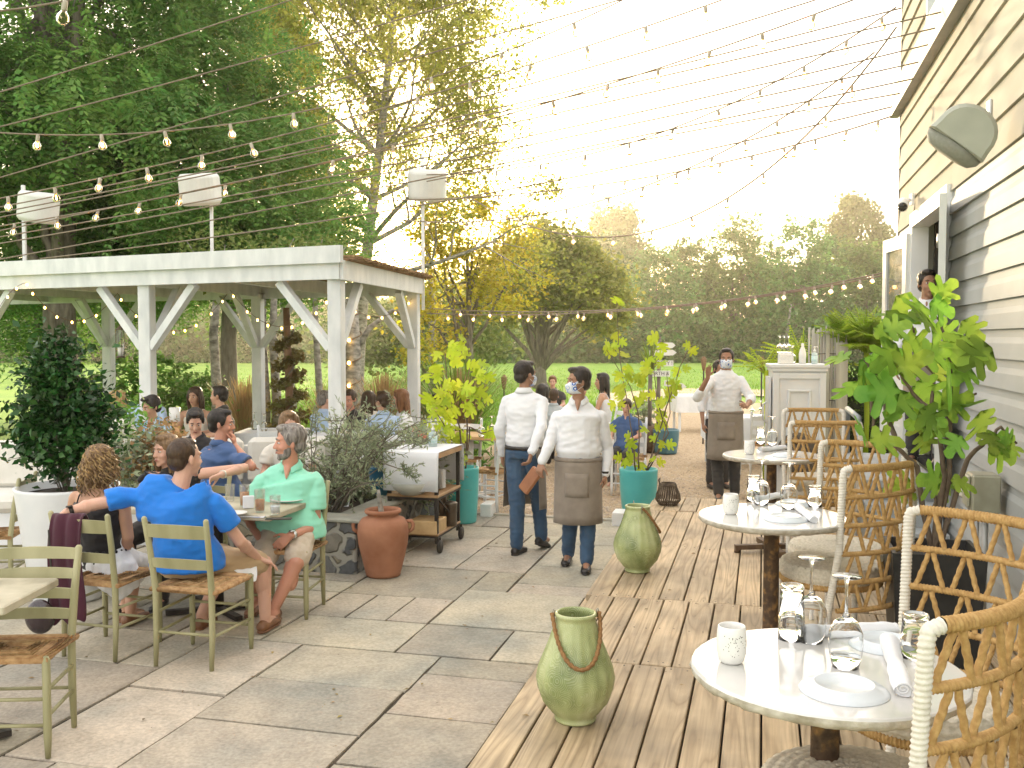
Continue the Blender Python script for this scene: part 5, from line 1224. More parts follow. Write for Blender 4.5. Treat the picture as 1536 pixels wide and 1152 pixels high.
# turquoise pots with figs -------------------------------------------------
M_turq=mat('turquoise_glaze',(.07,.40,.40),(.12,.50,.48),scale=3,rough=.32,spec=.5,c3=(.09,.45,.44))
FIG=[(0,0),(.05,.02),(.10,.16),(.22,.10),(.40,.18),(.44,.30),(.34,.38),(.22,.36),(.27,.46),(.44,.52),(.50,.64),(.40,.72),(.27,.66),(.17,.60),(.16,.74),(.18,.90),(.08,1.0),(0,1.03)]
FIG=[(x*1.25,y) for x,y in FIG]
def fig_leaf_mesh(P,Dv,U_,S_,m,name,parent):
    """lobed palmate leaves: right outline mirrored, folded at the midrib"""
    V=[];F=[];k=len(FIG)
    for p,d,u_,s_ in zip(P,Dv,U_,S_):
        d=Vector(d).normalized(); u_=Vector(u_); u_=(u_-d*u_.dot(d)); 
        if u_.length<1e-3: u_=d.orthogonal()
        u_.normalize(); x=d.cross(u_)
        o=len(V); fold=random.uniform(.05,.35); cur=random.uniform(.05,.35)
        for sg in(1,-1):
            for (a,c) in FIG: V.append(tuple(Vector(p)+x*(a*s_*sg*1.05)+d*(c*s_)+u_*(s_*(fold*abs(a)-cur*c*c-.25*abs(a)**2))))
        for sg in(0,1):
            of=o+sg*k
            mid=[0,17]
            for i in range(1,k-1):
                pass
        # midrib points
        ms=[len(V)+i for i in range(5)]
        for c in(.0,.28,.5,.75,1.03): V.append(tuple(Vector(p)+d*(c*s_)+u_*(-s_*cur*c*c)))
        grp=[(0,1,[0,1,2,3,4,5,6,7]),(1,2,[7,8,9,10]),(2,3,[10,11,12,13,14]),(3,4,[14,15,16,17])]
        for sg in(0,1):
            of=o+sg*k
            for a0,a1,idx in grp:
                for i in range(len(idx)-1):
                    t=(ms[a0] if i<len(idx)/2 else ms[a1]); F.append((t,of+idx[i],of+idx[i+1]) if sg==0 else (t,of+idx[i+1],of+idx[i]))
                h_=int(math.ceil(len(idx)/2)); F.append((ms[a0],of+idx[h_],ms[a1]) if sg==0 else (ms[a0],ms[a1],of+idx[h_]))
    return npmesh(name,V,F,m,parent,True)
def teal_pot(px,py,r,h_,label,m=None,ppos=None):
    root=empty('tall_planter',ppos or G(px,py,.012),0,label,'planter',None)
    b=MB(); b.lathe([(0,0),(r*.80,0),(r*.84,.02),(r*.96,h_*.55),(r,h_-.02),(r*1.0,h_),(r*.93,h_),(r*.91,h_-.06),(0,h_-.07)],n=48); b.build('pot_wall',m or M_turq,root)
    b=MB(); b.lathe([(r*.91,h_-.058),(0,h_-.05)],n=32); b.build('soil',bpy.data.materials['soil'],root); return root
pA=at(694,9.9,.012); pB=at(959,10.3,.012)
teal_pot(0,0,.165,.57,'tall turquoise pot behind the serving trolley',ppos=pA)
teal_pot(0,0,.205,.50,'turquoise pot at the far left corner of the deck behind the waiters',ppos=pB)
def figplant(name,stems,leafpos,label,m,grp=None,d=9.9,S=.13,seed=1,r0=.011,cat='fig plant',outw=.5,dv=.15):
    rs=random.Random(seed); root=empty(name,(0,0,0),0,label,cat,grp); b=MB()
    for st in stems:
        pts=[Vector(p) for p in st]; q=[]
        for i in range(len(pts)-1):
            for k in range(4): q.append(pts[i].lerp(pts[i+1],k/4)+Vector((rs.gauss(0,.004),rs.gauss(0,.004),0)))
        q.append(pts[-1]); m_=len(q); b.tube(q,[r0*(1-.7*i/m_) for i in range(m_)],6)
    b.build('stems',mat('fig_stem',(.10,.07,.05),(.18,.13,.09),scale=20,rough=.8) if 'fig_stem' not in bpy.data.materials else bpy.data.materials['fig_stem'],root)
    P=[];Dv=[];U_=[];S_=[]
    for (p,s_) in leafpos:
        p=Vector(p); a=rs.uniform(0,2*PI); dd=Vector((math.cos(a),math.sin(a)*.45-.15,rs.uniform(-1.1,.45))).normalized(); P.append(p); Dv.append(dd); U_.append(Vector((rs.uniform(-.8,.8),rs.uniform(-1.2,-.5),rs.uniform(-.1,.9)))); S_.append(s_*rs.uniform(.7,1.15))
    fig_leaf_mesh(P,Dv,U_,S_,m,'leaf',root); return root
random.seed(5); rs=random.Random(9)
def cluster(px,py,d,n,spread,s_,dsp=.12): return [(D(px+rs.gauss(0,spread),py+rs.gauss(0,spread),d+rs.gauss(0,dsp)),s_) for _ in range(n)]
pz=lambda px,py,d:D(px,py,d)
LA=[]
for c in((668,525,3),(690,515,4),(700,540,5),(715,555,3),(655,560,4),(668,580,6),(700,585,6),(715,590,3),(662,620,5),(680,640,6),(655,660,6),(708,610,4),(672,600,5),(650,600,4),(735,648,3),(690,668,3),(668,690,3),(648,640,4),(720,560,2)): LA+=cluster(c[0],c[1],9.8,c[2],8,.13)
figplant('fig_plant',[[pA+Vector((0,0,.5)),pz(690,640,9.85),pz(672,590,9.8),pz(668,530,9.8)],[pA+Vector((.03,0,.5)),pz(702,620,9.9),pz(712,570,9.9),pz(700,515,9.9)],[pA+Vector((-.03,0,.5)),pz(675,650,9.8),pz(655,620,9.8)],[pA+Vector((.02,0,.5)),pz(705,640,9.8),pz(722,650,9.7),pz(738,645,9.7)]],LA,'sprawling yellow green fig plant in the turquoise pot behind the trolley',L_fig,seed=2)
LB=[]
for c in((905,520,4),(928,545,2),(940,555,5),(955,560,3),(935,580,3),(975,560,5),(990,540,4),(1005,575,5),(1015,560,2),(965,600,3),(925,600,3),(915,640,3),(990,600,4),(1000,620,4),(975,640,2),(997,665,4),(978,690,3),(935,690,3),(945,650,2),(930,450,2),(921,505,3),(1035,520,2),(985,510,3)): LB+=cluster(c[0],c[1],10.2,c[2],6,.115)
figplant('fig_plant',[[pB+Vector((-.03,0,.45)),pz(948,650,10.2),pz(940,600,10.2),pz(930,540,10.2),pz(925,452,10.2)],[pB+Vector((0,0,.45)),pz(958,620,10.2),pz(945,580,10.2),pz(910,525,10.2)],[pB+Vector((.05,0,.45)),pz(990,675,10.2),pz(1005,620,10.2),pz(1000,560,10.2)],[pB+Vector((.08,0,.45)),pz(1003,650,10.2),pz(985,600,10.2),pz(978,520,10.2)],[pB+Vector((.08,0,.45)),pz(1000,610,10.2),pz(1020,550,10.2),pz(1037,515,10.2)]],LB,'leggy fig plant with thin stems in the turquoise pot beyond the waiters',L_fig,seed=4,r0=.009)
# blue pot on the stone wall with strap plant
bp_=empty('blue_planter',D(572,732,8.9),0,'dark blue glazed pot with a strap leaved plant behind the stone planter','planter')
bp_.location.z=.46
b=MB(); b.lathe([(0,0),(.085,0),(.105,.1),(.12,.24),(.13,.27),(.115,.27),(.1,.2),(0,.2)],n=36); b.build('pot_wall',mat('blue_glaze',(.02,.10,.17),(.035,.16,.24),scale=5,rough=.3),bp_)
def straps(n,h,wd,m,root,name='leaf',spread=.5,droop=.6,base=.22,hv=.3):
    V=[];F=[]
    for i in range(n):
        a=rng.uniform(0,6.28); l=h*rng.uniform(1-hv*2,1); out=spread*rng.uniform(.15,1); o=len(V); ca,sa=math.cos(a),math.sin(a)
        for j in range(7):
            t=j/6; r_=out*h*(t**1.5); z=base+l*(t-droop*out*t*t*t); ww=wd*(1-t**2.5)*.5+.0008
            V.append((ca*r_-sa*ww,sa*r_+ca*ww,z)); V.append((ca*r_+sa*ww,sa*r_-ca*ww,z))
        for k in range(6): F.append((o+2*k,o+2*k+1,o+2*k+3,o+2*k+2))
    return npmesh(name,V,F,m,root)
straps(46,.36,.022,leafmat('leaf_strap',(.05,.14,.02),(.12,.24,.04),tr=.3),bp_,spread=.8)
# flowering perennials behind the stone wall (plants one could point at)
for i,(px,py,d,c,lab) in enumerate([(625,650,9.3,(.55,.22,.16),'low shrub with a few pink blooms behind the trolley'),(545,640,9.4,(.5,.45,.3),'pale feathery shrub behind the olive'),(235,640,9.2,(.40,.2,.10),'shrub with rusty leaves right of the potted evergreen'),(170,600,9.6,(.15,.2,.03),'loose light green shrub behind the potted evergreen'),(200,650,9.0,(.2,.25,.1),'low leafy shrub behind the white sofa')]):
    root=empty('garden_shrub',at(px,d,.2),0,lab,'shrub','low shrubs along the terrace edge'); h=zof(py,d)-.2
    lob=[((0,0,h*.55),(.32,.25,h*.5))]; C,P=clumps(lob,40,34,.22); leaves(P,.035,(L_olive,L_olive,L_reed,L_bush,L_olive)[i],'foliage',root,elong=2.2)
    b=MB(); 
    for k in range(9): b.tube([(0,0,-.15),tuple(C[k])],[.008,.002],4)
    b.build('stems',M_bark,root)
    P=C[:16]+np.array([0,-.1,.08]); leaves(np.repeat(P,5,axis=0)+rng.normal(size=(80,3))*.012,.03,mat('bloom_%d'%i,c,tuple(x*1.15 for x in c),rough=.6,translucent=.3),'foliage_blooms',root,elong=1)
# ================================================================ MORE SETTING THINGS
# black planter with fig tree, right
bpn=empty('black_planter',K(.80,4.98,DZ),-PHI,'tall black square planter holding the fig tree by the house wall','planter')
b=MB(); h_=.60
for (t0,t1,z0,z1) in((.17,.205,0,h_),): 
    vs=[(-t0,-t0,z0),(t0,-t0,z0),(t0,t0,z0),(-t0,t0,z0),(-t1,-t1,z1),(t1,-t1,z1),(t1,t1,z1),(-t1,t1,z1),(-t1+.02,-t1+.02,z1),(t1-.02,-t1+.02,z1),(t1-.02,t1-.02,z1),(-t1+.02,t1-.02,z1),(-t1+.03,-t1+.03,z1-.05),(t1-.03,-t1+.03,z1-.05),(t1-.03,t1-.03,z1-.05),(-t1+.03,t1-.03,z1-.05)]
    fs=[(3,2,1,0)]+[(r*4+i,r*4+(i+1)%4,(r+1)*4+(i+1)%4,(r+1)*4+i) for r in range(3) for i in range(4)]+[(12,13,14,15)]
    b.add(vs,fs)
b.build('pot_wall',mat('black_resin',(.012,.012,.012),(.025,.025,.024),scale=12,rough=.45,bump=.3),bpn)
fr=K(.80,4.98,DZ+.55)
d0=fr.y
P_=lambda px,py,dd=0:D(px,py,d0+dd)
LR=[]
rs=random.Random(21)
for (px,py,n,s_) in [(1350,450,2,.16),(1385,455,3,.15),(1330,480,2,.15),(1400,490,2,.14),(1365,480,2,.14),(1300,535,3,.13),(1280,545,2,.13),(1290,570,1,.14),(1345,520,2,.15),(1375,540,3,.16),(1350,555,2,.16),(1450,495,2,.17),(1425,520,2,.17),(1470,520,2,.17),(1450,550,2,.17),(1410,570,3,.16),(1345,600,2,.17),(1385,610,2,.16),(1365,580,2,.15),(1430,590,2,.16),(1470,590,2,.17),(1440,600,1,.16),(1475,620,2,.16),(1330,560,2,.14),(1300,660,2,.14),(1290,645,1,.14),(1465,650,3,.13),(1490,650,2,.14),(1520,670,2,.13),(1470,680,1,.18),(1435,655,2,.12),(1390,690,2,.15),(1400,720,3,.16),(1370,715,2,.15),(1435,740,2,.12),(1320,500,2,.13),(1395,640,2,.13),(1415,610,2,.14)]:
    for k in range(n):
        if rs.random()<.22: continue
        LR.append((P_(px+rs.gauss(0,9),py+rs.gauss(0,7),rs.gauss(0,.13)),s_*1.06))
figplant('fig_tree',[[fr,P_(1424,720),P_(1422,640),P_(1426,560),P_(1418,500),P_(1400,470,.05)],[fr,P_(1415,715),P_(1408,650),P_(1396,620,-.05),P_(1400,560),P_(1380,540,.05),P_(1365,480)],[fr+Vector((.02,0,.0)),P_(1450,690),P_(1480,660),P_(1500,640),P_(1525,665,.05)],[P_(1424,720),P_(1395,770,.02)],[fr,P_(1375,700),P_(1345,670),P_(1310,640,.1),P_(1304,590,.1),P_(1312,570,.1),P_(1296,540,.1)],[P_(1345,670),P_(1325,600,.1),P_(1335,560,.1)],[P_(1422,640),P_(1440,605),P_(1465,590)],[P_(1424,600),P_(1440,560),P_(1450,520)],[P_(1396,620,-.05),P_(1370,590),P_(1350,560)],[fr,P_(1405,760,.02),P_(1400,730)]],LR,'tall fig tree with large lobed green leaves in the black planter by the house',L_figg,seed=11,r0=.014,cat='fig tree')
# white cabinet with wheel --------------------------------------------------
cdm=11.3; pc=at(1200,cdm,0.0); cab=empty('white_cabinet',(pc.x,pc.y,-.0),-PHI*1.0+.12,'white panelled service cabinet with glasses on top at the end of the deck','cabinet')
M_cab=mat('cabinet_paint',(.60,.62,.62),(.70,.71,.70),scale=3,rough=.45,bump=.15,bscale=30)
CW,CD,CH=.60,.42,1.60
b=MB(); b.box((0,CD/2,CH/2),(CW,CD,CH-.06)); b.build('carcass',M_cab,cab)
b=MB(); b.box((0,CD/2-.01,CH-.02),(CW+.07,CD+.07,.045),bev=.008); b.box((0,CD/2-.01,CH-.06),(CW+.03,CD+.04,.04)); b.build('cabinet_top',M_cab,cab)
b=MB()
for (x,z,dx,dz) in((-.265,.77,.07,1.46),(.265,.77,.07,1.46),(0,1.465,.46,.07),(0,.06,.46,.08)): b.box((x,-.008,z),(dx,.022,dz),bev=.004)
for (x,z,dx,dz) in((-.12,.80,.025,1.0),(.12,.80,.025,1.0),(0,1.29,.265,.025),(0,.31,.265,.025)): b.box((x,-.012,z),(dx,.028,dz),bev=.006)
b.build('door_panel',M_cab,cab)
b=MB(); Mx=Matrix.Rotation(PI/2,4,'X'); b.lathe([(.13,-.03),(.235,-.03),(.25,0),(.235,.03),(.13,.03),(.11,.0),(.13,-.03)],(-.02,-.09,.56),40,M=Mx); 
b.lathe([(0,-.01),(.12,-.015),(.12,.015),(0,.01)],(-.02,-.09,.56),30,M=Mx); b.build('wheel',mat('reel_dark',(.05,.04,.035),(.10,.085,.07),rough=.5),cab)
b=MB(); b.box((-.33,.2,.8),(.03,.3,1.3)); b.tube([(-.36,.1,1.15),(-.40,.1,1.12),(-.40,.1,.95),(-.36,.1,.9)],.012,6); b.build('side_handle',M_cab,cab)
top=Vector((pc.x,pc.y,CH+.005))
MI=Matrix.Rotation(-PHI+.12,4,'Z')
cl=lambda x,y,z:tuple(Vector((pc.x,pc.y,0))+MI@Vector((x,y,z)))
b=MB(); b.box(cl(-.14,.14,CH+.06),(.17,.12,.115),rz=-PHI+.12,bev=.008)
for k in range(14): b.ell(cl(-.14+.022*(k%7-3),.10+.05*(k//7),CH+.122),(.014,.012,.014),nu=6,nv=4)
tag(b.build('cutlery_box',mat('box_lace',(.66,.66,.62),(.78,.77,.72),scale=60,rough=.7,bump=.5)),'small white openwork box on the left of the cabinet top','box')
for i,x in enumerate((-.20,-.15,-.10,-.05)): wineglass(cl(x,.20,CH+.12 if i<3 else CH+.005),['first upturned wine glass from the left on the cabinet top','second upturned wine glass from the left on the cabinet top','third upturned wine glass from the left on the cabinet top','upturned wine glass nearest the white bottle on the cabinet'][i],.95,grp='wine glasses on the white cabinet')
b=MB(); b.lathe([(0,0),(.04,0),(.042,.12),(.03,.17),(.016,.20),(.016,.24),(0,.245)],cl(.05,.12,CH+.003),20); tag(b.build('white_bottle',M_cer),'plain white bottle in the middle of the cabinet top','bottle')
pump_bottle(cl(.19,.13,CH+.003),'hand sanitiser pump bottle on the right end of the white cabinet',1.0)
# bamboo screen
bs=empty('bamboo_screen',at(1243,12.4,0),-PHI+.2,'weathered grey bamboo and plank screen behind the white cabinet','screen')
b=MB(); rs=random.Random(6); M_bam=mat('grey_bamboo',(.26,.25,.22),(.44,.43,.38),scale=12,rough=.85,bump=.5,stretch=(1,1,.1),island=.22)
x=-.24
while x<.24:
    r=rs.uniform(.009,.016); h_=1.98+rs.uniform(-.09,.10)-(.10 if x>.08 else 0); b.tube([(x,rs.uniform(-.02,.02),-.1),(x+rs.uniform(-.008,.008),0,h_)],r,7); x+=r*1.9
b.build('canes',M_bam,bs)
b=MB(); b.box((.16,-.035,.9),(.15,.02,1.9)); b.box((-.02,-.03,1.0),(.05,.025,2.05)); b.build('plank',M_bam,bs)
b=MB()
for z in(.5,1.1,1.7): b.tube([(-.25,-.03,z),(0,-.035,z+.01),(.24,-.03,z)],.005,5)
b.build('wire_tie',M_iron,bs)
# hedge and palm by the house corner
hg=empty('boxwood_hedge',at(1298,13.0,0),0,'dark green clipped hedge between the bamboo screen and the door','hedge')
P=np.stack([rng.uniform(-.55,.75,9000),rng.uniform(-.35,.35,9000),rng.uniform(0,1.55,9000)],axis=1); P+=rng.normal(size=P.shape)*.03; leaves(P,.035,L_fern,'foliage',hg)
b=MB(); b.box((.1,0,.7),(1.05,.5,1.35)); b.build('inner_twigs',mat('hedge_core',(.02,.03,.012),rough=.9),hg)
def fern_plant(name,px,d,z0,n,L_,label,m,cat,ll=.13,lw=.016,nl=26,up=.9):
    root=empty(name,at(px,d,z0),0,label,cat); V=[];F=[]; bb=MB()
    for i in range(n):
        a=rng.uniform(0,6.28); el=rng.uniform(.5,1.45)*up; ca,sa=math.cos(a),math.sin(a); pts=[]
        for j in range(nl):
            t=j/(nl-1); r_=L_*t*math.cos(el)*(1+.3*t); z=L_*(math.sin(el)*t-.55*t*t*math.cos(el)); pts.append(np.array([ca*r_,sa*r_,z]))
            if j>3:
                w_=ll*math.sin(PI*min(1,(t*.95+.08)))*1.1; 
                for sg in(-1,1):
                    dv=np.array([ca*.55-sa*sg*.8,sa*.55+ca*sg*.8,.12-.25*t]); p=pts[-1]; o=len(V); sd=np.array([ca,sa,0])*lw*.5
                    V+= [p,p+dv*w_*.45+sd,p+dv*w_+np.array([0,0,-.02]),p+dv*w_*.45-sd]; F.append((o,o+1,o+2,o+3))
        bb.tube([tuple(p) for p in pts[::5]+[pts[-1]]],[.007]*len(pts[::5])+[.002],5)
    npmesh('fronds',V,F,m,root); bb.tube([(0,0,-z0),(.02,0,-z0*.5),(0,0,.05)],.035,7); bb.build('frond_stems',m,root); return root
fern_plant('areca_palm',1300,12.6,1.70,44,.85,'bright yellow green feather palm above the hedge by the door',L_palm,'palm',ll=.26,lw=.034,nl=24)
fern_plant('broadleaf_shrub',1205,13.2,1.50,30,.72,'bright lime green shrub rising behind the glasses on the cabinet',L_fig,'shrub',ll=.10,lw=.055,nl=16)
fern_plant('broadleaf_shrub',1150,13.0,1.42,16,.50,'small lime green fronds peeking out left of the cabinet top',L_fig,'shrub',ll=.10,lw=.045,nl=12)
# kerb blocks
b=MB(); p=G(730,776,.0); b.box((p.x+.02,p.y+.12,.07),(.12,.25,.14),rz=-PHI,bev=.005); tag(b.build('white_kerb_block',M_white),'white painted timber block beside the left turquoise pot','kerb block')
b=MB(); p=G(931,790,.0); b.box((p.x,p.y+.12,.07),(.12,.25,.14),rz=-PHI,bev=.005); tag(b.build('white_kerb_block',M_white),'white painted timber block left of the right turquoise pot','kerb block')
b=MB(); p=K(-2.35,9.93,0); b.box((p.x,p.y,.012),(2.3,.05,.03),rz=-PHI,bev=.003); tag(b.build('timber_edging',mat('edging',(.40,.36,.28),(.52,.48,.4),scale=9,rough=.8)),'thin pale timber edging between flagstones and gravel','edging')
# signpost
sg=empty('signpost',at(988,17.5,0),0,'rustic signpost with stacked white hand lettered arrow boards','signpost')
b=MB(); b.tube([(0,0,-.05),(.01,0,1.95)],.035,8); b.build('post',M_bark,sg)
M_sign=mat('sign_white',(.62,.62,.58),(.72,.72,.68),scale=8,rough=.6); M_ink=mat('sign_ink',(.03,.03,.03),rough=.7)
def board(z,x0,x1,h_,tip,txt,rz=0):
    b=MB(); t=.015
    pts=[(x0,z-h_/2),(x1,z-h_/2)]+([(x1+tip,z)] if tip else [])+[(x1,z+h_/2),(x0,z+h_/2)]
    n=len(pts); b.add([(x,-.04-t,zz) for x,zz in pts]+[(x,-.04,zz) for x,zz in pts],[tuple(range(n)),tuple(range(2*n-1,n-1,-1))]+[(i,i+n,(i+1)%n+n,(i+1)%n) for i in range(n)])
    o=b.build('board',M_sign,sg); o.rotation_euler=(0,rz,0)
    if txt:
        cu=bpy.data.curves.new('lettering','FONT'); cu.body=txt; cu.size=h_*.85; cu.extrude=.001; cu.align_x='RIGHT'; cu.align_y='CENTER'
        to=bpy.data.objects.new('lettering',cu); COL.objects.link(to); bpy.context.view_layer.update(); dg=bpy.context.evaluated_depsgraph_get(); me=bpy.data.meshes.new_from_object(to.evaluated_get(dg)); bpy.data.objects.remove(to)
        lo=bpy.data.objects.new('lettering',me); COL.objects.link(lo); me.materials.clear(); me.materials.append(M_ink); lo.parent=o; lo.location=(x1-.015,-.04-t-.002,z); lo.rotation_euler=(PI/2,0,0)
board(1.78,-.05,.24,.10,.06,'',.0); board(1.64,-.12,.30,.10,.07,'',-.03); board(1.455,-.28,.26,.105,0,'C  CITY !'); board(1.27,-.30,.20,.105,0,'NORTH &'); board(1.10,-.1,.24,.10,.07,'SN',.18)
# tiki torches
def torch(px,d,pt,label):
    root=empty('garden_torch',at(px,d,-.03),0,label,'torch','garden torches'); h_=zof(pt,d)+.03
    b=MB(); b.tube([(0,0,0),(0,0,h_-.22)],.014,8); b.build('pole',M_iron,root)
    b=MB(); b.lathe([(.018,h_-.26),(.035,h_-.2),(.055,h_-.05),(.05,h_-.03),(.03,h_-.03),(.03,h_),(0,h_)],n=14); b.build('basket',mat('torch_basket',(.16,.09,.05),(.28,.17,.09),scale=40,rough=.8) if 'torch_basket' not in bpy.data.materials else bpy.data.materials['torch_basket'],root)
torch(756,17,562,'dark garden torch standing left of the first waiter'); torch(1143,16.5,535,'garden torch between the far waiter and the cabinet'); torch(1056,17.5,535,'garden torch just left of the far waiter')
# far pots by the signpost
teal_pot(0,0,.22,.40,'blue glazed pot at the foot of the signpost',m=mat('blue2',(.05,.14,.18),(.08,.19,.23),rough=.35),ppos=at(1000,16,0))
r_=empty('potted_dracaena',at(975,16.2,0),0,'tall spiky dracaena in a dark pot left of the signpost','potted plant'); b=MB(); b.lathe([(0,0),(.16,0),(.2,.45),(.17,.45),(0,.4)],n=24); b.build('pot',M_dwood,r_); b=MB(); b.tube([(0,0,.4),(.01,0,1.3)],.035,8); b.build('stem',M_bark,r_); straps(60,.85,.03,leafmat('leaf_drac',(.16,.26,.03),(.3,.36,.06),tr=.4),r_,'leaf',.55,.9,base=1.25)
r_=empty('terracotta_trough',at(958,16.8,0),0,'low terracotta trough beside the dracaena pot','pot'); b=MB(); b.box((0,0,.2),(.7,.35,.4),bev=.02); b.build('trough_wall',M_terra,r_); C,P=clumps([((0,0,.6),(.32,.2,.2))],20,30,.12); leaves(P,.04,L_olive,'foliage',r_)
# clothed tables --------------------------------------------------------------
M_wp=mat('white_furniture',(.66,.68,.69),(.74,.75,.75),scale=5,rough=.5)
def cloth_table(px,d,lx,ly,label,rz=0,z=.75,drop=.35,ppos=None):
    root=empty('banquet_table',ppos or at(px,d,0),rz,label,'table','white clothed tables in the garden')
    b=MB(); b.box((0,0,z-.03),(lx,ly,.03)); b.build('table_top',M_wp,root)
    for x in(-lx/2+.06,lx/2-.06):
        for y in(-ly/2+.06,ly/2-.06): b=MB(); b.box((x,y,(z-.04)/2),(.05,.05,z-.04)); b.build('leg',M_wp,root)
    b=MB(); n=48; rows=[]
    def per(s_,amp,zz):
        out=[]
        for k in range(n):
            t=k/n*4; sd=int(t); u_=t-sd; cx,cy=[(-1+2*u_,-1),(1,-1+2*u_),(1-2*u_,1),(-1,1-2*u_)][sd]
            w_=amp*math.sin(k*1.9+px)*.5; out.append((cx*(lx/2+s_+w_),cy*(ly/2+s_+w_),zz))
        return out
    rows=per(.004,0,z-.012)+per(.012,.0,z-.04)+per(.02,.012,z-drop*.5)+per(.028,.025,z-drop)
    rows=per(-.005,0,z-.012)+rows
    rows=[(x,y,z-.0125) if i<n else (x,y,zz) for i,(x,y,zz) in enumerate(rows)]
    fs=[(i*n+k,i*n+(k+1)%n,(i+1)*n+(k+1)%n,(i+1)*n+k) for i in range(4) for k in range(n)]+[tuple(range(n-1,-1,-1))]
    b.add(rows,fs); o=b.build('table_cloth',M_cloth,None); o.location=root.location; o.rotation_euler=(0,0,rz); tag(o,label.replace('table','tablecloth').replace('white clothed','draped white')+'' if 'clothed table' in label else 'cloth on '+label,'tablecloth','white cloths on the garden tables')
    return root
cloth_table(410,12.2,.85,.75,'white clothed table between the back pergola post and the vine pole')
cloth_table(1135,14.5,1.5,.8,'white clothed table between the far waiter and the cabinet',rz=-.1)
cloth_table(800,15.5,1.1,.8,'white clothed table behind the first waiter on the lawn edge')
cloth_table(918,13.0,.75,.7,'white clothed table behind the second waiter shoulder')
cloth_table(1048,20,1.0,.8,'small white clothed table on the grass left of the far waiter')
cloth_table(535,11.9,1.5,.85,'white clothed table where guests dine behind the front pergola post')
cloth_table(235,11.2,1.5,.85,'white clothed table under the pergola beside the three guests',rz=.2)
for (px,d,n,txt) in((410,12.2,4,'table left of the vine pole'),(1135,14.5,4,'table beside the white cabinet'),(800,15.5,2,'table on the lawn edge')):
    for k in range(n):
        p=at(px,d,.745); wineglass((p.x+(-.28+.19*k),p.y+(-.15 if k%2 else .1),.74),['leftmost','second','third','fourth'][k]+' upturned wine glass on the clothed '+txt,1.0,grp='wine glasses on the garden tables')
# white ladder chairs
def wchair(px,d,rz,label,slats=3): return ladder_chair(at(px,d,0),rz,label,slats,M_wp,M_rush,'white ladder back chairs in the garden',name='white_chair',hb=.92)
wchair(735,10.6,rad(60),'white ladder back chair directly right of the left turquoise pot')
wchair(694,11.6,rad(175),'white ladder back chair behind the long wooden table')
wchair(945,11.8,rad(170),'white chair that the small boy sits in beyond the second waiter')
wchair(1140,13.3,rad(5),'white chair half hidden behind the far waiter')
wchair(420,11.2,rad(0),'white chair in front of the clothed table left of the vine pole')
wchair(770,13.5,rad(20),'white chair glimpsed behind the first waiter',3)
wchair(905,13.9,rad(100),'white chair of the long haired woman beyond the waiters')
M_teak=mat('teak_top',(.50,.30,.13),(.64,.42,.20),scale=8,rough=.5,bump=.2,stretch=(.3,1,1))
t_=wood_table((0,0),1.15,.6,'long wooden topped white table behind the left turquoise pot',rz=-PHI,topm=M_teak,legs=False); t_.location=at(765,11.2,0)
for ch in list(t_.children):
    if ch.name.startswith('pedestal') or ch.name.startswith('foot'): ch.data.materials[0]=M_wp
b=MB(); 
for k,(px,py) in enumerate(((722,655),(738,652),(700,652))): p=G(px,py,.755); wineglass(p,['left','middle','right'][k]+' upturned wine glass on the long wooden table',1.0,grp='wine glasses on the wooden table')
# left side: white bench sofa, wall planter and camellia ------------------------
sf=empty('bench_sofa',at(60,8.9,0),.12,'long white built in bench sofa with cream cushions behind the diners','sofa')
M_cush=mat('cushion_cream',(.55,.53,.47),(.66,.64,.58),scale=5,rough=.9,bump=.3,sheen=.2)
b=MB(); b.box((.6,.1,.17),(4.4,.7,.33)); 
b.build('bench_base',M_wp,sf)
for x in(-1.2,-.35,.5,1.35,2.2):
    b=MB(); b.box((x,.0,.415),(.83,.62,.15),bev=.045); b.build('seat_cushion',M_cush,sf)
    b=MB(); b.box((x,.36,.70),(.80,.17,.46),bev=.05,M=Matrix.Rotation(-.12,4,'X')); b.build('back_cushion',M_cush,sf)
b=MB(); b.box((.6,.50,.42),(4.4,.06,.84)); b.build('back_board',M_wp,sf)
wp=empty('white_planter',at(97,7.0,0.012),0,'large white painted tapering planter of the potted evergreen','planter')
b=MB(); b.lathe([(0,0),(.24,0),(.255,.02),(.355,.80),(.36,.82),(.33,.82),(.32,.76),(0,.75)],n=40); b.build('pot_wall',M_wp,wp); b=MB(); b.lathe([(.322,.765),(0,.78)],n=24); b.build('soil',bpy.data.materials['soil'],wp)
s=7.0/FPX; z0=zof(725,7.0)
lob=[((0,0,zof(655,7.0)),(.31,.28,.26)),((.04,0,zof(590,7.0)),(.24,.23,.20)),((-.06,0,zof(550,7.0)),(.17,.17,.20)),((.20,-.02,zof(625,7.0)),(.15,.14,.16)),((-.22,-.02,zof(655,7.0)),(.14,.14,.13)),((.12,-.05,zof(675,7.0)),(.22,.2,.2)),((-.12,-.05,zof(600,7.0)),(.18,.2,.22)),((-.02,0,zof(530,7.0)),(.1,.1,.14))]
cm=empty('potted_evergreen',at(93,7.0,0.0),0,'glossy dark evergreen bush growing in the big white planter','shrub')
C,P=clumps(lob,230,26,.13,flat=1); leaves(P,.031,L_cam,'foliage',cm,elong=1.7,up=.2,fold=.2,var=.6)
b=MB(); b.tube([(0,0,.75),(.02,0,1.0),(0,0,1.5)],[.02,.016,.008],7)
for k in range(36): c=C[(k*6)%len(C)]; zz=max(.5,c[2]-.3); b.tube([(0,0,zz),((c[0])*.5,c[1]*.5,(zz+c[2])/2+.03),tuple(c)],[.008,.005,.002],4)
LP=[];LD=[]
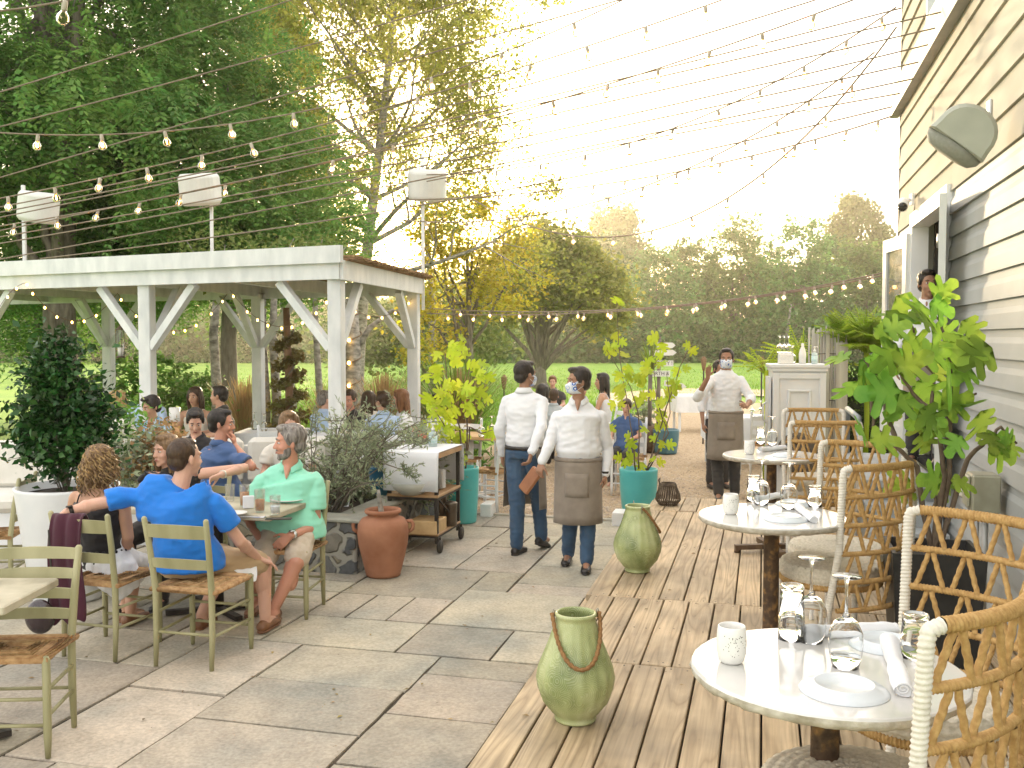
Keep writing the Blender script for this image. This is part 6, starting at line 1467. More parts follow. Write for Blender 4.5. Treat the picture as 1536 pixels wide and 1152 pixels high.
for (px,py) in((10,690),(-5,640),(45,720),(205,700),(200,640),(170,555),(30,560),(75,505),(120,500),(60,490),(140,520),(150,600),(20,620),(-5,600),(190,610),(180,680),(100,485),(45,530),(215,670)):
    e=D(px,py,6.9)-cm.location; s0=Vector((0,0,zof(min(690,py+40),7))); b.tube([s0,s0.lerp(e,.6)+Vector((0,0,.03)),e],[.005,.003,.0015],4)
    for j in range(10): c=s0.lerp(e,.35+.065*j); LP.append(c+Vector((rng.normal()*.012,rng.normal()*.012,rng.normal()*.02))); LD.append(Vector((rng.normal(),rng.normal(),rng.normal())))
b.build('stems',M_bark,cm); dirleaves(LP,LD,.055,.03,L_cam,'twig_leaf',cm)
# hanging wire lantern in the pergola
hl=empty('hanging_lantern',D(180,515,11.5),0,'wire and glass lantern hanging from the pergola brace','lantern')
b=MB(); b.tube([(0,0,.30),(0,0,.48)],.003,5); b.lathe([(.0,.22),(.045,.17),(.05,.16)],n=8); b.lathe([(.05,-.17),(.05,-.15)],n=8)
for a in range(4): an=PI/4+a*PI/2; b.tube([(.05*math.cos(an),.05*math.sin(an),-.16),(.05*math.cos(an),.05*math.sin(an),.17)],.004,5)
b.tube([(0,0,.22),(0,0,.30)],.006,5); b.build('wire_frame',M_wick,hl); b=MB(); b.lathe([(.044,-.15),(.044,.15)],n=16); b.build('glass',M_thin,hl)
b=MB(); b.lathe([(0,-.15),(.028,-.15),(.028,-.05),(0,-.05)],n=12); b.build('candle',M_cer,hl)
# candle jar on guests table
b=MB(); b.lathe([(0,0),(.06,0),(.06,.16),(0,.16)],D(262,632,11.2),20); tag(b.build('pillar_candle',M_cer),'fat white pillar candle on the guests table under the pergola','candle')
# ================================================================ STRING LIGHTS
M_cord=mat('cord_white',(.20,.155,.11),(.28,.23,.175),scale=30,rough=.7)
M_cordd=mat('cord_brown',(.13,.085,.05),(.2,.13,.08),scale=30,rough=.7)
M_sock=mat('socket_white',(.36,.31,.25),(.46,.41,.34),scale=30,rough=.5); M_sockd=mat('socket_brown',(.16,.11,.06),(.22,.15,.09),scale=30,rough=.6)
M_bulb=bpy.data.materials.new('bulb_glass'); M_bulb.use_nodes=True; _b=M_bulb.node_tree.nodes['Principled BSDF']; _b.inputs['Transmission Weight'].default_value=1; _b.inputs['Roughness'].default_value=.02; _b.inputs['IOR'].default_value=1.12; _b.inputs['Base Color'].default_value=(1,.84,.64,1)  # warm glow of the lit bulbs is also put into the orange glass tint
M_fil=emis('filament',(1.0,.42,.10),14.0); M_fil2=emis('fairy_glow',(1.0,.55,.12),6.0)
def lag(p0,p1,p2,x):
    (x0,y0),(x1,y1),(x2,y2)=p0,p1,p2
    return y0*(x-x1)*(x-x2)/((x0-x1)*(x0-x2))+y1*(x-x0)*(x-x2)/((x1-x0)*(x1-x2))+y2*(x-x0)*(x-x1)/((x2-x0)*(x2-x1))
BULB={}
def bulb_meshes(sc):
    if sc in BULB: return BULB[sc]
    b=MB(); b.lathe([(.0,.0),(.012,0),(.014,-.008),(.014,-.045),(.012,-.05)],n=10); s_=b.mesh('socket'); 
    b=MB(); b.lathe([(.012,-.048),(.016,-.056),(.027,-.072),(.030,-.088),(.026,-.106),(.014,-.118),(0,-.121)],n=14); g_=b.mesh('bulb')
    b=MB(); b.tube([(-.006,0,-.06),(-.011,0,-.088),(0,0,-.098),(.011,0,-.088),(.006,0,-.06)],.0042,5); f_=b.mesh('filament')
    g_.materials.append(M_bulb); f_.materials.append(M_fil); BULB[sc]=(s_,g_,f_); return BULB[sc]
def string(p0,p1,p2,d0,d2,bulbs,label,r=.0046,cord=None,sockm=None,bs=1.0,lit=True,name='string_light'):
    cord=cord or M_cord; pts=[]; n=40
    for i in range(n+1):
        t=i/n; x=p0[0]+(p2[0]-p0[0])*t; d=1/((1-t)/d0+t/d2); pts.append(D(x,lag(p0,p1,p2,x),d))
    dm=(d0+d2)/2; r=max(.0038,min(.0085,.00078*dm)); bs=bs*(1.0 if dm<6.5 else 1.2)
    root=empty(name,(0,0,0),0,label,'string lights' if bulbs else 'cable','string lights over the terrace' if bulbs else 'bare cables over the terrace')
    b=MB(); b.tube(pts,r,5); b.build('cord',cord,root)
    s_,g_,f_=bulb_meshes(1.0)
    if not s_.materials: s_.materials.append(M_sock)
    for x in bulbs:
        t=(x-p0[0])/(p2[0]-p0[0]); d=1/((1-t)/d0+t/d2); p=D(x,lag(p0,p1,p2,x),d)
        so_=bpy.data.objects.new('socket',s_); COL.objects.link(so_); so_.parent=root; so_.location=p; so_.scale=(bs*.72,)*3; so_.rotation_euler=(random.uniform(-.25,.25),random.uniform(-.25,.25),random.random()*6)
        go=bpy.data.objects.new('bulb',g_); COL.objects.link(go); go.parent=so_
        if lit: fo=bpy.data.objects.new('filament',f_); COL.objects.link(fo); fo.parent=so_
    return root
fr_=lambda a,b_,n:[a+(b_-a)*i/(n-1) for i in range(n)]
string((-40,196),(345,186),(950,-8),5.2,6.2,[57,152,247,345,440,543,647,753,861],'string of big bulbs from the left edge across the locust trees')
string((-40,305),(375,215),(1110,-10),6.8,6.6,[12,82,150,220,303,376,540,627,705,795,880,968,1058],'string whose bulbs hang just above the left and middle pole speakers')
string((-40,20),(60,8),(200,-25),3.3,3.6,[98],'string with one large unlit bulb in the top left corner',lit=False)
string((-40,345),(640,205),(1300,-8),8.2,6.3,[22,85,148,210,272,338,500,590,720,829,912,987,1065,1143,1222],'string sagging past the middle speaker up to the top right')
string((640,262),(1010,192),(1345,10),9.5,7.2,[745,811,878,944,1010,1077,1141,1206,1270,1322],'steep string of ten bulbs climbing from the tall poplar to the roof edge')
string((560,300),(933,272),(1338,174),12.0,8.8,fr_(700,1318,14),'nearly level string ending under the roof corner')
string((600,330),(965,280),(1312,78),11.0,8.0,[640,700,780,850,912,965,1015,1068,1117,1165,1213,1262],'string running from the right pole speaker to the tangle at the roof corner')
string((640,250),(978,346),(1345,40),13.2,7.8,[700,860,920,978,1037,1092,1145,1193,1238,1278],'loosely drooping string that dips lowest over the wood edge')
string((650,463),(980,461),(1330,408),14.0,9.6,fr_(690,1310,15),'upper of the two low warm strings in front of the wood',r=.005,cord=M_cord,bs=.95)
string((640,470),(980,463),(1330,412),14.4,9.9,fr_(670,1290,16),'lower of the two low warm strings in front of the wood',r=.006,cord=M_cord,bs=1.05)
# bare cables
for i,(a,m_,c,d0,d2,lab) in enumerate([((-40,150),(250,60),(460,-8),5.0,5.6,'bare cable cutting the top left corner'),((-40,200),(300,112),(720,-6),5.4,5.8,'second bare cable from the top left'),((-40,278),(400,150),(950,-6),6.4,6.0,'bare cable rising past the slim poplar top'),
 ((-40,318),(640,167),(1235,-4),7.2,6.3,'bare cable meeting the top edge near the right'),((-40,326),(640,186),(1352,12),7.5,6.6,'bare cable ending at the top of the house corner'),((-40,334),(640,192),(1412,18),7.8,6.3,'bare cable hooked beside the upstairs window'),((-40,354),(640,212),(1403,42),8.0,6.5,'bare cable on the second roof hook'),
 ((-40,362),(640,236),(1392,67),8.4,6.8,'bare cable on the third roof hook'),((-40,372),(640,248),(1378,93),8.7,7.1,'bare cable on the fourth roof hook'),((-40,396),(640,268),(1370,118),9.2,7.4,'bare cable on the bracketed fifth hook'),((640,272),(980,207),(1350,140),9.6,8.2,'bare cable on the sixth roof hook'),((60,388),(640,306),(1338,160),10.5,8.7,'lowest bare cable reaching the roof corner')]):
    string(a,m_,c,d0,d2,[],lab,r=.0052,cord=M_cord,name='support_cable')
# pergola fairy lights
def fairy(pts,d0,d2,n,label):
    root=empty('fairy_lights',(0,0,0),0,label,'fairy lights','fairy lights under the pergola')
    P=[];
    for i in range(31):
        t=i/30; x=pts[0][0]+(pts[2][0]-pts[0][0])*t; P.append(D(x,lag(*pts,x),d0+(d2-d0)*t))
    b=MB(); b.tube(P,.004,4); b.build('wire',M_cordd,root)
    for k in range(n): p=P[int((k+.5)/n*30)]; b=MB(); b.ell((p.x,p.y,p.z-.02),(.013,.013,.018),nu=8,nv=6); b.build('bulb',M_fil2,root)
fairy([(-10,478),(14,440),(48,425)],11.5,11.8,4,'fairy lights at the leftmost pergola bay'); fairy([(40,425),(95,478),(176,440)],11.8,12.6,7,'fairy lights drooping left of the hanging lantern')
fairy([(176,440),(235,492),(345,435)],12.6,13.2,9,'fairy lights drooping right of the hanging lantern'); fairy([(345,435),(420,490),(500,438)],12.6,11.0,9,'fairy lights drooping behind the front right brace'); fairy([(505,440),(565,475),(625,440)],11.2,13.0,6,'fairy lights under the right end of the pergola')
# trunk wrapped in lights behind front post
tw=empty('wrapped_tree_trunk',at(528,17,0),0,'grey tree trunk wrapped with warm lights behind the front pergola post','tree trunk')
b=MB(); b.tube([(0,0,-.05),(.0,0,.8),(.02,0,1.6),(-.02,0,2.6)],[.20,.16,.14,.12],12); b.tube([(.02,0,1.6),(.3,.1,2.1),(.7,.1,2.4),(1.0,.1,2.3)],[.06,.05,.035,.02],7); b.build('trunk',M_birch,tw)
b=MB(); sp_=[(.17*math.cos(i*.35),.17*math.sin(i*.35),.4+i*.022) for i in range(90)]; b.tube(sp_,.012,5); b.build('light_wire',M_cordd,tw)
for i in range(4,90,9): x,y,z=sp_[i]; b=MB(); b.ell((x*1.12,y*1.12,z),(.03,.03,.035),nu=8,nv=6); b.build('bulb',M_fil2,tw)
# ================================================================ PEOPLE
def skinmat(n,c): return mat('skin_'+n,c,tuple(x*.88 for x in c),scale=9,rough=.5,bump=.08,bscale=90,bdist=.001,sub=.12)
SK={'fair':skinmat('fair',(.62,.36,.26)),'tan':skinmat('tan',(.50,.28,.18)),'brown':skinmat('brown',(.34,.18,.11)),'ruddy':skinmat('ruddy',(.56,.27,.18))}
def hairmat(n,a,b_): return mat('hair_'+n,a,b_,scale=60,rough=.45,bump=.8,bscale=160,bdist=.004,stretch=(1,1,.22),spec=.4)
HR={'black':hairmat('black',(.010,.008,.007),(.03,.022,.018)),'brown':hairmat('brown',(.03,.017,.010),(.075,.042,.022)),'auburn':hairmat('auburn',(.12,.05,.022),(.22,.10,.04)),'blonde':hairmat('blonde',(.22,.13,.05),(.42,.28,.12)),'grey':hairmat('grey',(.07,.06,.05),(.30,.27,.24)),'lightbrown':hairmat('lightbrown',(.10,.055,.025),(.26,.16,.08))}
def clothmat(n,a,b_=None,rough=.85,bump=.3,scale=3,**k): return mat('cloth_'+n,a,b_ or tuple(x*.9 for x in a),scale=scale,rough=rough,bump=bump,bscale=420,bdist=.0012,sheen=.15,**k)
CM={'royal':clothmat('royal',(.010,.16,.58),(.014,.19,.66)),'mint':clothmat('mint',(.26,.66,.48),(.30,.72,.53)),'navy':clothmat('navy',(.045,.095,.22),(.06,.115,.26)),'white':clothmat('white',(.66,.67,.69),(.74,.75,.76)),'black':clothmat('black',(.012,.011,.013),(.02,.018,.02)),
 'denim':clothmat('denim',(.025,.06,.115),(.05,.10,.17),scale=8),'khaki':clothmat('khaki',(.42,.29,.16),(.48,.34,.19)),'apron':clothmat('apron',(.20,.165,.13),(.26,.22,.175),scale=9),'dark':clothmat('dark',(.03,.028,.028),(.05,.045,.04)),'maroon':clothmat('maroon',(.045,.008,.018),(.07,.014,.03)),'ltblue':clothmat('ltblue',(.36,.48,.66),(.42,.54,.72)),'grey':clothmat('grey',(.35,.40,.42),(.42,.46,.48)),'ivory':clothmat('ivory',(.66,.62,.54),(.72,.69,.62)),
 'plaid':mat('cloth_plaid',(.46,.38,.28),(.58,.50,.40),scale=14,rough=.85,bump=.3,bscale=200,bdist=.001),'pattern':mat('cloth_pattern',(.10,.30,.50),(.50,.64,.74),scale=28,rough=.85,detail=2)}
M_shoe=mat('leather_black',(.015,.013,.012),(.03,.025,.022),scale=20,rough=.35); M_shoeb=mat('leather_brown',(.16,.07,.03),(.24,.11,.05),scale=14,rough=.4)
M_eye=mat('eye_white',(.62,.58,.54),rough=.2); M_iris=mat('iris_dark',(.02,.012,.008),rough=.1); M_lip=mat('lip',(.36,.12,.10),(.32,.10,.085),rough=.4); 
def fuse(b,name,m,parent,vox=.008,sm=4,wr=0.0,ws=9.0,wst=(1,1,1),seed=0,fac=.5):
    o=bpy.data.objects.new(name,b.mesh(name)); COL.objects.link(o)
    r=o.modifiers.new('r','REMESH'); r.mode='VOXEL'; r.voxel_size=vox; r.use_smooth_shade=True
    s=o.modifiers.new('s','SMOOTH'); s.iterations=sm; s.factor=fac
    bpy.context.view_layer.update(); dg=bpy.context.evaluated_depsgraph_get(); me=bpy.data.meshes.new_from_object(o.evaluated_get(dg)); bpy.data.objects.remove(o)
    if wr>0:
        n=len(me.vertices); co=np.empty(n*3,np.float32); no=np.empty(n*3,np.float32); me.vertices.foreach_get('co',co); me.vertex_normals.foreach_get('vector',no); co=co.reshape(-1,3); no=no.reshape(-1,3); nz=np.empty(n)
        for i in range(n):
            p=co[i]; q=Vector((p[0]*ws*wst[0]+seed,p[1]*ws*wst[1],p[2]*ws*wst[2])); v=mnoise.noise(q); nz[i]=(1-2*abs(v))*.7+.5*mnoise.noise(q*2.3)
        co+=no*(nz[:,None]*wr); me.vertices.foreach_set('co',co.ravel().astype(np.float32)); me.update()
    me.polygons.foreach_set('use_smooth',np.ones(len(me.polygons),dtype=bool))
    o=bpy.data.objects.new(name,me); COL.objects.link(o); me.materials.clear(); me.materials.append(m)
    if parent is not None: o.parent=parent
    return o
def frame(fwd,up=Vector((0,0,1))):
    y=Vector(fwd).normalized(); x=y.cross(up).normalized(); z=x.cross(y); return Matrix((x,y,z)).transposed()
def hand(b,w,d,n,side,L_=.175,curl=.5,spread=.1,grip=None):
    """w wrist, d hand direction, n palm normal, side: +1 thumb along +s, -1 along -s"""
    w=Vector(w); d=Vector(d).normalized(); n=Vector(n); n=(n-d*n.dot(d)).normalized(); s=d.cross(n)*side; k=L_/.185
    b.rings([(w-d*.012,.026*k,.020*k,s),(w+d*.02*k,.030*k,.019*k,s),(w+d*.05*k,.037*k,.017*k,s),(w+d*.078*k,.040*k,.015*k,s),(w+d*.090*k,.036*k,.011*k,s)],n=12)
    for i,(off,ln) in enumerate(((.031,.066),(.0105,.075),(-.0105,.071),(-.030,.056))):
        p=w+d*(.082-.004*abs(i-1))*k+s*off*k; dd=(d+s*(off*spread*8)).normalized(); r=(.0088,.0092,.0088,.0078)[i]*k
        c=curl*(1+.12*i); l=ln*k
        for j,f in enumerate((.45,.30,.25)):
            a=c*(.6,.8,.6)[j]; dd=(dd*math.cos(a)+n*math.sin(a)).normalized(); q=p+dd*(l*f); b.cap(p,r*(1-.08*j),q,r*(.94-.08*j),8); p=q; n2=(n-dd*n.dot(dd))
            n=n if n2.length<1e-3 else n
        # restore normal for each finger
    p=w+d*.028*k+s*.026*k; dd=(d*.62+s*.72+n*.25).normalized()
    for j,l in enumerate((.036,.030,.024)):
        q=p+dd*l*k; b.cap(p,(.0125-.0015*j)*k,q,(.0112-.0018*j)*k,8); p=q; dd=(dd+d*.35+n*curl*.35-s*.15).normalized()
def head_build(root,hc,fwd,skin,sb,hairm,style,detail=True,beard=None,mask=None,hs=1.0,up=Vector((0,0,1)),vox=.006,glasses=False,brow=None):
    R=frame(fwd,up); T=lambda x,y,z:hc+R@Vector((x*hs,y*hs,z*hs)); E=lambda c,r,nu=14,nv=10:sb.ell(T(*c),tuple(q*hs for q in r),M=R,nu=nu,nv=nv)
    E((0,-.012,.038),(.074,.094,.082)); E((0,.030,-.015),(.060,.060,.085)); E((0,.034,-.072),(.047,.047,.034)); E((0,.066,-.096),(.021,.017,.016))
    sb.cap(T(0,.084,.014),.0085*hs,T(0,.103,-.026),.0125*hs,8); E((-.011,.096,-.03),(.008,.008,.007),8,6); E((.011,.096,-.03),(.008,.008,.007),8,6)
    sb.cap(T(-.036,.076,.030),.0105*hs,T(.036,.076,.030),.0105*hs,8); E((.034,.058,-.028),(.024,.024,.022)); E((-.034,.058,-.028),(.024,.024,.022))
    sb.cap(T(-.017,.084,-.060),.0085*hs,T(.017,.084,-.060),.0085*hs,8)
    for s in(-1,1): sb.ell(T(s*.077,-.006,-.004),(.010*hs,.018*hs,.030*hs),M=R@Matrix.Rotation(s*.25,3,'Z'),nu=10,nv=8)
    if detail:
        if not mask or True:
            for s in(-1,1):
                e=MB(); e.ell(T(s*.030,.0750,.006),(.0120*hs,.0105*hs,.0066*hs),M=R,nu=10,nv=8); e.cm=1; e.ell(T(s*.030,.0842,.006),(.0055*hs,.0033*hs,.0056*hs),M=R,nu=8,nv=6); e.build('eye',[M_eye,M_iris],root)
            for s in(-1,1):
                e=MB(); e.tube([T(s*.014,.0885,.026),T(s*.032,.0865,.032),T(s*.048,.073,.025)],[.0028*hs,.0036*hs,.002*hs],6); e.build('eyebrow',brow or hairm,root)
        if not mask:
            e=MB(); e.tube([T(-.021,.0865,-.0585),T(-.008,.0925,-.0565),T(0,.0925,-.058),T(.008,.0925,-.0565),T(.021,.0865,-.0585)],[.0015*hs,.0035*hs,.003*hs,.0035*hs,.0015*hs],6)
            e.tube([T(-.017,.0865,-.063),T(0,.0925,-.066),T(.017,.0865,-.063)],[.0015*hs,.0045*hs,.0015*hs],6); e.build('lips',M_lip,root)
    h=MB(); H=lambda c,r:h.ell(T(*c),tuple(q*hs for q in r),M=R,nu=18,nv=12)
    if style=='short':
        H((0,-.024,.047),(.081,.094,.086)); H((0,-.058,-.012),(.066,.052,.058)); H((0,.028,.102),(.055,.050,.026)); 
        for s in(-1,1): H((s*.070,.012,.035),(.012,.030,.042))
    elif style=='full':
        H((0,-.024,.050),(.084,.096,.087)); H((0,-.058,-.014),(.070,.052,.060)); H((.010,.036,.104),(.058,.052,.027)); 
        for s in(-1,1): H((s*.073,.004,.030),(.011,.034,.044))
    elif style=='buzz':
        H((0,-.022,.043),(.077,.091,.083)); H((0,-.054,-.008),(.064,.052,.058)); H((0,.020,.095),(.050,.046,.026))
    elif style in('long','bob'):
        H((0,-.022,.050),(.088,.098,.088)); H((0,.026,.106),(.058,.050,.026)); L2_=.36 if style=='long' else .20
        h.rings([(T(0,-.045,.05),.085*hs,.06*hs),(T(0,-.062,-.03),.092*hs,.055*hs),(T(0,-.068,-.11),.095*hs,.045*hs),(T(0,-.07,-.05-L2_*.6),.09*hs,.035*hs),(T(0,-.062,-.04-L2_),.05*hs,.02*hs)],lat=R@Vector((1,0,0)),n=16)
        for s in(-1,1): h.rings([(T(s*.072,-.005,.08),.018*hs,.04*hs),(T(s*.085,.010,0),.018*hs,.045*hs),(T(s*.083,.012,-.08),.018*hs,.04*hs),(T(s*.078,.01,-.10-L2_*.3),.01*hs,.02*hs)],lat=R@Vector((1,0,0)),n=12)
    elif style=='curly':
        H((0,-.03,.045),(.084,.096,.085)); H((0,-.055,-.03),(.086,.062,.09)); H((0,-.055,-.10),(.084,.048,.06))
    fuse(h,'hair',hairm,root,vox*1.1,2,.003 if style!='curly' else .006,60,(1,1,.3))
    if style=='curly':
        h=MB(); rr=random.Random(8); 
        for i in range(420):
            a=rr.uniform(0,2*PI); el=rr.uniform(-.5,1.3); px_=math.cos(a)*math.cos(el); py_=math.sin(a)*math.cos(el); 
            if py_>.45 and el<.9: continue
            p=Vector((px_*.088,-.03+py_*.096,.045+math.sin(el)*.085)); ln=rr.uniform(.09,.22)*(1 if el<.8 else 1.2); pts=[]; ph=rr.uniform(0,6.3); out=Vector((px_,py_-.15,.0)); cr_=rr.uniform(.008,.017)
            for j in range(15):
                t=j/14; c=p+out*((.012+.022*(i%3==0))*math.sin(t*PI*.6))+Vector((0,0,-ln*t)); pts.append(T(c.x+cr_*math.cos(ph+t*15),c.y+cr_*math.sin(ph+t*15),c.z))
            h.cm=0 if rr.random()<.45 else 1
            h.tube(pts,[.0042*hs*(1-.5*abs(j/14-.4)) for j in range(15)],5)
        h.build('curls',[HR['lightbrown'],HR['blonde']],root)
    if beard:
        q=MB(); Q=lambda c,r:q.ell(T(*c),tuple(v*hs for v in r),M=R,nu=14,nv=10)
        Q((0,.036,-.080),(.0490,.0475,.032)); Q((0,.067,-.099),(.0235,.0185,.0175))
        for s in(-1,1): Q((s*.050,.024,-.052),(.0085,.028,.040))
        q.cap(T(-.022,.088,-.045),.0055*hs,T(.022,.088,-.045),.0055*hs,8); fuse(q,'beard',beard,root,.005,1,.0015,90)
    if mask:
        q=MB(); vs=[];fs=[]; nu,nv=16,10
        for j in range(nv+1):
            for i in range(nu+1):
                u_=i/nu*2-1; v_=j/nv; x=u_*.066*(1-.10*abs(v_-.4)); z=.002-.108*v_+.012*abs(u_); y=.122-.006*abs(v_-.35)*10*.6-.072*abs(u_)**1.8-(.030 if v_>.8 else 0)*(v_-.8)*5-(.02*max(0,.25-v_)*4)
                vs.append(T(x,y,z))
        for j in range(nv):
            for i in range(nu): fs.append((j*(nu+1)+i,j*(nu+1)+i+1,(j+1)*(nu+1)+i+1,(j+1)*(nu+1)+i))
        q.add(vs,fs,True); o=q.build('face_mask',M_mask,root); sm=o.modifiers.new('s','SOLIDIFY'); sm.thickness=.003
        e=MB()
        for s in(-1,1):
            for zz in(-.012,-.085): e.tube([T(s*.065,.052,zz+.004),T(s*.076,.02,zz*.6),T(s*.080,-.012,-.004 if zz>-.05 else -.03)],.0016*hs,5)
        e.build('ear_loop',M_cer,root)
# mask fabric: white with blue rings
M_mask=bpy.data.materials.new('mask_fabric'); M_mask.use_nodes=True
def _mk():
    nt=M_mask.node_tree;N=nt.nodes;L=nt.links;b=N['Principled BSDF']; tc=N.new('ShaderNodeTexCoord'); v=N.new('ShaderNodeTexVoronoi'); v.inputs['Scale'].default_value=19; v.inputs['Randomness'].default_value=.45; L.new(tc.outputs['Object'],v.inputs['Vector'])
    r=N.new('ShaderNodeValToRGB'); e=r.color_ramp.elements; r.color_ramp.interpolation='CONSTANT'; e[0].position=0; e[0].color=(.01,.05,.28,1); e[1].position=.16; e[1].color=(.7,.73,.76,1)
    for p,c in((.24,(.02,.10,.42)),(.46,(.7,.73,.76)),(.60,(.10,.25,.55)),(.66,(.7,.73,.76))): x=e.new(p); x.color=(*c,1)
    mu=N.new('ShaderNodeMath'); mu.operation='MULTIPLY'; mu.inputs[1].default_value=1.25; L.new(v.outputs['Distance'],mu.inputs[0]); L.new(mu.outputs[0],r.inputs[0]); L.new(r.outputs[0],b.inputs['Base Color']); b.inputs['Roughness'].default_value=.9
_mk()
def pose(kind,h=1.72):
    k=h/1.72; V=lambda x,y,z:Vector((x*k,y*k,z*k))
    if kind=='stand':
        J=dict(pel=V(0,0,.93),waist=V(0,.01,1.08),chest=V(0,.0,1.29),neck=V(0,-.012,1.435),head=V(0,.02,1.60))
        for s,n in((1,'R'),(-1,'L')): J.update({'sho'+n:V(s*.185,0,1.40),'elb'+n:V(s*.235,-.03,1.12),'wri'+n:V(s*.24,.04,.88),'hip'+n:V(s*.09,0,.90),'kne'+n:V(s*.10,.01,.49),'ank'+n:V(s*.105,-.02,.085)})
    else:
        J=dict(pel=V(0,.02,.54),waist=V(0,-.02,.68),chest=V(0,-.03,.90),neck=V(0,-.022,1.045),head=V(0,.015,1.208))
        for s,n in((1,'R'),(-1,'L')): J.update({'sho'+n:V(s*.185,-.02,1.01),'elb'+n:V(s*.23,.05,.76),'wri'+n:V(s*.17,.27,.74),'hip'+n:V(s*.09,.04,.52),'kne'+n:V(s*.13,.44,.50),'ank'+n:V(s*.12,.42,.085)})
    return J,k
def person(label,loc,head_dir,kind='sit',h=1.72,skin='tan',hair='brown',hstyle='short',face=None,top='white',sleeve='short',bottom='denim',legs='long',wt=1.0,ov={},hands=None,group=None,detail=True,vox=.0075,beard=None,mask=None,shoe='black',apron=False,zoff=0.0,collar=True,straps_=False,bare=False,hs=1.0,wr=.004,belt=False,fem=False,lean=0.0,skirt=False,sl=0.0,tuck=False,atop=.09):
    loc=Vector(loc); root=empty('person',(loc.x,loc.y,loc.z),0,label,'person',group)
    J,k=pose(kind,h); f=Vector((head_dir[0],head_dir[1],0)).normalized(); Rm=frame(f)
    for a,q in (('waist',.2),('chest',.6),('neck',1),('head',1),('shoR',1),('shoL',1),('elbR',.7),('elbL',.7)): J[a]=J[a]-Vector((0,0,sl*q))
    J={a:Rm@v+Vector((0,0,zoff)) for a,v in J.items()}
    for a,v in ov.items():
        if a[:3] not in('pit','foo'):
            J[a]=Vector(v)-loc
            if a[:3]=='ank': J[a].z=.098*k+(.03 if ov.get('pitch'+a[3]) else 0)
    _sm=(J['shoR']+J['shoL'])/2; J['neck'].z=max(J['neck'].z,_sm.z+.048*k); J['neck'].x=J['neck'].x*.5+_sm.x*.5; J['neck'].y=J['neck'].y*.5+_sm.y*.5
    if J['head'].z<J['neck'].z+.13*k: J['head'].z=J['neck'].z+.13*k
    lat=(J['shoR']-J['shoL']).normalized(); latp=Rm@Vector((1,0,0)); m=SK[skin]; mt=CM[top]; mb=CM[bottom]
    fd=face or (f.x,f.y,0); hc=J['head']; w_=wt
    # torso rings
    def torso(g,hipx=0.0,top_=True):
        sh=(J['shoR']+J['shoL'])/2; P=J['pel']; Wa=J['waist']; Ch=J['chest']; Nk=J['neck']; dn=(P-Wa).normalized()
        sw=(J['shoR']-J['shoL']).length/2
        return [(P+dn*.07*k,(.150*w_+g)*k,(.100*w_+g)*k,latp),(P,(.168*w_+g)*k,(.118*w_+g)*k,latp),(Wa,((.130 if fem else .150)*w_+g)*k,((.098 if fem else .118)*w_*(.6+.4*w_)+g)*k,latp),(Wa.lerp(Ch,.5),(.148*w_+g)*k,(.112*w_+g)*k,lat),(Ch,(.168*w_+g)*k,(.115*w_+g)*k,lat),(sh+Vector((0,0,-.035*k)),sw*.98+g,(.088+g)*k,lat),(sh+Vector((0,0,.008*k)),sw*.92+g,(.070+g)*k,lat),(sh+Vector((0,0,.030*k)),sw*.66+g,(.062+g)*k,lat),(sh.lerp(Nk,.75)+Vector((0,0,.010*k)),(.078+g)*k,(.056+g)*k,lat),(Nk+Vector((0,0,.010*k)),(.052+g*.7)*k,(.050+g*.7)*k,lat)]
    sb=MB(); sb.rings(torso(-.006 if bare else -.016),n=18)
    sb.cap(J['neck']-Vector((0,0,.05*k)),.056*k*(.9 if fem else 1.0),hc+Vector((0,0,-.05*k)),.050*k*(.88 if fem else 1.02),12)
    if collar and not bare: fv=Rm@Vector((0,1,0)); sb.rings([(J['neck']+fv*.046*k+Vector((0,0,.03*k)),.034*k,.02*k,latp),(J['neck']+fv*.066*k-Vector((0,0,.012*k)),.026*k,.02*k,latp),(J['neck']+fv*.082*k-Vector((0,0,.05*k)),.014*k,.018*k,latp),(J['neck']+fv*.088*k-Vector((0,0,.078*k)),.004*k,.012*k,latp)],n=12)
    for n in 'RL':
        as_=.82 if sleeve=='long' else 1.0; ls_=.78 if legs=='long' else 1.0; dz_=Vector((0,0,.014*k))
        sb.cap(J['sho'+n].lerp((J['shoR']+J['shoL'])/2,.08)-dz_*1.8,(.045 if sleeve=='none' else .038)*k*as_,J['elb'+n],.036*k*as_); sb.cap(J['elb'+n],.038*k*as_,J['wri'+n],.0245*k); mid=J['elb'+n].lerp(J['wri'+n],.28); sb.ell(mid,.041*k*as_,nu=10,nv=8)
        sb.cap(J['hip'+n],.082*k*ls_,J['kne'+n],.056*k*ls_); sb.cap(J['kne'+n],.054*k*ls_,J['ank'+n],.036*k); sb.ell(J['kne'+n].lerp(J['ank'+n],.3)-Rm@Vector((0,.018*k*ls_,0)),(.052*k*ls_,.052*k*ls_,.11*k),nu=10,nv=8)
        ft=Rm@Vector((.03 if n=='R' else -.03,1,0)); fdv=ov.get('foot'+n); ft=(Vector(fdv) if fdv is not None else ft).normalized(); sb.cap(J['ank'+n]-Vector((0,0,.03)),.036*k,J['ank'+n]+ft*.12*k-Vector((0,0,.055*k)),.026*k)
        J['ft'+n]=ft
    hd=hands or {}
    for n in 'RL':
        if n in hd and hd[n] is None: continue
        a=hd.get(n,{}); d_=a.get('d') or (J['wri'+n]-J['elb'+n]); nn=a.get('n') or (Rm@Vector((-1 if n=='R' else 1,0,-.2)) if kind=='stand' else Vector((0,0,-1))); hand(sb,J['wri'+n],d_,nn,(1 if n=='R' else -1)*(a.get('flip',1)),L_=.178*k,curl=a.get('c',.45),spread=a.get('s',.1))
